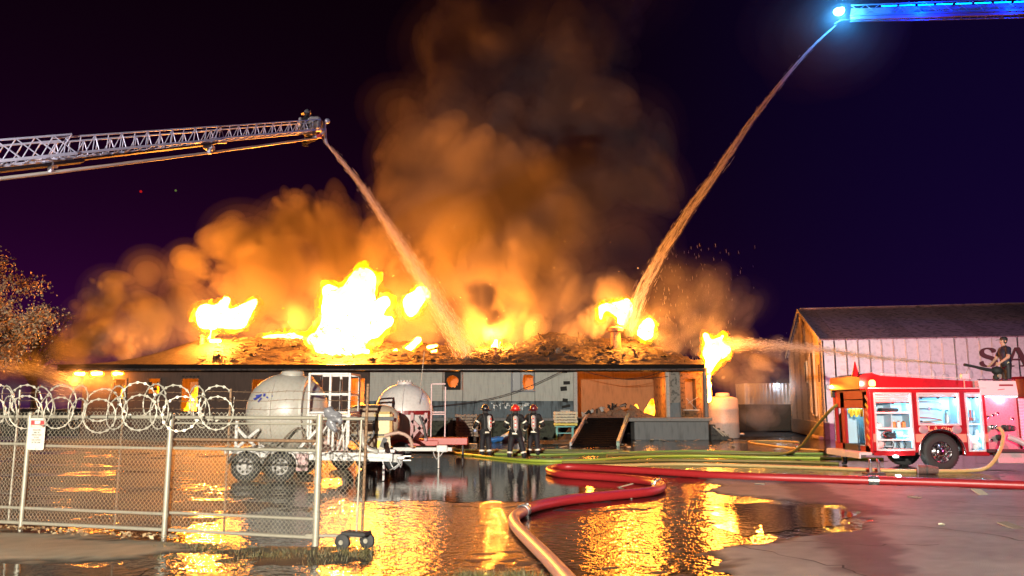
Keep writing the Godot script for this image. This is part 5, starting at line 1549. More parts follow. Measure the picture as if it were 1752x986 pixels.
	gb.tube([Vector3(0, -0.1, 0), Vector3(0, 0.22, 0)], [0.1, 0.08], 12)
	gb.tube(curve([Vector3(0, 0.2, 0), Vector3(0.12, 0.3, 0), Vector3(0.1, 0.42, 0), Vector3(-0.06, 0.4, 0)], 0.05), 0.075, 10)
	gb.ball(Vector3(0.05, 0.36, 0), Vector3(0.16, 0.13, 0.14), 12)
	obj("swivel_base", gb, rub, gun)
	obj("barrel", tb([Vector3(-0.04, 0.37, 0), Vector3(-0.3, 0.4, 0.02), Vector3(-0.72, 0.5, 0.04), Vector3(-0.95, 0.54, 0.05)], [0.055, 0.05, 0.04, 0.045], 12), rub, gun)
	obj("hand_grip", tb([Vector3(0.15, 0.42, 0.05), Vector3(0.32, 0.5, 0.05)], 0.018), chrome, gun)
	obj("hand_wheel", tb([Vector3(0.02, 0.2, 0.13), Vector3(0.02, 0.2, 0.17)], 0.06, 12), mat(Color(0.5, 0.45, 0.42), 0.3, 0.6), gun)
	var wb := thing("work_lamp_bracket", "grey swivel work lamp standing on the fire engine's top edge", "work lamp", Vector3(12.95, 2.45, z + 0.0))
	obj("lamp_head", bx(Vector3(0, 0.2, 0), Vector3(0.22, 0.17, 0.14), 0.02), alu, wb)
	obj("pole", tb([Vector3(-0.03, -0.13, 0), Vector3(-0.03, 0.12, 0)], 0.02), coral, wb)
	gear()
func fin(at: Vector3) -> B:
	var b := B.new()
	b.lathe([Vector2(0.12, 0.0), Vector2(0.06, 0.2), Vector2(0.015, 0.42), Vector2(0, 0.44)], at, Vector3.UP, 6)
	return b
func lit_strip(t: Node3D, at: Vector3, s: Vector3, e: float, lamp_at: Vector3) -> void:
	obj("lamp_strip", bx(at, s), glow(Color(0.55, 0.92, 1.0), 5.0), t)
	omni("strip_light", lamp_at, Color(0.35, 0.85, 1.0), e, 0.04, t)
func compartment(t: Node3D, called: String, x0: float, x1: float, y0: float, y1: float, d: float, shelves: Array, rolled: bool, inside: Material, shelf: Material, alu: Material) -> void:
	var b := B.new()
	var w := x1 - x0
	var cx := (x0 + x1) / 2
	var z := TZ
	b.box(Vector3(cx, (y0 + y1) / 2, z - d), Vector3(w, y1 - y0, 0.02))
	b.box(Vector3(x0 - 0.0, (y0 + y1) / 2, z - d / 2 - 0.03), Vector3(0.02, y1 - y0, d - 0.08)); b.box(Vector3(x1, (y0 + y1) / 2, z - d / 2 - 0.03), Vector3(0.02, y1 - y0, d - 0.08))
	b.box(Vector3(cx, y0 + 0.005, z - d / 2 - 0.03), Vector3(w - 0.03, 0.03, d - 0.08)); b.box(Vector3(cx, y1, z - d / 2 - 0.03), Vector3(w - 0.03, 0.03, d - 0.08))
	var o := obj(called, b, inside, t)
	var fr := B.new()
	for x in [x0 + 0.02, x1 - 0.02]: fr.box(Vector3(x, (y0 + y1) / 2, z + 0.004), Vector3(0.05, y1 - y0, 0.03), Basis(), 0.008)
	for y in [y0 + 0.02, y1 - 0.02]: fr.box(Vector3(cx, y, z + 0.003), Vector3(w - 0.09, 0.05, 0.03), Basis(), 0.008)
	obj("door_frame", fr, alu, o)
	for y in shelves: obj("shelf", bx(Vector3(cx, y, z - d / 2), Vector3(w - 0.06, 0.045, d - 0.1), 0.006), shelf, o)
	# slats of the rolled-up door
	var n := 5 if rolled else 2
	for k in n: obj("slat", bx(Vector3(cx, y1 - 0.07 - k * 0.05, z - 0.02), Vector3(w - 0.1, 0.045, 0.02), 0.008), alu, o)
	var bar := B.new()
	for k in 3: bar.box(Vector3(lerpf(x0 + 0.12, x1 - 0.12, k / 2.0), y1 - 0.07 - n * 0.05 + 0.02, z + 0.0), Vector3(0.07, 0.05, 0.05), Basis(), 0.01)
	bar.box(Vector3(cx, y1 - 0.075 - n * 0.05 + 0.045, z - 0.01), Vector3(w - 0.12, 0.025, 0.03), Basis(), 0.005)
	obj("door_bar", bar, mat(Color(0.02, 0.02, 0.025), 0.5), o)
	for x in [x0 + 0.04, x1 - 0.04]:
		obj("lamp_strip", bx(Vector3(x, (y0 + y1) / 2 - 0.1, z - 0.07), Vector3(0.02, y1 - y0 - 0.35, 0.03)), glow(Color(0.35, 0.88, 1.0), 3.0), o)
	omni("compartment_light", Vector3(x1 - 0.12, y1 - 0.34 if rolled else y1 - 0.2, z - 0.14), Color(0.16, 0.72, 1.0), 1.0, 0.03, o)
	if y1 - y0 > 1.2:
		omni("compartment_light", Vector3(x1 - 0.1, (y0 + 1.2) / 2 + 0.12, z - 0.12), Color(0.14, 0.7, 1.0), 0.75, 0.03, o)
		if rolled: omni("compartment_light", Vector3(x1 - 0.1, 1.05, z - 0.12), Color(0.14, 0.7, 1.0), 0.5, 0.03, o)
func big_wheel(t: Node3D, at: Vector3, chrome: Material, rub: Material, side: float) -> void:
	var w := B.new()
	var ax := Vector3(0, 0, side)
	w.lathe([Vector2(0.29, 0.12), Vector2(0.42, 0.14), Vector2(0.49, 0.12), Vector2(0.52, 0.08), Vector2(0.52, -0.1), Vector2(0.48, -0.14), Vector2(0.3, -0.14)], Vector3.ZERO, ax, 40)
	for k in 40:
		var a := TAU * k / 40
		w.box(Vector3(cos(a), sin(a), 0) * 0.518, Vector3(0.018, 0.035, 0.2), Basis(Vector3(0, 0, 1), a))
	var o := obj("wheel", w, rub, t, at)
	var r := B.new()
	r.lathe([Vector2(0.3, 0.13), Vector2(0.285, 0.13), Vector2(0.27, 0.06), Vector2(0.22, 0.02), Vector2(0.14, 0.05), Vector2(0.12, 0.13), Vector2(0.08, 0.15), Vector2(0, 0.155)], Vector3.ZERO, ax, 32)
	obj("rim", r, chrome, o)
	var n := B.new()
	for k in 10:
		var a := TAU * k / 10
		n.lathe([Vector2(0.02, 0.0), Vector2(0.02, 0.05), Vector2(0, 0.055)], Vector3(cos(a) * 0.165, sin(a) * 0.165, 0.035 * side), ax, 6)
	obj("lug_nut", n, chrome, o)
	var h := B.new()
	for k in 8:
		var a := TAU * (k + 0.5) / 8
		h.lathe([Vector2(0.038, 0.0), Vector2(0.03, 0.008), Vector2(0, 0.008)], Vector3(cos(a) * 0.23, sin(a) * 0.23, 0.03 * side), ax, 10)
	obj("rim_hole", h, rub, o)
func gear() -> void:
	# tools and boxes lying on the shelves
	var z := TZ
	var org := mat(Color(0.6, 0.2, 0.05), 0.5)
	var blk := mat(Color(0.02, 0.02, 0.022), 0.5)
	var wht := mat(Color(0.65, 0.65, 0.66), 0.5)
	var sil := mat(Color(0.5, 0.5, 0.52), 0.3, 0.7)
	var red := mat(Color(0.4, 0.03, 0.03), 0.45)
	var yel := mat(Color(0.7, 0.55, 0.04), 0.5)
	for k in 3:
		var o := thing("tool_canister", ["pale orange canister, left of three on the second shelf", "white and red canister between the two orange ones", "orange canister near the shelf's right end"][k], "canister", Vector3(10.92 + k * 0.14, 1.2, z - 0.2), 0.0, "canisters on the engine's shelf")
		var b := B.new()
		b.lathe([Vector2(0, 0), Vector2(0.055, 0), Vector2(0.058, 0.14), Vector2(0.045, 0.17), Vector2(0, 0.17)], Vector3.ZERO, Vector3.UP, 14)
		obj("can", b, [org, wht, org][k], o)
		obj("cap", bx(Vector3(0, 0.18, 0), Vector3(0.05, 0.03, 0.05), 0.008), [wht, red, blk][k], o)
	var box1 := thing("tool_case", "small white case at the left end of the second shelf", "tool case", Vector3(10.45, 1.2, z - 0.22))
	obj("case_body", bx(Vector3(0, 0.06, 0), Vector3(0.2, 0.11, 0.16), 0.015), wht, box1); obj("case_handle", tb([Vector3(-0.05, 0.12, 0), Vector3(0, 0.15, 0), Vector3(0.05, 0.12, 0)], 0.008, 5), blk, box1)
	var saw := thing("power_saw", "black and red power saw lying on the third shelf", "power saw", Vector3(10.82, 0.88, z - 0.22))
	var sb := B.new()
	sb.box(Vector3(0, 0.1, 0), Vector3(0.3, 0.17, 0.2), Basis(), 0.04); sb.box(Vector3(0.06, 0.2, 0), Vector3(0.14, 0.06, 0.12), Basis(), 0.02)
	obj("motor", sb, blk, saw); obj("blade", bx(Vector3(0.3, 0.08, 0.02), Vector3(0.36, 0.06, 0.02), 0.006), sil, saw)
	obj("handle", tb(curve([Vector3(-0.16, 0.06, 0.05), Vector3(-0.24, 0.16, 0.05), Vector3(-0.1, 0.24, 0.05), Vector3(0.05, 0.2, 0.05)], 0.05), 0.014, 6), red, saw)
	var lite := thing("white_canister", "white round canister at the left of the third shelf", "canister", Vector3(10.44, 0.885, z - 0.2))
	var lb := B.new()
	lb.lathe([Vector2(0, 0), Vector2(0.085, 0), Vector2(0.09, 0.2), Vector2(0.06, 0.23), Vector2(0, 0.23)], Vector3.ZERO, Vector3.UP, 16)
	obj("drum", lb, wht, lite); obj("drum_lid", tb([Vector3(0, 0.23, 0), Vector3(0, 0.25, 0)], 0.05, 12), sil, lite)
	var bag := B.new()
	skin(bag, [[Vector3(10.42, 0.68, z - 0.2), Vector3(10.52, 0.7, z - 0.2), 0.09, 0.08], [Vector3(10.5, 0.78, z - 0.2), Vector3(10.6, 0.74, z - 0.2), 0.05, 0.05]], 0.02, 0.04, noise(5, 6.0, 2), 0.02)
	tag(obj("pink_bag", bag, mat(Color(0.6, 0.4, 0.4), 0.7)), "lumpy pinkish bag on the compartment floor, left end", "bag")
	for k in 3:
		var p := []
		for j in 22:
			var a := TAU * j / 20.0
			p.append(Vector3(cos(a) * 0.13, 0.14 + sin(a) * 0.12, 0.01 * j / 10.0))
		var c := thing("coiled_cable", ["black coiled cable on the compartment floor, left coil", "black coiled cable on the compartment floor, middle coil", "black coiled cable on the compartment floor, right coil"][k], "cable", Vector3(10.72 + 0.2 * k, 0.585, z - 0.16 - 0.03 * k), 0.15 * k, "coiled cables in the engine")
		obj("coil", tb(p, 0.012, 6), blk, c)
		obj("plug", bx(Vector3(0.0, 0.03, 0.02), Vector3(0.1, 0.05, 0.04), 0.01), sil, c)
	var fanb := thing("black_case", "long low black case on the top shelf", "case", Vector3(10.8, 1.65, z - 0.22))
	obj("case_body", bx(Vector3(0, 0.05, 0), Vector3(0.5, 0.09, 0.24), 0.015), blk, fanb); obj("lid_edge", bx(Vector3(0, 0.1, 0), Vector3(0.46, 0.015, 0.2), 0.004), mat(Color(0.2, 0.16, 0.2), 0.5), fanb)
	# hung tools in the middle compartment
	for q in [["pike_pole", "slim silver pike pole with hooked end hung highest in the middle compartment", sil, 1.92, [Vector3(-0.5, 0.03, 0), Vector3(0.2, 0.02, 0), Vector3(0.34, -0.02, 0), Vector3(0.3, -0.08, 0)]],
			["pry_bar", "dark pry bar with a cross handle hung in the middle compartment", blk, 1.73, [Vector3(-0.52, 0.01, 0), Vector3(0.2, 0.0, 0), Vector3(0.3, -0.04, 0), Vector3(0.34, -0.03, 0)]],
			["red_pole", "red handled pole lying low in the middle compartment", red, 1.47, [Vector3(-0.5, 0.03, 0), Vector3(0.0, 0.0, 0), Vector3(0.3, -0.05, 0)]],
			["wooden_handle_axe", "wooden handled axe lying lowest in the middle compartment", mat(Color(0.4, 0.22, 0.1), 0.6), 1.36, [Vector3(-0.35, -0.02, 0.05), Vector3(0.0, 0.03, 0.05), Vector3(0.3, 0.05, 0.05)]]]:
		var o := thing(q[0], q[1], "tool", Vector3(12.1, q[3], z - 0.42))
		obj("shaft", tb(q[4], 0.014, 6), q[2], o)
		obj("head", bx(q[4][0] + Vector3(0.5 if q[0] == "pry_bar" else 0.05, 0.0, 0.0), Vector3(0.07, 0.12, 0.03), 0.01), blk if q[2] != blk else sil, o)
	var ext := thing("extinguisher", "pale cylinder standing at the right end of the middle compartment", "extinguisher", Vector3(12.52, 1.3, z - 0.3))
	var eb := B.new()
	eb.lathe([Vector2(0, 0), Vector2(0.07, 0), Vector2(0.075, 0.02), Vector2(0.075, 0.28), Vector2(0.04, 0.34), Vector2(0.02, 0.36), Vector2(0, 0.36)], Vector3.ZERO, Vector3.UP, 16)
	obj("cylinder", eb, sil, ext); obj("valve", bx(Vector3(0, 0.38, 0), Vector3(0.09, 0.04, 0.03), 0.008), blk, ext)
	var tray := thing("tool_tray", "flat silver tray on the floor of the middle compartment", "tray", Vector3(11.85, 1.3, z - 0.22))
	obj("tray_pan", bx(Vector3(0, 0.03, 0), Vector3(0.46, 0.05, 0.22), 0.01), sil, tray); obj("tray_handle", tb([Vector3(-0.1, 0.06, 0.11), Vector3(0.1, 0.06, 0.11)], 0.008, 5), blk, tray)
	# front compartment
	var pb := thing("yellow_box", "yellow box at the left of the front compartment's upper shelf", "box", Vector3(12.99, 1.33, z - 0.25))
	obj("box_body", bx(Vector3(0, 0.3, 0), Vector3(0.11, 0.34, 0.2), 0.015), yel, pb); obj("box_base", bx(Vector3(0, 0.06, 0), Vector3(0.13, 0.12, 0.22), 0.01), sil, pb)
	var fit := thing("hose_fittings", "cluster of silver and red hose fittings hung in the front compartment", "hose fitting", Vector3(13.18, 1.4, z - 0.3))
	for k in 3:
		var fb := B.new()
		fb.lathe([Vector2(0.0, 0.0), Vector2(0.045, 0), Vector2(0.05, 0.08), Vector2(0.03, 0.1), Vector2(0.03, 0.24), Vector2(0.04, 0.3), Vector2(0, 0.3)], Vector3(-0.09 + k * 0.1, 0, 0), Vector3.UP, 12)
		obj("fitting", fb, [sil, red, sil][k], fit)
	var sack := B.new()
	skin(sack, [[Vector3(13.02, 0.65, z - 0.2), Vector3(13.05, 0.95, z - 0.22), 0.1, 0.07]], 0.02, 0.04, noise(6, 7.0, 2), 0.02)
	tag(obj("pink_sack", sack, mat(Color(0.6, 0.38, 0.45), 0.7)), "pink sack standing low in the front compartment", "sack")
	var sack2 := B.new()
	skin(sack2, [[Vector3(13.22, 0.66, z - 0.2), Vector3(13.2, 0.9, z - 0.2), 0.09, 0.08], [Vector3(13.26, 0.98, z - 0.2), Vector3(13.28, 1.1, z - 0.2), 0.06, 0.05], [Vector3(13.12, 0.8, z - 0.15), Vector3(13.3, 0.7, z - 0.15), 0.05, 0.05]], 0.018, 0.03, noise(7, 7.0, 2), 0.025)
	tag(obj("white_hose_bundle", sack2, wht), "white bundled hose and fittings beside the pink sack in the front compartment", "hose bundle")
	# yellow hose flaked in the rear compartment
	var hb := B.new()
	for k in 10: hb.tube(curve([Vector3(10.44, 1.64, z - 0.45 - k * 0.12), Vector3(10.26 - 0.03 * (k % 2), 1.7, z - 0.45 - k * 0.12), Vector3(10.24, 1.6 - 0.05 * (k % 3), z - 0.46 - k * 0.12)], 0.06), 0.045, 7)
	tag(obj("yellow_hose_load", hb, yel), "bright yellow hose loops hanging over the lit rear compartment", "hose")
	var nz := thing("rear_ladder_tools", "dark pole tools leaning in the lit rear compartment", "tool", Vector3(10.5, 0.7, z - 0.9))
	for k in 3: obj("pole", tb([Vector3(0.1, 0.0, -0.25 * k), Vector3(0.2, 0.95 - 0.1 * k, -0.25 * k + 0.25)], 0.016, 5), blk, nz)
	obj("clamp", bx(Vector3(0.2, 0.5, 0.05), Vector3(0.04, 0.06, 0.6), 0.01), sil, nz)

# ---------------------------------------------------------------- aerial ladders
func truss(t: Node3D, a: Vector3, b: Vector3, w0: float, w1: float, h0: float, h1: float, bays: int, m: Material, cross: bool, chord := 0.035) -> void:
	var d := (b - a).normalized()
	var side := d.cross(Vector3.UP).normalized()
	var up := side.cross(d)
	var sec := Node3D.new()
	var k := 0
	while t.has_node("ladder_section" if k == 0 else "ladder_section_%03d" % k): k += 1
	sec.name = "ladder_section" if k == 0 else "ladder_section_%03d" % k
	t.add_child(sec)
	var at := func(f: float, s: float, hh: float) -> Vector3: return a.lerp(b, f) + side * s * lerpf(w0, w1, f) / 2.0 + up * hh * lerpf(h0, h1, f)
	var ch := B.new()
	for s in [-1.0, 1.0]:
		ch.bar(at.call(0, s, 1), at.call(1, s, 1), chord * 1.5, chord * 1.6, up)
		ch.bar(at.call(0, s, 0), at.call(1, s, 0), chord * 1.8, chord * 2.6, up)
	obj("rails", ch, m, sec)
	for i in bays:
		var f0 := float(i) / bays
		var f1 := float(i + 1) / bays
		for s in [-1.0, 1.0]:
			var web := B.new()
			web.tube([at.call(f0, s, 0), at.call(f1, s, 1) if i % 2 == 0 or cross else at.call(f0, s, 1)], chord * 0.55, 6)
			if cross: web.tube([at.call(f0, s, 1), at.call(f1, s, 0)], chord * 0.55, 6)
			else: web.tube([at.call(f1, s, 1), at.call((f0 + f1) / 2, s, 0)], chord * 0.5, 6)
			obj("lattice", web, m, sec)
	var rg := B.new()
	var n := int(a.distance_to(b) / 0.36)
	for i in n: rg.tube([at.call((i + 0.5) / n, -1.0, 0.0), at.call((i + 0.5) / n, 1.0, 0.0)], 0.018, 6)
	obj("rungs", rg, m, sec)
func ladders() -> void:
	var alu := mat(Color(0.62, 0.61, 0.66), 0.4, 0.35, 1, 1.5)
	var dark := mat(Color(0.05, 0.04, 0.05), 0.5, 0.3)
	var p0 := Vector3(-15.16, 8.92, -23)
	var p2 := Vector3(-7.95, 13.01, -31.7)
	var d := (p2 - p0)
	var t := thing("aerial_ladder", "long white lattice aerial ladder reaching in from the left above the fire", "aerial ladder")
	truss(t, p0 - d * 1.0, p0 + d * 0.17, 1.0, 0.96, 0.62, 0.60, 26, alu, true, 0.034)
	truss(t, p0 + d * 0.12 + Vector3(0, 0.03, 0), p0 + d * 0.60, 0.82, 0.8, 0.52, 0.47, 13, alu, false, 0.03)
	truss(t, p0 + d * 0.58 + Vector3(0, 0.05, 0), p2, 0.66, 0.6, 0.43, 0.41, 13, alu, false, 0.026)
	var beam := B.new()
	beam.bar(p0 - d * 1.0 + Vector3(0, -0.3, 0), p0 + d * 0.2 + Vector3(0, -0.2, 0), 0.4, 0.1)
	beam.bar(p0 + d * 0.2 + Vector3(0, -0.14, 0), p0 + d * 0.6 + Vector3(0, -0.08, 0), 0.3, 0.06)
	obj("torque_beam", beam, dark, t)
	obj("waterway_pipe", tb([p0 - d * 0.9 + Vector3(0, -0.52, 0), p0 + d * 0.15 + Vector3(0, -0.46, 0), p0 + d * 0.6 + Vector3(0, -0.4, 0), p2 + Vector3(0, -0.3, 0)], [0.07, 0.06, 0.045, 0.04], 10), mat(Color(0.6, 0.55, 0.45), 0.35, 0.4), t)
	for f in [0.12, 0.58]:
		var q: Vector3 = p0 + d * f
		var br := B.new()
		br.box(q + Vector3(0, -0.2, 0), Vector3(0.34, 0.16, 0.3), Basis(), 0.02); br.box(q + Vector3(0.02, -0.36, 0), Vector3(0.14, 0.18, 0.14), Basis(), 0.02)
		br.bar(q + Vector3(-0.4, -0.14, 0.35), q + Vector3(0.5, 0.1, -0.35), 0.1, 0.06)
		obj("pipe_bracket", br, alu, t)
	var tip := B.new()
	tip.box(p2 + Vector3(-0.1, 0.25, 0.1), Vector3(0.45, 0.5, 0.6), Basis(), 0.05)
	tip.box(p2 + Vector3(-0.35, -0.1, 0.1), Vector3(0.5, 0.26, 0.5), Basis(), 0.06)
	obj("tip_box", tip, mat(Color(0.32, 0.3, 0.27), 0.5, 0.2), t)
	var mon := B.new()
	mon.tube(curve([p2 + Vector3(-0.2, -0.28, 0.1), p2 + Vector3(0.05, -0.25, 0.1), p2 + Vector3(0.22, -0.05, 0.05), p2 + Vector3(0.24, 0.3, 0), p2 + Vector3(0.3, 0.42, 0)], 0.1), 0.07, 10)
	mon.tube([p2 + Vector3(0.24, 0.1, 0), p2 + Vector3(0.26, -0.25, -0.1), p2 + Vector3(0.3, -0.46, -0.3)], [0.08, 0.06, 0.05], 10)
	mon.ball(p2 + Vector3(0.34, 0.42, 0), Vector3(0.13, 0.11, 0.12), 12)
	obj("tip_nozzle", mon, alu, t)
	obj("red_valve", bx(p2 + Vector3(0.08, -0.28, 0.16), Vector3(0.2, 0.16, 0.16), 0.03), mat(Color(0.45, 0.04, 0.05), 0.4), t)
	# second ladder, top right, under blue light
	var a := Vector3(17.7, 22.15, -40.0)
	var b := Vector3(26.2, 20.75, -36.7)
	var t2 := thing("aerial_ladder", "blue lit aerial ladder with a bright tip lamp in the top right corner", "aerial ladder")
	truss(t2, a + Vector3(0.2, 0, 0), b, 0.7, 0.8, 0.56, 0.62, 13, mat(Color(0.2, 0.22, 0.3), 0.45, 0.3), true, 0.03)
	var rail := B.new()
	rail.bar(a + Vector3(0.1, -0.16, 0.3), b + Vector3(0, -0.12, 0.35), 0.12, 0.16)
	rail.bar(a + Vector3(0.3, 0.35, -0.1), b + Vector3(0, 0.36, -0.1), 0.04, 0.5)
	obj("side_rail", rail, mat(Color(0.3, 0.22, 0.35), 0.4, 0.3), t2)
	for k in 9:
		var f0 := 0.17 + k * 0.092
		obj("led_light_strip", tbar(a.lerp(b, f0) + Vector3(0, 0.42, 0.42), a.lerp(b, f0 + 0.078) + Vector3(0, 0.42, 0.42), 0.035, 0.05), glow(Color(0.0, 0.25, 1.0), 9.0), t2)
	omni("led_light", a.lerp(b, 0.35) + Vector3(0, 0.45, 0.9), Color(0.0, 0.03, 1.0), 22.0, 0.05, t2)
	omni("led_light", a.lerp(b, 0.8) + Vector3(0, 0.45, 0.9), Color(0.0, 0.04, 1.0), 9.0, 0.05, t2)
	var lb := B.new()
	lb.ball(Vector3(17.2, 22.38, -39.7), Vector3(0.27, 0.2, 0.2), 14)
	lb.ball(Vector3(17.36, 22.48, -39.7), Vector3(0.16, 0.14, 0.14), 10)
	obj("tip_lamp", lb, glow(Color(0.35, 0.95, 1.0), 30.0), t2)
	omni("tip_lamp_light", Vector3(17.2, 22.3, -39.3), Color(0.04, 0.36, 1.0), 42.0, 0.1, t2)
	obj("tip_nozzle", tb(curve([a + Vector3(0.2, -0.1, 0), a + Vector3(-0.3, -0.12, 0), a + Vector3(-0.6, -0.3, -0.1)]), 0.07, 10), dark, t2)

# ---------------------------------------------------------------- hoses on the ground
func hose_thing(called: String, label: String, pts: Array, r: float, m: Material, cat := "hose", group := "fire hoses across the wet yard") -> Node3D:
	var t := thing(called, label, cat, Vector3.ZERO, 0.0, group)
	obj("jacket", tb(curve(pts, 0.14), r, 12), m, t)
	return t
func xz(list: Array, y: float) -> Array:
	return list.map(func(q): return Vector3(q[0], y if q.size() < 3 else q[2], q[1]))
func coupling(parent: Node3D, at: Vector3, d: Vector3, r: float, m: Material) -> void:
	d = d.normalized()
	var b := B.new()
	b.lathe([Vector2(r * 0.9, -0.12), Vector2(r * 1.15, -0.11), Vector2(r * 1.2, -0.02), Vector2(r * 1.05, -0.01), Vector2(r * 1.05, 0.01), Vector2(r * 1.2, 0.02), Vector2(r * 1.15, 0.11), Vector2(r * 0.9, 0.12)], at, d, 18)
	for k in 3:
		var a := TAU * k / 3
		var x := d.cross(Vector3.UP).normalized()
		b.box(at + (x * cos(a) + d.cross(x) * sin(a)) * r * 1.25, Vector3.ONE * r * 0.4, Basis(), 0.006)
	obj("coupling", b, m, parent)
func hoses() -> void:
	var red := mat(Color(0.34, 0.018, 0.02), 0.38, 0, 2, 1.6)
	red.normal_enabled = true; red.normal_texture = norm_tex("weave", 61, 0.2, 3.0, 2); red.normal_scale = 0.25; red.uv1_scale = Vector3.ONE * 1.6
	var pale := mat(Color(0.48, 0.24, 0.19), 0.4, 0, 2, 1.6)
	var green := mat(Color(0.33, 0.42, 0.05), 0.4, 0, 1, 1.0)
	var tan := mat(Color(0.42, 0.32, 0.12), 0.45, 0, 1, 1.0)
	var olive := mat(Color(0.16, 0.14, 0.035), 0.5, 0, 1, 1.0)
	var chrome := mat(Color(0.5, 0.5, 0.5), 0.25, 0.9)
	var h := hose_thing("supply_hose", "thick red supply hose looping across the wet yard from the right edge", xz([[16.0, -15.8], [11.44, -17.84], [9.59, -18.66], [7.28, -19.56], [5.42, -20.38], [3.51, -22.04], [2.06, -23.25], [1.31, -23.35], [1.0, -22.3], [1.25, -20.95], [2.46, -19.88], [3.12, -18.95], [3.25, -17.9], [2.85, -16.75], [1.97, -15.98], [1.12, -15.28], [0.5, -14.4], [0.22, -13.72]], 0.095), 0.095, red)
	coupling(h, Vector3(0.2, 0.095, -13.66), Vector3(-0.25, 0, 1), 0.095, chrome)
	coupling(h, Vector3(3.23, 0.095, -18.3), Vector3(0.1, 0, 1), 0.095, chrome)
	coupling(h, Vector3(8.4, 0.095, -19.1), Vector3(-1, 0, -0.4), 0.095, chrome)
	hose_thing("pale_hose", "thick pale tan hose curving to the bottom edge from the red hose's coupling", xz([[0.2, -13.62], [0.06, -13.0], [0.03, -12.4], [0.1, -11.6], [0.25, -10.51], [0.42, -9.34], [0.55, -8.3], [0.7, -7.0]], 0.088), 0.088, pale)
	hose_thing("attack_hose", "bright green yellow hose curving from behind the red loop toward the fire engine", xz([[12.6, -27.8], [10.6, -28.3], [8.67, -28.69], [6.6, -29.6], [4.64, -29.02], [2.35, -27.05], [0.46, -27.13], [-2.14, -31.21]], 0.045), 0.045, green)
	hose_thing("attack_hose", "green hose running nearest the dock, lying straight behind the others", xz([[13.4, -31.0], [10.33, -31.21], [7.81, -32.75], [5.72, -32.4], [3.04, -31.0], [1.24, -30.3], [-0.33, -30.6], [-3.0, -32]], 0.042), 0.042, mat(Color(0.2, 0.3, 0.06), 0.45, 0, 1, 1.0))
	hose_thing("attack_hose", "short pale green hose end lying behind the middle firefighter's feet", xz([[-1.5, -33.0], [0.56, -33.0], [2.6, -33.3], [3.2, -33.2]], 0.042), 0.042, mat(Color(0.36, 0.42, 0.16), 0.45))
	hose_thing("attack_hose", "dark olive hose lying between the green hoses and the thick red hose", xz([[10.2, -25.6], [8.95, -26.4], [6.85, -26.9], [5.07, -27.2], [3.09, -26.4], [1.6, -26.2]], 0.042), 0.042, olive)
	hose_thing("discharge_hose", "tan yellow hose drooping from the pump panel and running left along the ground", xz([[13.72, -22.95, 1.2], [13.7, -22.75, 1.0], [13.45, -22.6, 0.55], [13.05, -22.55, 0.14], [12.5, -22.6, 0.05], [11.6, -22.55], [10.6, -22.62], [8.95, -23.6], [6.85, -24.7], [5.07, -25.2], [3.4, -24.7], [2.4, -24.4]], 0.048), 0.05, tan)
	hose_thing("tailboard_hose", "dark tan hose slanting down to the ground from the fire engine's tail", xz([[10.15, -25.3, 1.85], [10.05, -25.6, 1.7], [10.15, -27.2, 1.15], [10.3, -29.2, 0.4], [10.1, -30.4, 0.08], [9.2, -31.0, 0.045], [7.5, -31.4], [6.0, -31.1], [3.5, -30.2]], 0.045), 0.05, olive)
	hose_thing("attack_hose", "thin orange tan hose lying in an open loop in front of the metal shed", xz([[12.6, -33.0], [12.0, -35.2], [11.8, -38.0], [11.9, -41.0], [12.6, -42.6], [13.8, -42.2], [14.4, -41.0]], 0.04), 0.045, mat(Color(0.42, 0.28, 0.1), 0.45))
	hose_thing("suction_hose", "thick grey suction hose leaving the pump panel at the right edge", xz([[13.95, -22.95, 0.95], [14.15, -22.8, 0.85], [14.5, -22.6, 0.6], [15.2, -22.3, 0.2], [16.5, -22.0, 0.09]], 0.09), 0.085, mat(Color(0.4, 0.3, 0.33), 0.4))
	for k in 3: hose_thing("attack_hose", ["lowest of the thin dark green hoses left of the dock ramp", "middle thin dark green hose left of the dock ramp", "upper thin dark green hose left of the dock ramp"][k], xz([[4.5, -31.5 - k * 0.8], [1.5, -31.9 - k * 0.7], [-1.5, -31.6 - k * 0.9], [-4.5, -32.5 - k]], 0.04), 0.04, mat(Color(0.07, 0.09, 0.02), 0.5))
	var cp := thing("hose_wye", "small shiny hose fitting standing in the water beside the loop of thin hose", "hose fitting", Vector3(11.7, 0, -33.6))
	var cb := B.new()
	cb.tube([Vector3(0, 0.02, 0), Vector3(0, 0.2, 0)], 0.07, 10); cb.tube([Vector3(0, 0.14, 0), Vector3(0.14, 0.24, 0)], 0.05, 8)
	obj("wye_body", cb, chrome, cp)
	obj("valve_handle", bx(Vector3(0, 0.27, 0), Vector3(0.12, 0.03, 0.03), 0.006), mat(Color(0.5, 0.05, 0.05), 0.4), cp)

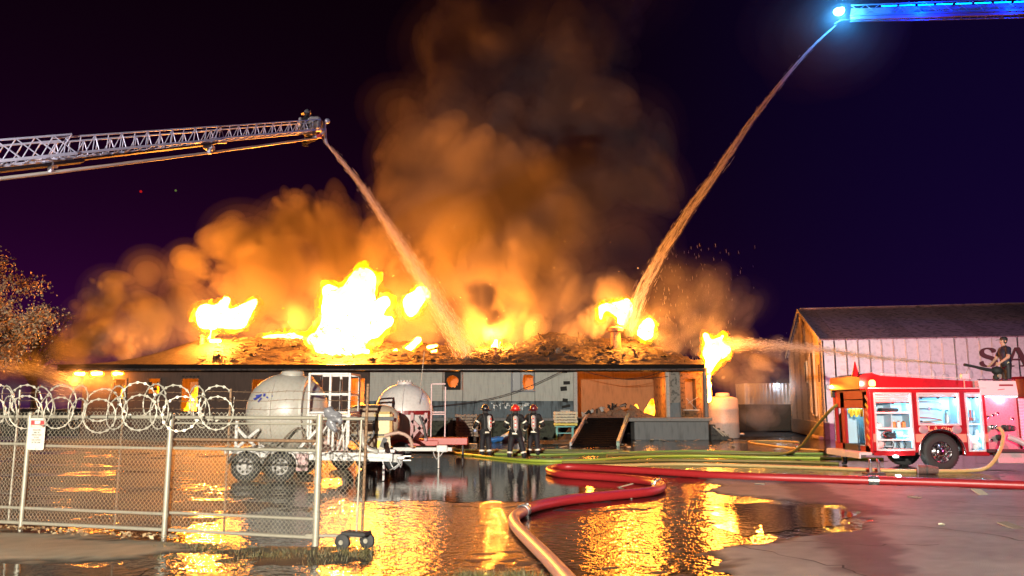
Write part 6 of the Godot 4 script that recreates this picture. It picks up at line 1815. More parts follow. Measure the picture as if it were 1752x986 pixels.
# ---------------------------------------------------------------- pallets, ramp, steps, tank and litter
func pallet_shape() -> Dictionary:
	var b := B.new()
	b.box(Vector3.ZERO, Vector3(0.1, 0.02, 1.0), Basis(), 0.003)
	var s := B.new()
	s.box(Vector3.ZERO, Vector3(1.15, 0.085, 0.04), Basis(), 0.004)
	return {"board": b.mesh(), "stringer": s.mesh()}
func pallet(label: String, at: Vector3, turn: float, m: Material, shapes: Dictionary, group: String) -> void:
	var t := thing("pallet", label, "pallet", at, turn, group)
	for k in 6: obj("board", shapes.board, m, t, Vector3(-0.5 + k * 0.2, 0.125, 0))
	for k in 3: obj("stringer", shapes.stringer, m, t, Vector3(0, 0.0725, -0.46 + k * 0.46))
	for k in 3: obj("board", shapes.board, m, t, Vector3(-0.5 + k * 0.5, 0.02, 0))
func yard_things() -> void:
	var shapes := pallet_shape()
	var wood := mat(Color(0.26, 0.2, 0.15), 0.8, 0, 2, 2.0)
	var pale := mat(Color(0.5, 0.45, 0.33), 0.8, 0, 2, 2.0)
	var r := RandomNumberGenerator.new()
	r.seed = 15
	var nth := ["lowest", "second", "third", "fourth", "fifth", "sixth", "seventh", "topmost"]
	for k in 8: pallet("%s brown wooden pallet in the tall stack left of the first firefighter" % nth[k], Vector3(-2.3 + r.randfn(0, 0.02), 0.28 + k * 0.14, -42 + r.randfn(0, 0.03)), r.randfn(0, 0.02), wood, shapes, "brown pallet stack")
	for k in 5: pallet("%s pale wooden pallet in the stack on the teal crate" % ["lowest, yellowish", "second", "third", "fourth", "topmost"][k], Vector3(2.7 + r.randfn(0, 0.03), 0.86 + k * 0.14, -41.0 + r.randfn(0, 0.03)), r.randfn(0, 0.03), pale if k else mat(Color(0.6, 0.5, 0.12), 0.8, 0, 2, 2.0), shapes, "pale pallet stack")
	var cr := thing("crate", "teal framed crate under the pale pallet stack", "crate", Vector3(2.65, 0, -41))
	var teal := mat(Color(0.12, 0.36, 0.36), 0.6)
	for s in [-0.4, 0.4]: obj("leg", bx(Vector3(s, 0.42, 0.35), Vector3(0.06, 0.84, 0.06), 0.01), teal, cr)
	for s in [-0.4, 0.4]: obj("leg", bx(Vector3(s, 0.42, -0.35), Vector3(0.06, 0.84, 0.06), 0.01), teal, cr)
	obj("top", bx(Vector3(0, 0.82, 0), Vector3(1.0, 0.06, 0.86), 0.01), teal, cr); obj("brace", bx(Vector3(0, 0.5, 0.36), Vector3(0.76, 0.05, 0.03), 0.005), teal, cr)
	var base := thing("timber_bearers", "dark bearers under the brown pallet stack", "timber", Vector3(-2.3, 0, -42))
	for s in [-0.4, 0.4]: obj("bearer", bx(Vector3(s, 0.14, 0), Vector3(0.14, 0.28, 0.9), 0.01), mat(Color(0.06, 0.05, 0.04), 0.9), base)
	# ramp up to the dock
	var rp := thing("dock_ramp", "steep black metal ramp with pale kerbs leading up to the burning bay", "ramp")
	var a := Vector3(3.72, 0.03, -37.2)
	var b := Vector3(5.1, 1.2, -44.2)
	var w := Vector3(1.05, 0, 0)
	var deck := B.new()
	deck.prism(PackedVector2Array([Vector2(-1.05, 0), Vector2(1.05, 0), Vector2(0.98, 7.15), Vector2(-0.98, 7.15)]), Transform3D(Basis(Vector3.RIGHT, (b - a).normalized(), Vector3.RIGHT.cross((b - a).normalized())), a + Vector3(0, -0.03, 0)), 0.05)
	var rm := mat(Color(0.007, 0.007, 0.008), 0.95, 0.0, 3, 0.8)
	rm.metallic_specular = 0.08
	obj("ramp_deck", deck, rm, rp)
	for k in 14: obj("cleat", bx(a.lerp(b, (k + 0.5) / 14.0) + Vector3(0, 0.04, 0), Vector3(1.9, 0.025, 0.04), 0.004), rm, rp)
	obj("left_kerb", tbar(a - w + Vector3(0, 0.08, 0), b - w + Vector3(0, 0.1, 0), 0.1, 0.2), mat(Color(0.5, 0.5, 0.5), 0.6, 0, 3, 1.0), rp)
	obj("right_kerb", tbar(a + w + Vector3(0.05, 0.1, 0), b + w + Vector3(0.15, 0.12, 0), 0.14, 0.26), mat(Color(0.35, 0.5, 0.42), 0.6, 0, 3, 1.0), rp)
	for f in [0.5, 0.85]:
		for s in [-1.0, 1.0]: obj("ramp_leg", bx(a.lerp(b, f) + w * s * 0.9 - Vector3(0, (a.lerp(b, f).y) / 2, 0), Vector3(0.08, a.lerp(b, f).y, 0.08)), mat(Color(0.02, 0.02, 0.02), 0.7), rp)
	# black flap slung over the dock edge beside the ramp
	var heap := B.new()
	heap_shape(heap, Vector3(3.6, 0.0, -42.6), 1.6, 1.6, 0.8, 73)
	tag(obj("charred_debris", heap, mat(Color(0.02, 0.016, 0.014), 0.85, 0, 3, 1.0)), "heap of charred debris beside the left kerb of the ramp", "debris")
	# steps
	var st := thing("dock_steps", "short dark broken steps at the right end of the loading dock", "steps")
	for k in 5: obj("step", bx(Vector3(10.98 + k * 0.24, 0.42 - k * 0.09, -45.0), Vector3(0.25, 0.84 - k * 0.18, 1.1), 0.02), mat(Color(0.06, 0.055, 0.05), 0.85, 0, 3, 0.8), st)
	for k in 3: obj("splintered_board", tbar(Vector3(10.95 + k * 0.15, 0.75 - k * 0.1, -44.38), Vector3(11.5 + k * 0.14, 0.22, -44.36 + k * 0.02), 0.03, 0.05), mat(Color(0.4, 0.33, 0.25), 0.8), st)
	# white poly tank
	var tk := thing("water_tank", "tall white cylindrical poly tank at the burning corner, right of the steps", "tank", Vector3(12.28, 0, -47.3))
	var tbd := B.new()
	tbd.lathe([Vector2(0, 0.02), Vector2(0.86, 0.02), Vector2(0.9, 0.1), Vector2(0.88, 0.8), Vector2(0.9, 0.86), Vector2(0.88, 0.95), Vector2(0.88, 1.6), Vector2(0.9, 1.66), Vector2(0.88, 1.75), Vector2(0.86, 2.2), Vector2(0.8, 2.32), Vector2(0.3, 2.44), Vector2(0, 2.44)], Vector3.ZERO, Vector3.UP, 40)
	var tm := mat(Color(0.45, 0.36, 0.32), 0.45, 0, 1, 0.7)
	obj("tank_body", tbd, tm, tk)
	var tl := B.new()
	tl.lathe([Vector2(0.4, 2.4), Vector2(0.4, 2.56), Vector2(0.36, 2.6), Vector2(0, 2.62)], Vector3.ZERO, Vector3.UP, 24)
	obj("tank_lid", tl, tm, tk)
	obj("outlet_valve", tb([Vector3(0.85, 0.25, 0.2), Vector3(1.1, 0.25, 0.25)], 0.06, 8), mat(Color(0.4, 0.3, 0.25), 0.5), tk)
	# drooping cables
	var cb := mat(Color(0.03, 0.012, 0.01), 0.6)
	tag(obj("cable", tb(curve([Vector3(-5.2, 1.75, -45.6), Vector3(-2.0, 2.1, -45.3), Vector3(0.5, 2.75, -45.2), Vector3(2.9, 3.82, -45.3)], 0.3), 0.022, 5), cb), "black cable slanting across the grey siding up to the gutter", "cable")
	tag(obj("cable", tb(curve([Vector3(3.6, 3.9, -45.6), Vector3(5.0, 3.55, -45.5), Vector3(6.6, 3.32, -45.5), Vector3(8.8, 3.5, -45.6)], 0.3), 0.022, 5), cb), "sagging dark cable across the top of the burning bay", "cable")
	tag(obj("cable", tb(curve([Vector3(6.4, 3.34, -45.55), Vector3(7.6, 3.5, -45.55), Vector3(8.8, 3.86, -45.6)], 0.3), 0.018, 5), cb), "short cable branching up to the bay's right post", "cable")
	# white tarpaulin heap with a blue bundle
	var tarp := B.new()
	skin(tarp, [[Vector3(-0.55, 0.12, -41.8), Vector3(0.05, 0.28, -41.9), 0.2, 0.32], [Vector3(0.05, 0.28, -41.9), Vector3(0.5, 0.12, -41.8), 0.3, 0.14]], 0.05, 0.15, noise(9, 1.6, 3), 0.1)
	tag(obj("white_tarpaulin", tarp, mat(Color(0.55, 0.56, 0.55), 0.6)), "crumpled white tarpaulin on the ground behind the firefighters", "tarpaulin")
	var bl := B.new()
	skin(bl, [[Vector3(-0.95, 0.16, -41.2), Vector3(-0.5, 0.2, -41.3), 0.14, 0.12]], 0.04, 0.1, noise(10, 2.5, 2), 0.06)
	tag(obj("blue_bundle", bl, mat(Color(0.03, 0.14, 0.4), 0.5)), "small blue bundle beside the white tarpaulin", "bundle")
	var pnl := thing("fallen_panel", "dark fallen sheet lying aslant on the ground right of the firefighters", "panel", Vector3(1.9, 0.12, -39.0), 0.2)
	obj("sheet", bx(Vector3.ZERO, Vector3(2.2, 0.03, 1.4), 0.0, Basis(Vector3.RIGHT, 0.08)), mat(Color(0.05, 0.05, 0.045), 0.6, 0, 3, 1.0), pnl)
	obj("edge_strip", bx(Vector3(0, 0.06, -0.7), Vector3(2.2, 0.03, 0.05)), mat(Color(0.2, 0.19, 0.17), 0.6), pnl)
	# litter
	for k in 46:
		var x := r.randf_range(-3.0, 12.5)
		var zz := r.randf_range(-44.0, -34.0) if k % 3 else r.randf_range(-25.0, -12.0)
		if k % 3 == 0 and x < 0.8: continue
		var s := r.randf_range(0.05, 0.22)
		var o := obj("litter_scrap", bx(Vector3.ZERO, Vector3(s * 2.0, 0.02, s), 0.0), pale if k % 2 else wood)
		o.transform = Transform3D(Basis.from_euler(Vector3(r.randfn(0, 0.15), r.randf() * 6, r.randfn(0, 0.15))), Vector3(x, 0.045, zz))
		tag(o, "small flat scrap of burned board lying on the wet ground", "scrap", "scraps scattered over the wet yard")
	# things on the ground by the engine
	for q in [["wheel_chock", "pair of upright dark metal chocks on the ground left of the engine", Vector3(9.82, 0.0, -22.35), 2], ["nozzle_bag", "dark canvas roll lying on the hose under the engine", Vector3(11.15, 0.0, -22.2), 1]]:
		var c := thing(q[0], q[1], "chock" if q[3] == 2 else "canvas roll", q[2])
		if q[3] == 2:
			for s in [-0.12, 0.1]:
				obj("loop", tb(curve([Vector3(s, 0.02, 0.1), Vector3(s + 0.02, 0.3, 0.06), Vector3(s + 0.05, 0.36, -0.04), Vector3(s + 0.12, 0.28, -0.1), Vector3(s + 0.12, 0.02, -0.1)], 0.05), 0.03, 8), mat(Color(0.12, 0.09, 0.09), 0.4, 0.5), c)
			obj("plate", bx(Vector3(0.02, 0.015, 0), Vector3(0.5, 0.03, 0.34), 0.006), mat(Color(0.08, 0.07, 0.07), 0.5, 0.5), c)
		else:
			obj("roll", tb([Vector3(-0.18, 0.12, 0), Vector3(0.1, 0.12, 0.08), Vector3(0.3, 0.1, 0.12)], [0.13, 0.12, 0.09], 12), mat(Color(0.14, 0.08, 0.07), 0.8, 0, 3, 5.0), c)
			obj("strap", tb([Vector3(0.02, 0.12, 0.05), Vector3(0.06, 0.12, 0.07)], 0.135, 12), mat(Color(0.05, 0.04, 0.04), 0.7), c)
	# weeds by the gate post and leaves along the fence
	var blade := B.new()
	blade.quad(Vector3(-0.5, 0, 0), Vector3(0.5, 0, 0), Vector3(0.1, 1, 0.3), Vector3(-0.1, 1, 0.3), Vector3(0, 0.3, 1))
	var mm := MultiMesh.new()
	mm.transform_format = MultiMesh.TRANSFORM_3D; mm.use_colors = true
	mm.mesh = blade.mesh(); mm.instance_count = 5200
	var cl := []
	for k in 60: cl.append(Vector2(-2.5 + r.randfn(0, 0.5), -10.1 + r.randfn(0, 0.26)))
	for k in 14: cl.append(Vector2(-0.2 + r.randfn(0, 0.3), -8.95 + r.randfn(0, 0.06)))
	for k in 16: cl.append(Vector2(-3.9 + r.randfn(0, 0.3), -10.6 + r.randfn(0, 0.14)))
	for k in 5200:
		var c: Vector2 = cl[r.randi() % cl.size()] + Vector2(r.randfn(0, 0.09), r.randfn(0, 0.06))
		var hh := r.randf_range(0.02, 0.085)
		mm.set_instance_transform(k, Transform3D(Basis.from_euler(Vector3(r.randf_range(0.0, 1.0), r.randf() * 6.28, 0)).scaled_local(Vector3(0.009, hh, hh)), Vector3(c.x, -0.005, c.y)))
		mm.set_instance_color(k, Color(0.06, 0.06, 0.02).lerp(Color(0.15, 0.12, 0.05), r.randf()))
	var mi := MultiMeshInstance3D.new()
	mi.name = "weeds"; mi.multimesh = mm; mi.material_override = vmat(0.6)
	add_child(mi)
	stuff(tag(mi, "low muddy weeds round the foot of the gate post", "weeds"))
	var lm := MultiMesh.new()
	lm.transform_format = MultiMesh.TRANSFORM_3D; lm.use_colors = true
	var leaf := B.new()
	leaf.quad(Vector3(-0.5, 0, 0), Vector3(0, 0.15, 0.3), Vector3(0.5, 0, 0), Vector3(0, 0.15, -0.3), Vector3.UP)
	lm.mesh = leaf.mesh(); lm.instance_count = 420
	for k in 420:
		var s := r.randf_range(-2.4, 3.4)
		var p := fp(s, 0.045, absf(r.randfn(0.0, 0.16)) - 0.05)
		lm.set_instance_transform(k, Transform3D(Basis.from_euler(Vector3(r.randfn(0, 0.4), r.randf() * 6, r.randfn(0, 0.4))).scaled(Vector3.ONE * r.randf_range(0.03, 0.09)), p))
		lm.set_instance_color(k, Color(0.3, 0.17, 0.08).lerp(Color(0.42, 0.34, 0.2), r.randf()))
	var li := MultiMeshInstance3D.new()
	li.name = "dry_leaves"; li.multimesh = lm; li.material_override = vmat(0.7)
	add_child(li)
	stuff(tag(li, "dry brown leaves blown along the foot of the fence", "leaves"))

# ---------------------------------------------------------------- people
func ring(parent: Node3D, called: String, a: Vector3, d: Vector3, r: float, h: float, m: Material, squash := 1.0) -> void:
	var b := B.new()
	b.lathe([Vector2(r * 0.97, -h / 2), Vector2(r, -h / 2), Vector2(r, h / 2), Vector2(r * 0.97, h / 2)], Vector3.ZERO, d.normalized(), 18)
	var o := obj(called, b, m, parent, a)
	if squash != 1.0: o.scale = Vector3(1, 1, squash)
func hand_bones(wr: Vector3, d: Vector3, side: Vector3, curl: float, col: Color, s := 1.0) -> Array:
	# palm, four unequal bent fingers and a thumb; the palm faces d x side
	d = d.normalized(); side = (side - d * side.dot(d)).normalized()
	var pn := d.cross(side)
	var out := []
	var fl := [0.062, 0.072, 0.068, 0.052]
	for k in 4:
		var o := side * (0.03 - 0.02 * k) * s
		var kn := wr + d * 0.085 * s + o
		out.append([wr + d * 0.01 + o * 0.6, kn, 0.016 * s, 0.013 * s, col])
		var d1 := (d * cos(curl) + pn * sin(curl)).normalized()
		var p1: Vector3 = kn + d1 * fl[k] * 0.5 * s
		var d2 := (d * cos(curl * 2.1) + pn * sin(curl * 2.1)).normalized()
		out.append([kn, p1, 0.0105 * s, 0.0095 * s, col])
		out.append([p1, p1 + d2 * fl[k] * 0.5 * s, 0.0095 * s, 0.008 * s, col])
	var tb0 := wr + d * 0.025 * s + side * 0.032 * s
	var t1 := tb0 + (d * 0.6 + side * 0.75 + pn * 0.25).normalized() * 0.042 * s
	out.append([tb0, t1, 0.014 * s, 0.012 * s, col])
	out.append([t1, t1 + (d * 0.9 + side * 0.1 + pn * 0.6).normalized() * 0.032 * s, 0.011 * s, 0.009 * s, col])
	return out
func firefighter(label: String, at: Vector3, turn: float, helmet: Color, j: Dictionary, fine := true) -> Node3D:
	# looks towards -z of its own axes; j holds knee, ankle, elbow and wrist places
	var t := thing("person", label, "person", at, turn)
	var coat := Color(0.007, 0.006, 0.006)
	var pants := Color(0.008, 0.008, 0.015)
	var boot := Color(0.01, 0.01, 0.01)
	var skin_c := Color(0.42, 0.24, 0.17)
	var hood := Color(0.03, 0.026, 0.024)
	var glove := Color(0.09, 0.07, 0.045)
	var bones := [[Vector3(0, 0.98, 0), Vector3(0, 1.3, -0.01), 0.165, 0.185, coat], [Vector3(0, 1.3, -0.01), Vector3(0, 1.43, 0), 0.185, 0.13, coat],
		[Vector3(-0.17, 1.42, 0), Vector3(0.17, 1.42, 0), 0.1, 0.1, coat], [Vector3(-0.05, 0.86, 0), Vector3(0.05, 0.86, 0), 0.165, 0.165, coat],
		[Vector3(0, 1.45, 0), Vector3(0, 1.58, -0.01), 0.075, 0.07, hood], [Vector3(0, 1.62, -0.01), Vector3(0, 1.7, -0.01), 0.092, 0.1, hood], [Vector3(0, 1.6, -0.07), Vector3(0, 1.68, -0.08), 0.045, 0.05, skin_c],
		[Vector3(0, 1.645, -0.13), Vector3(0, 1.63, -0.145), 0.014, 0.016, skin_c], [Vector3(0, 1.575, -0.09), Vector3(0, 1.57, -0.1), 0.03, 0.03, skin_c]]
	for s in [0, 1]:
		var q: float = -1.0 if s == 0 else 1.0
		var kn: Vector3 = j.knee[s]
		var an: Vector3 = j.ankle[s]
		bones.append([Vector3(q * 0.1, 0.9, 0), kn, 0.125, 0.095, pants]); bones.append([kn, an, 0.095, 0.085, pants])
		bones.append([an, an - Vector3(0, 0.05, 0), 0.06, 0.055, boot]); bones.append([an + Vector3(0, -0.06, 0.04), an + Vector3(q * 0.03, -0.075, -0.15), 0.052, 0.045, boot])
		var el: Vector3 = j.elbow[s]
		var wr: Vector3 = j.wrist[s]
		bones.append([Vector3(q * 0.21, 1.41, 0), el, 0.088, 0.072, coat]); bones.append([el, wr, 0.07, 0.055, coat])
	var b := B.new()
	skin(b, bones, 0.022, 0.05, noise(int(at.x * 10) + 40, 7.0, 2), 0.008)
	for s in [0, 1]:
		var d: Vector3 = j.wrist[s] - j.elbow[s]
		skin(b, hand_bones(j.wrist[s], d, Vector3(0, 0.3, -1.0) if not j.has("thumb") else j.thumb, 0.55, glove, 1.12), 0.009 if fine else 0.014, 0.008)
	obj("body", b, vmat(0.75), t)
	var hb := B.new()
	hb.lathe([Vector2(0.135, 0.0), Vector2(0.138, 0.03), Vector2(0.128, 0.09), Vector2(0.09, 0.145), Vector2(0.03, 0.165), Vector2(0, 0.166)], Vector3(0, 1.68, -0.01), Vector3.UP, 22)
	# brim: short at the front, long over the nape
	var rim := B.new()
	for k in 24:
		var a0 := TAU * k / 24
		var a1 := TAU * (k + 1) / 24
		var f := func(a: float, out: bool) -> Vector3:
			var e := Vector3(cos(a), 0, sin(a))
			var l := 0.135 if not out else 0.175 + 0.075 * maxf(0.0, sin(a)) 
			return Vector3(0, 1.69, -0.01) + e * l - Vector3(0, (0.02 + 0.04 * maxf(0.0, sin(a))) if out else 0.0, 0)
		rim.face(f.call(a0, false), f.call(a1, false), f.call(a1, true), f.call(a0, true), Vector3(0, 0, 0))
	var hm := mat(helmet, 0.3)
	hm.clearcoat_enabled = true; hm.clearcoat = 0.5
	var he := obj("helmet", hb, hm, t)
	obj("brim", rim, hm, he)
	var cr := B.new()
	for k in 3: cr.tube(curve([Vector3(-0.05 + 0.05 * k, 1.74, -0.13), Vector3(-0.04 + 0.04 * k, 1.845, -0.06), Vector3(-0.04 + 0.04 * k, 1.845, 0.04), Vector3(-0.05 + 0.05 * k, 1.74, 0.115)], 0.05), 0.012, 5)
	obj("helmet_ridge", cr, hm, he)
	obj("helmet_shield", bx(Vector3(0, 1.78, -0.15), Vector3(0.09, 0.12, 0.015), 0.005), mat(Color(0.5, 0.45, 0.3), 0.5), he)
	# air pack
	var tank := B.new()
	tank.lathe([Vector2(0.0, -0.27), Vector2(0.04, -0.265), Vector2(0.078, -0.22), Vector2(0.08, 0.16), Vector2(0.05, 0.23), Vector2(0.025, 0.25), Vector2(0.025, 0.29), Vector2(0, 0.3)], Vector3(j.get("pack", 0.02), 1.2, 0.27), Vector3(0.04, -1, 0.06).normalized(), 18)
	var pk := obj("air_cylinder", tank, mat(Color(0.55, 0.52, 0.48), 0.35, 0.1, 1, 3.0), t)
	for k in 3: obj("cylinder_band", bx(Vector3(j.get("pack", 0.02) + 0.01, 1.34 - k * 0.13, 0.352), Vector3(0.07, 0.05, 0.012), 0.004), mat(Color(0.55, 0.05, 0.04), 0.4), pk)
	obj("back_plate", bx(Vector3(j.get("pack", 0.02), 1.2, 0.19), Vector3(0.22, 0.5, 0.03), 0.012), mat(Color(0.015, 0.015, 0.015), 0.6), t)
	var sr := B.new()
	for q in [-0.11, 0.11]: sr.tube(curve([Vector3(q, 0.98, 0.19), Vector3(q * 1.1, 1.4, 0.15), Vector3(q * 1.1, 1.52, 0.0), Vector3(q * 1.1, 1.4, -0.15), Vector3(q, 1.05, -0.19)], 0.08), 0.02, 6)
	obj("pack_straps", sr, mat(Color(0.05, 0.05, 0.05), 0.7), t)
	# reflective trim
	var rf := mat(Color(0.75, 0.72, 0.58), 0.4)
	ring(t, "reflective_hem", Vector3(0, 0.86, 0), Vector3.UP, 0.222, 0.055, rf, 0.79)
	for s in [0, 1]:
		var kn: Vector3 = j.knee[s]
		var an: Vector3 = j.ankle[s]
		ring(t, "reflective_cuff", an.lerp(kn, 0.2), kn - an, 0.1, 0.055, rf)
		ring(t, "reflective_armband", (Vector3(-0.21 if s == 0 else 0.21, 1.41, 0)).lerp(j.elbow[s], 0.62), j.elbow[s] - Vector3(-0.21 if s == 0 else 0.21, 1.41, 0), 0.09, 0.05, rf)
		ring(t, "reflective_cuff", j.elbow[s].lerp(j.wrist[s], 0.75), j.wrist[s] - j.elbow[s], 0.068, 0.045, rf)
	return t
func people() -> void:
	var f1 := firefighter("firefighter in black helmet and turnout gear standing beside the brown pallets, arm bent forward", Vector3(-0.97, 0.02, -29.7), 0.5, Color(0.012, 0.012, 0.013), {"knee": [Vector3(-0.12, 0.5, -0.03), Vector3(0.13, 0.5, 0.0)], "ankle": [Vector3(-0.14, 0.13, 0.0), Vector3(0.15, 0.13, 0.03)], "elbow": [Vector3(-0.36, 1.14, -0.06), Vector3(0.34, 1.13, -0.05)], "wrist": [Vector3(-0.34, 0.98, -0.28), Vector3(0.22, 1.0, -0.28)], "pack": 0.03})
	var hl := thing("hand_lamp", "small bluish hand lamp held by the firefighter in the black helmet", "lamp", Vector3(-1.35, 0.98, -29.83))
	obj("lamp_body", bx(Vector3(0, -0.03, 0), Vector3(0.1, 0.14, 0.12), 0.02), mat(Color(0.15, 0.2, 0.4), 0.4), hl)
	obj("lamp_handle", tb([Vector3(0, 0.04, 0.05), Vector3(0, 0.09, 0.0), Vector3(0, 0.04, -0.05)], 0.012, 6), mat(Color(0.02, 0.02, 0.02), 0.5), hl)
	firefighter("firefighter in bright red helmet standing with feet apart, middle of the three", Vector3(0.12, 0.02, -28.4), -0.15, Color(0.6, 0.02, 0.015), {"knee": [Vector3(-0.17, 0.5, 0.0), Vector3(0.2, 0.5, -0.05)], "ankle": [Vector3(-0.2, 0.13, 0.05), Vector3(0.3, 0.13, 0.0)], "elbow": [Vector3(-0.36, 1.14, -0.02), Vector3(0.37, 1.16, -0.05)], "wrist": [Vector3(-0.25, 1.0, -0.25), Vector3(0.28, 0.95, -0.26)], "pack": 0.04})
	firefighter("firefighter in dark red helmet standing right of the bright red helmet", Vector3(0.8, 0.02, -30.3), -0.25, Color(0.12, 0.012, 0.014), {"knee": [Vector3(-0.13, 0.5, -0.02), Vector3(0.13, 0.5, 0.0)], "ankle": [Vector3(-0.17, 0.13, 0.03), Vector3(0.16, 0.13, 0.02)], "elbow": [Vector3(-0.38, 1.2, -0.1), Vector3(0.34, 1.12, -0.06)], "wrist": [Vector3(-0.3, 1.05, -0.33), Vector3(0.2, 1.02, -0.28)], "pack": 0.06})
	var tip := firefighter("firefighter crouched on the tip of the left aerial ladder", Vector3(-8.5, 12.2, -31.85), -1.2, Color(0.2, 0.19, 0.16), {"knee": [Vector3(-0.14, 0.62, -0.34), Vector3(0.14, 0.6, -0.3)], "ankle": [Vector3(-0.14, 0.38, 0.05), Vector3(0.16, 0.38, 0.1)], "elbow": [Vector3(-0.4, 1.2, -0.15), Vector3(0.4, 1.2, -0.15)], "wrist": [Vector3(-0.3, 1.25, -0.42), Vector3(0.32, 1.28, -0.4)]}, false)
	tip.scale = Vector3.ONE * 0.96
	operator()
	# one leg of a helper behind the engine's tail
	var lg := thing("person", "booted leg of a person otherwise hidden behind the fire engine's rear", "person", Vector3(10.42, 0.0, -25.7))
	var lb := B.new()
	var dk := Color(0.014, 0.013, 0.013)
	skin(lb, [[Vector3(0, 0.95, 0), Vector3(0.02, 0.5, 0), 0.11, 0.09, dk], [Vector3(0.02, 0.5, 0), Vector3(0, 0.12, 0.03), 0.09, 0.075, dk], [Vector3(0, 0.06, 0.06), Vector3(-0.1, 0.05, 0.14), 0.055, 0.045, Color(0.01, 0.01, 0.01)], [Vector3(0, 0.95, 0), Vector3(0.1, 1.45, -0.05), 0.16, 0.18, dk], [Vector3(0.1, 1.5, -0.05), Vector3(0.12, 1.72, -0.05), 0.09, 0.1, Color(0.4, 0.24, 0.18)]], 0.022, 0.05)
	obj("body", lb, vmat(0.7), lg)
	ring(lg, "reflective_cuff", Vector3(0.0, 0.27, 0.02), Vector3.UP, 0.094, 0.06, mat(Color(0.75, 0.72, 0.58), 0.4))
func operator() -> void:
	var t := thing("person", "person in navy shirt and cap standing on the fire engine working the deck gun", "person", Vector3(15.05, 2.12, -24.55), PI / 2)
	var navy := Color(0.012, 0.012, 0.035)
	var pants := Color(0.016, 0.013, 0.018)
	var sk := Color(0.5, 0.28, 0.2)
	var hair := Color(0.06, 0.04, 0.03)
	# faces -z of its own axes, which is the left of the picture
	var bones := [[Vector3(0, 0.98, 0), Vector3(0, 1.28, -0.01), 0.145, 0.165, navy], [Vector3(0, 1.28, -0.01), Vector3(0, 1.42, 0), 0.16, 0.11, navy], [Vector3(-0.15, 1.42, 0), Vector3(0.15, 1.42, 0), 0.075, 0.075, navy],
		[Vector3(0, 1.46, -0.01), Vector3(0, 1.58, -0.03), 0.06, 0.055, sk],
		[Vector3(0, 0.92, 0), Vector3(0, 0.86, 0), 0.15, 0.145, pants]]
	var els := [Vector3(-0.3, 1.16, -0.1), Vector3(0.3, 1.16, -0.1)]
	var wrs := [Vector3(-0.24, 0.98, -0.33), Vector3(0.2, 0.96, -0.34)]
	for s in [0, 1]:
		var q: float = -1.0 if s == 0 else 1.0
		bones.append([Vector3(q * 0.09, 0.9, 0), Vector3(q * 0.1, 0.5, -0.02), 0.1, 0.075, pants]); bones.append([Vector3(q * 0.1, 0.5, -0.02), Vector3(q * 0.1, 0.12, 0.02), 0.07, 0.055, pants])
		bones.append([Vector3(q * 0.1, 0.06, 0.05), Vector3(q * 0.12, 0.05, -0.14), 0.05, 0.045, Color(0.01, 0.01, 0.01)])
		var mid := Vector3(q * 0.19, 1.4, 0).lerp(els[s], 0.6)
		bones.append([Vector3(q * 0.19, 1.4, 0), mid, 0.075, 0.07, navy]); bones.append([mid, els[s], 0.05, 0.045, sk]); bones.append([els[s], wrs[s], 0.044, 0.03, sk])
	var b := B.new()
	skin(b, bones, 0.02, 0.04)
	# head with a face, on a grid of its own
	var h := [[Vector3(0, 1.66, 0.005), Vector3(0, 1.71, 0.01), 0.088, 0.09, hair], [Vector3(0, 1.64, -0.045), Vector3(0, 1.7, -0.04), 0.062, 0.066, sk], [Vector3(0, 1.585, -0.06), Vector3(0, 1.58, -0.065), 0.045, 0.04, sk],
		[Vector3(0, 1.66, -0.105), Vector3(0, 1.63, -0.125), 0.01, 0.016, sk], [Vector3(-0.03, 1.605, -0.095), Vector3(0.03, 1.605, -0.095), 0.012, 0.012, Color(0.4, 0.16, 0.13)],
		[Vector3(-0.09, 1.66, 0.0), Vector3(-0.095, 1.63, -0.005), 0.018, 0.014, sk], [Vector3(0.09, 1.66, 0.0), Vector3(0.095, 1.63, -0.005), 0.018, 0.014, sk],
		[Vector3(-0.034, 1.668, -0.1), Vector3(-0.034, 1.668, -0.101), 0.01, 0.01, Color(0.05, 0.04, 0.04)], [Vector3(0.034, 1.668, -0.1), Vector3(0.034, 1.668, -0.101), 0.01, 0.01, Color(0.05, 0.04, 0.04)]]
	skin(b, h, 0.008, 0.018)
	for s in [0, 1]: skin(b, hand_bones(wrs[s], wrs[s] - els[s], Vector3(0.3 if s == 0 else -0.3, 0.8, 0), 0.6, sk), 0.006, 0.006)
	obj("body", b, vmat(0.65), t)
	var cp := B.new()
	cp.lathe([Vector2(0.104, 0.0), Vector2(0.106, 0.04), Vector2(0.09, 0.085), Vector2(0.05, 0.11), Vector2(0, 0.115)], Vector3(0, 1.69, 0.0), Vector3.UP, 20)
	cp.box(Vector3(0, 1.7, -0.14), Vector3(0.15, 0.012, 0.13), Basis(Vector3.RIGHT, -0.15), 0.005)
	obj("cap", cp, mat(Color(0.01, 0.01, 0.014), 0.7), t)
	obj("shirt_emblem", bx(Vector3(0.04, 1.36, 0.15), Vector3(0.1, 0.08, 0.012), 0.004, Basis(Vector3.RIGHT, -0.15)), mat(Color(0.6, 0.55, 0.55), 0.6), t)
	obj("belt_tool", bx(Vector3(-0.14, 0.98, -0.02), Vector3(0.04, 0.09, 0.06), 0.01, Basis(Vector3.RIGHT, 0.6)), mat(Color(0.45, 0.4, 0.25), 0.5), t)

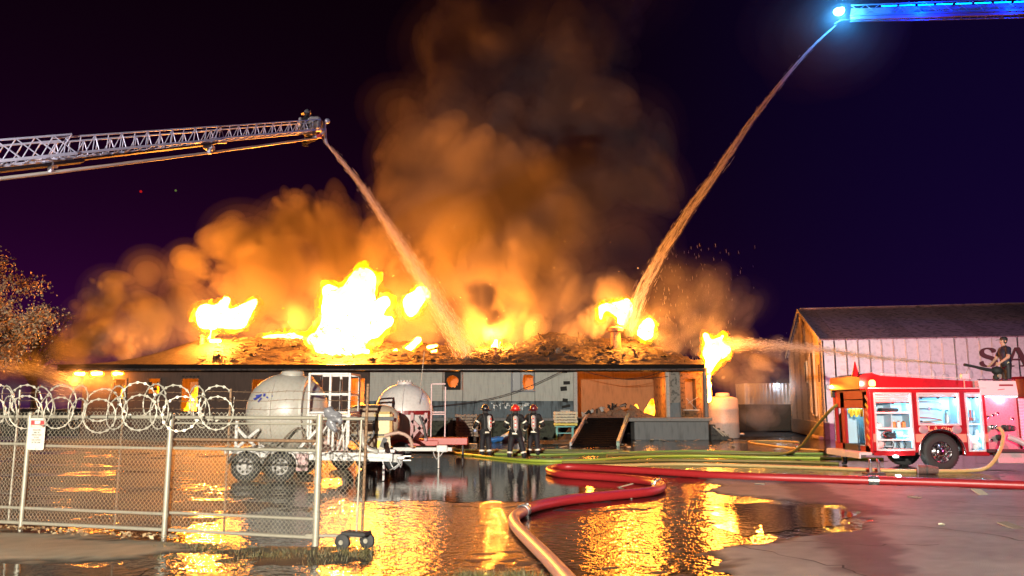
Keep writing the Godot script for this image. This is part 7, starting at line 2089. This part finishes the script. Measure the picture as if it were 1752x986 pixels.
# ---------------------------------------------------------------- flames, smoke and water
func fires() -> void:
	flame("huge white hot flame bursting from the roof, largest of all", [[Vector3(-10.6, 5.6, -49.0), Vector3(-9.7, 8.2, -49.3), 1.5, 1.25], [Vector3(-9.6, 8.2, -49.3), Vector3(-9.0, 9.6, -49.4), 0.95, 0.5], [Vector3(-10.8, 7.5, -49.2), Vector3(-11.3, 8.8, -49.3), 0.8, 0.4], [Vector3(-9.0, 7.1, -49.0), Vector3(-7.8, 8.1, -49.0), 0.7, 0.35], [Vector3(-12.4, 5.9, -49.4), Vector3(-10.5, 6.1, -49.0), 0.2, 0.8], [Vector3(-10.3, 4.9, -48.0), Vector3(-8.7, 5.0, -47.9), 0.5, 0.3], [Vector3(-8.4, 6.3, -48.8), Vector3(-7.5, 7.0, -48.8), 0.35, 0.2], [Vector3(-9.6, 9.4, -49.4), Vector3(-9.5, 9.9, -49.4), 0.4, 0.25]], 0.13, 0.42, 101, 2.2, Vector3(-9.6, 6.6, -46.6), 480.0)
	flame("broad flat white flame floating over the left part of the roof", [[Vector3(-19.5, 7.5, -51), Vector3(-17.5, 7.3, -51), 0.75, 0.6], [Vector3(-17.4, 7.4, -51), Vector3(-16.4, 8.5, -51), 0.45, 0.16], [Vector3(-18.7, 7.9, -51), Vector3(-18.3, 8.5, -51), 0.42, 0.22], [Vector3(-19.2, 6.0, -50.8), Vector3(-19.0, 7.0, -50.9), 0.12, 0.18]], 0.11, 0.3, 102, 1.4, Vector3(-18.2, 6.4, -49.2), 210.0)
	flame("small detached ball of flame right of the huge flame", [[Vector3(-6.3, 8.1, -50), Vector3(-5.7, 8.8, -50), 0.55, 0.5], [Vector3(-6.4, 7.7, -50), Vector3(-6.2, 7.9, -50), 0.3, 0.3]], 0.09, 0.26, 103, 1.0)
	flame("low flame licking the roof slope below the detached ball", [[Vector3(-6.35, 5.2, -48.6), Vector3(-5.7, 5.75, -48.7), 0.24, 0.2], [Vector3(-7.4, 4.95, -48.3), Vector3(-7.0, 5.1, -48.3), 0.14, 0.14]], 0.06, 0.15, 104, 0.6)
	flame("thin flame on the slope just left of the water jet's foot", [[Vector3(-5.1, 5.4, -49.0), Vector3(-4.6, 5.5, -49.0), 0.09, 0.08], [Vector3(-4.85, 5.1, -48.6), Vector3(-4.6, 5.15, -48.6), 0.08, 0.07]], 0.04, 0.08, 105, 0.4)
	flame("curling flame round the rusted roof vent", [[Vector3(5.7, 7.9, -49.6), Vector3(7.0, 7.9, -49.6), 0.28, 0.5], [Vector3(7.0, 7.8, -49.6), Vector3(6.85, 7.0, -49.5), 0.45, 0.25], [Vector3(5.6, 7.8, -49.6), Vector3(5.5, 7.2, -49.6), 0.18, 0.12]], 0.09, 0.26, 106, 1.0, Vector3(6.9, 6.9, -48.6), 80.0)
	flame("round flame right of the vent, near the roof's right end", [[Vector3(8.2, 6.3, -49), Vector3(8.35, 6.7, -49), 0.5, 0.42]], 0.08, 0.24, 107, 0.9)
	flame("white flame bursting round the warehouse's right corner", [[Vector3(11.5, 5.0, -45.8), Vector3(11.8, 5.0, -45.8), 0.6, 0.55], [Vector3(11.4, 4.5, -45.8), Vector3(11.2, 3.9, -45.9), 0.38, 0.16], [Vector3(11.6, 5.3, -45.8), Vector3(12.0, 5.75, -45.8), 0.3, 0.12], [Vector3(11.3, 5.3, -45.8), Vector3(11.1, 5.8, -45.8), 0.3, 0.14]], 0.08, 0.26, 108, 1.1, Vector3(13.5, 6.0, -45.2), 48.0)
	flame("narrow flame running down the warehouse's corner wall above the tank", [[Vector3(11.22, 3.9, -46.0), Vector3(11.2, 3.0, -46.1), 0.12, 0.09], [Vector3(11.2, 3.0, -46.1), Vector3(11.2, 2.2, -46.1), 0.15, 0.14]], 0.05, 0.1, 109, 0.5)
	flame("row of low flames behind the roof ridge, left of the huge flame", [[Vector3(-16.2, 6.1, -52.2), Vector3(-14.6, 6.2, -52.2), 0.18, 0.4], [Vector3(-14.4, 6.1, -52.2), Vector3(-12.8, 6.0, -52.0), 0.35, 0.3]], 0.08, 0.3, 110, 0.9, Vector3(-14.3, 7.3, -51.9), 36.0)
	flame("orange flames deep in the broken roof beside the dark smoke", [[Vector3(-1.9, 5.1, -51.8), Vector3(-0.4, 5.3, -51.9), 0.3, 0.35], [Vector3(-1.1, 5.3, -51.8), Vector3(-1.0, 6.0, -51.9), 0.28, 0.12]], 0.08, 0.28, 111, 0.9, Vector3(-1.1, 6.6, -51.2), 260.0)
	flame("small flame on the roof above the gutter, left side", [[Vector3(-18.9, 5.9, -50.3), Vector3(-18.3, 5.9, -50.3), 0.12, 0.1]], 0.05, 0.1, 112, 0.4)
	var k := 0
	for q in [[-24.6, 3.66, 0.1, "left"], [-23.6, 3.68, 0.13, "middle"], [-22.4, 3.66, 0.09, "right"]]:
		flame("flame glowing under the eave at the building's left end, %s of three" % q[3], [[Vector3(q[0] - 0.2, q[1], -45.85), Vector3(q[0] + 0.25, q[1], -45.85), q[2], q[2] * 0.8]], 0.05, 0.1, 120 + k, 0.4, Vector3(q[0], q[1] - 0.35, -45.5), 7.0)
		k += 1
	# fires inside, behind the windows
	k = 0
	for q in [[-22.3, 2.6, 0.42, "first"], [-20.35, 2.7, 0.25, "second"], [-18.3, 2.2, 0.5, "third"], [-14.4, 2.0, 0.3, "fourth"]]:
		flame("flames filling the warehouse's %s window from the left" % q[3], [[Vector3(q[0], q[1] - 0.5, -47.4), Vector3(q[0] + 0.1, q[1] + 0.5, -47.4), q[2], q[2] * 0.6], [Vector3(q[0] - 0.3, q[1] - 0.6, -47.3), Vector3(q[0] - 0.2, q[1] + 0.1, -47.3), q[2] * 0.6, q[2] * 0.3]], 0.06, 0.2, 130 + k, 0.7, Vector3(q[0] + 0.5, 2.6, -46.9), 3.0, true)
		k += 1
	var inn := thing("indoor_fire", "fire glow deep inside the warehouse behind the burned doorway and windows", "fire")
	for q in [[-8.8, 2.2, -47.3, 7.0], [-3.4, 2.0, -47.3, 6.0], [0.9, 2.0, -47.3, 6.0]]:
		obj("flame_core", fire_skin([[Vector3(q[0], 1.4, q[2] - 0.2), Vector3(q[0], 1.9, q[2] - 0.2), 0.3, 0.15]], 0.06, 0.15, 0.8, 0.15, 0.0, int(q[0] * 10) + 300), indoor_mat, inn)
		omni("fire_light", Vector3(q[0] + 0.2, 2.5, q[2]), FIRE, q[3], 0.15, inn)
	var bay := thing("indoor_fire", "low flames on the floor at the right of the open bay", "fire")
	obj("flame_core", fire_skin([[Vector3(8.1, 1.5, -47.8), Vector3(8.3, 2.2, -47.9), 0.3, 0.1], [Vector3(7.3, 1.45, -48.4), Vector3(7.4, 1.9, -48.4), 0.25, 0.1]], 0.06, 0.15, 0.9, 0.16, 0.0, 333), indoor_mat, bay)
	omni("fire_light", Vector3(8.0, 2.9, -47.6), FIRE, 5.0, 0.2, bay)
	omni("fire_light", Vector3(4.6, 3.4, -48.6), FIRE, 4.0, 0.2, bay)
	omni("fire_light", Vector3(10.3, 2.9, -47.9), FIRE, 3.0, 0.1, bay)
	# sparks drifting up from the roof
	var sp := B.new()
	var r := RandomNumberGenerator.new()
	r.seed = 3
	for i in 26:
		var p := Vector3(r.randf_range(-9, 8), 6.5 + absf(r.randfn(0, 3.0)), r.randf_range(-51, -48))
		sp.ball(p, Vector3.ONE * r.randf_range(0.01, 0.026), 5)
	stuff(tag(obj("flame_sparks", sp, glow(Color(1.0, 0.45, 0.1), 9.0)), "glowing sparks drifting over the burning roof", "sparks"))

func clouds_of_smoke() -> void:
	var warm := Color(0.86, 0.77, 0.66)
	smoke("orange lit smoke billowing over the left half of the roof", [[-26.7, 9.4, -53.0, 1.73, 0.9], [-24.4, 10.6, -53.0, 1.54, 0.9], [-21.7, 10.8, -53.0, 1.62, 1.0], [-27.2, 6.9, -52.0, 1.70, 0.7], [-24.7, 7.8, -53.0, 2.12, 1.0], [-21.8, 8.2, -53.5, 2.14, 1.0], [-18.6, 13.4, -55.0, 2.48, 0.9], [-15.9, 14.7, -55.5, 2.22, 0.9], [-13.0, 13.9, -55.5, 2.22, 0.8], [-17.1, 10.4, -54.5, 2.77, 1.0], [-13.6, 10.9, -55.0, 2.40, 1.0], [-27.5, 5.3, -50.0, 1.45, 0.5], [-11.4, 12.3, -56.0, 2.04, 0.8]], 320, 1.4, warm, 11, 0.22)
	smoke("towering column of orange and dark smoke rising behind the roof", [[-7.4, 8.7, -54.0, 2.95, 1.0], [-8.7, 12.0, -54.5, 2.46, 1.0], [-7.2, 15.5, -55.0, 2.72, 1.0], [-7.2, 19.4, -55.5, 2.66, 0.9], [-7.5, 22.7, -56.0, 2.44, 0.5], [-4.7, 10.8, -54.5, 3.17, 1.0], [-3.9, 14.6, -55.0, 3.40, 1.0], [-3.6, 19.0, -55.5, 3.63, 0.9], [-4.5, 23.6, -56.0, 3.46, 0.5], [-1.0, 8.8, -54.5, 2.77, 1.0], [-0.2, 12.1, -55.0, 3.40, 1.0], [0.6, 16.4, -55.5, 3.83, 0.9], [0.2, 21.4, -56.0, 3.87, 0.5], [-1.1, 27.2, -57.0, 3.94, 0.35], [3.4, 8.8, -54.5, 2.38, 0.9], [3.9, 12.6, -55.5, 3.43, 0.9], [5.2, 17.0, -56.0, 3.87, 0.8], [4.9, 22.0, -56.5, 3.90, 0.5], [3.2, 28.1, -57.0, 4.56, 0.35], [8.1, 13.2, -56.5, 3.08, 0.7], [9.6, 17.7, -57.0, 3.11, 0.6], [8.8, 21.7, -57.0, 3.32, 0.5], [6.6, 9.6, -54.5, 1.98, 0.9], [-4.7, 29.0, -57.0, 3.32, 0.35], [-1.2, 33.3, -58.0, 4.64, 0.35], [6.5, 32.8, -58.0, 4.64, 0.35], [-10.2, 9.6, -54.5, 1.78, 0.9]], 540, 1.3, warm, 12, 0.27)
	smoke("low orange smoke hugging the ridge right along the roof", [[-24.0, 6.2, -53.5, 1.6, 0.8], [-27.0, 6.0, -51.5, 1.6, 0.7], [-24.5, 5.9, -51.0, 1.3, 0.6], [-21.0, 6.8, -53.5, 1.5, 0.8], [-17.5, 7.2, -54.0, 1.7, 0.8], [-14.5, 7.8, -54.0, 1.7, 0.8], [-12.2, 8.4, -54.0, 1.8, 0.8], [-10.5, 7.0, -53.5, 1.5, 0.8], [-6.0, 6.6, -53.5, 1.6, 0.8], [-3.0, 6.8, -53.5, 1.6, 0.8], [1.5, 7.2, -53.5, 1.5, 0.8], [4.0, 6.9, -53.5, 1.4, 0.7], [7.0, 6.6, -53.5, 1.4, 0.6], [9.6, 6.3, -53.0, 1.2, 0.5], [-12.5, 10.4, -54.5, 1.9, 0.9]], 150, 1.2, warm, 21)
	smoke("dark grey knot of smoke in front of the column above the broken roof", [[-1.7, 8.6, -50.5, 1.25, 1.5], [-0.0, 9.4, -50.5, 1.0, 1.5], [-1.0, 7.3, -50.3, 1.1, 1.2], [0.1, 7.9, -50.3, 0.95, 1.2]], 80, 1.1, Color(0.42, 0.38, 0.38), 13, 0.3)
	smoke("pale smoke puff glowing round the flame by the roof vent", [[6.5, 9.1, -51.0, 1.04, 1.6], [7.2, 7.8, -51.0, 1.11, 1.2], [5.4, 7.2, -51.0, 0.93, 1.2], [8.1, 6.8, -50.5, 0.88, 0.9]], 60, 1.0, Color(0.85, 0.8, 0.74), 14)
	smoke("orange mist drifting between the warehouse corner and the metal shed", [[13.1, 5.4, -47.0, 1.03, 0.5], [14.8, 4.4, -48.0, 1.33, 0.5], [13.7, 3.0, -48.0, 1.40, 0.5], [16.1, 4.8, -49.0, 1.14, 0.4], [12.3, 3.7, -46.8, 0.85, 0.5], [16.4, 2.4, -50.0, 1.45, 0.5], [14.6, 1.3, -49.0, 1.43, 0.5], [11.8, 6.4, -47.0, 1.03, 0.4]], 110, 0.7, Color(0.85, 0.8, 0.75), 15)
	smoke("glowing smoke under the eave at the warehouse's left end", [[-26.6, 3.6, -45.0, 1.64, 0.35], [-24.4, 3.3, -45.2, 1.48, 0.35], [-22.6, 3.1, -45.0, 1.15, 0.3], [-29.5, 4.2, -46.0, 1.7, 0.35], [-27.8, 2.6, -45.0, 1.3, 0.3]], 60, 0.8, Color(0.85, 0.8, 0.75), 16)
	smoke("thin smoke crawling over the roof slope", [[0.5, 5.8, -48.5, 1.4, 0.4], [3.8, 5.9, -49.0, 1.3, 0.4], [9.5, 5.6, -48.5, 1.0, 0.3]], 40, 1.0, Color(0.8, 0.76, 0.72), 17)
	var mist := []
	for k in 11: mist.append([17.2 + 0.1 * k * sin(k * 2.1), 22.3 - 0.06 * k, -40.0 - 0.1 * k, 0.3 * pow(1.34, k), 0.5 / pow(1.0 + 0.9 * k, 1.8)])
	smoke("fine blue lit mist round the lamp at the right ladder's tip", mist, 0, 1.0, Color(0.9, 0.9, 0.9), 18, 0.7)

func water() -> void:
	jet("fan of water from the left ladder's nozzle down to the roof", [Vector3(-7.69, 12.59, -32), Vector3(-6.71, 11.56, -35), Vector3(-5.21, 9.3, -40), Vector3(-3.9, 7.1, -43.6), Vector3(-2.59, 4.89, -47)], 0.05, 0.8, 0.08, 4200, 0.0, 5)
	jet("arching water jet from the right ladder's tip twisting down onto the roof", [Vector3(17.03, 21.68, -40), Vector3(15.69, 20.47, -40.5), Vector3(14.28, 18.8, -41.2), Vector3(12.86, 16.96, -42), Vector3(11.44, 14.79, -43), Vector3(10.32, 13.23, -44), Vector3(9.15, 11.43, -45), Vector3(8.29, 9.91, -46), Vector3(7.56, 8.33, -47), Vector3(7.0, 6.4, -47.8)], 0.04, 0.5, 0.05, 5200, 0.55, 6)
	jet("thin flat water jet from the deck gun to the burning corner", [Vector3(13.37, 3.04, -24.15), Vector3(13.59, 3.61, -30), Vector3(13.71, 4.34, -36), Vector3(12.96, 5.01, -42), Vector3(12.02, 5.32, -46)], 0.02, 0.4, 0.04, 2600, 0.0, 7)
	jet("misty water jet reaching in from the left edge under the eave", [Vector3(-33.0, 4.4, -40.0), Vector3(-29.0, 4.25, -42.5), Vector3(-25.2, 3.3, -45.6)], 0.15, 0.7, 0.12, 1500, 0.0, 8)
	# spray drifting off the right-hand jet, with falling drops
	var t := smoke("veil of falling spray right of the arching jet", [[9.9, 9.9, -49.0, 1.43, 0.2], [11.7, 8.8, -49.0, 1.78, 0.2], [10.7, 6.5, -48.0, 1.57, 0.3], [13.8, 8.1, -49.0, 1.60, 0.15], [8.9, 7.2, -48.0, 1.22, 0.3], [10.2, 8.4, -48.5, 2.6, 0.25]], 50, 0.8, Color(0.9, 0.88, 0.86), 19)
	var d := B.new()
	d.ball(Vector3.ZERO, Vector3(0.004, 0.1, 0.004), 4)
	var mm := MultiMesh.new()
	mm.transform_format = MultiMesh.TRANSFORM_3D
	mm.mesh = d.mesh(); mm.instance_count = 220
	var r := RandomNumberGenerator.new()
	r.seed = 22
	for k in 220:
		mm.set_instance_transform(k, Transform3D(Basis(Vector3(0, 0, 1), r.randfn(0.04, 0.03)).scaled(Vector3.ONE * r.randf_range(0.5, 1.3)), Vector3(8.5 + absf(r.randfn(0, 2.3)), r.randf_range(4.5, 11.5), -47.5 + r.randfn(0, 1.0))))
	var mi := MultiMeshInstance3D.new()
	var m := mat(Color(0.7, 0.72, 0.75), 0.5)
	m.backlight_enabled = true; m.backlight = Color(0.8, 0.8, 0.8)
	mi.multimesh = mm; mi.material_override = m; mi.name = "drops"
	stuff(mi)
	t.add_child(mi, true)
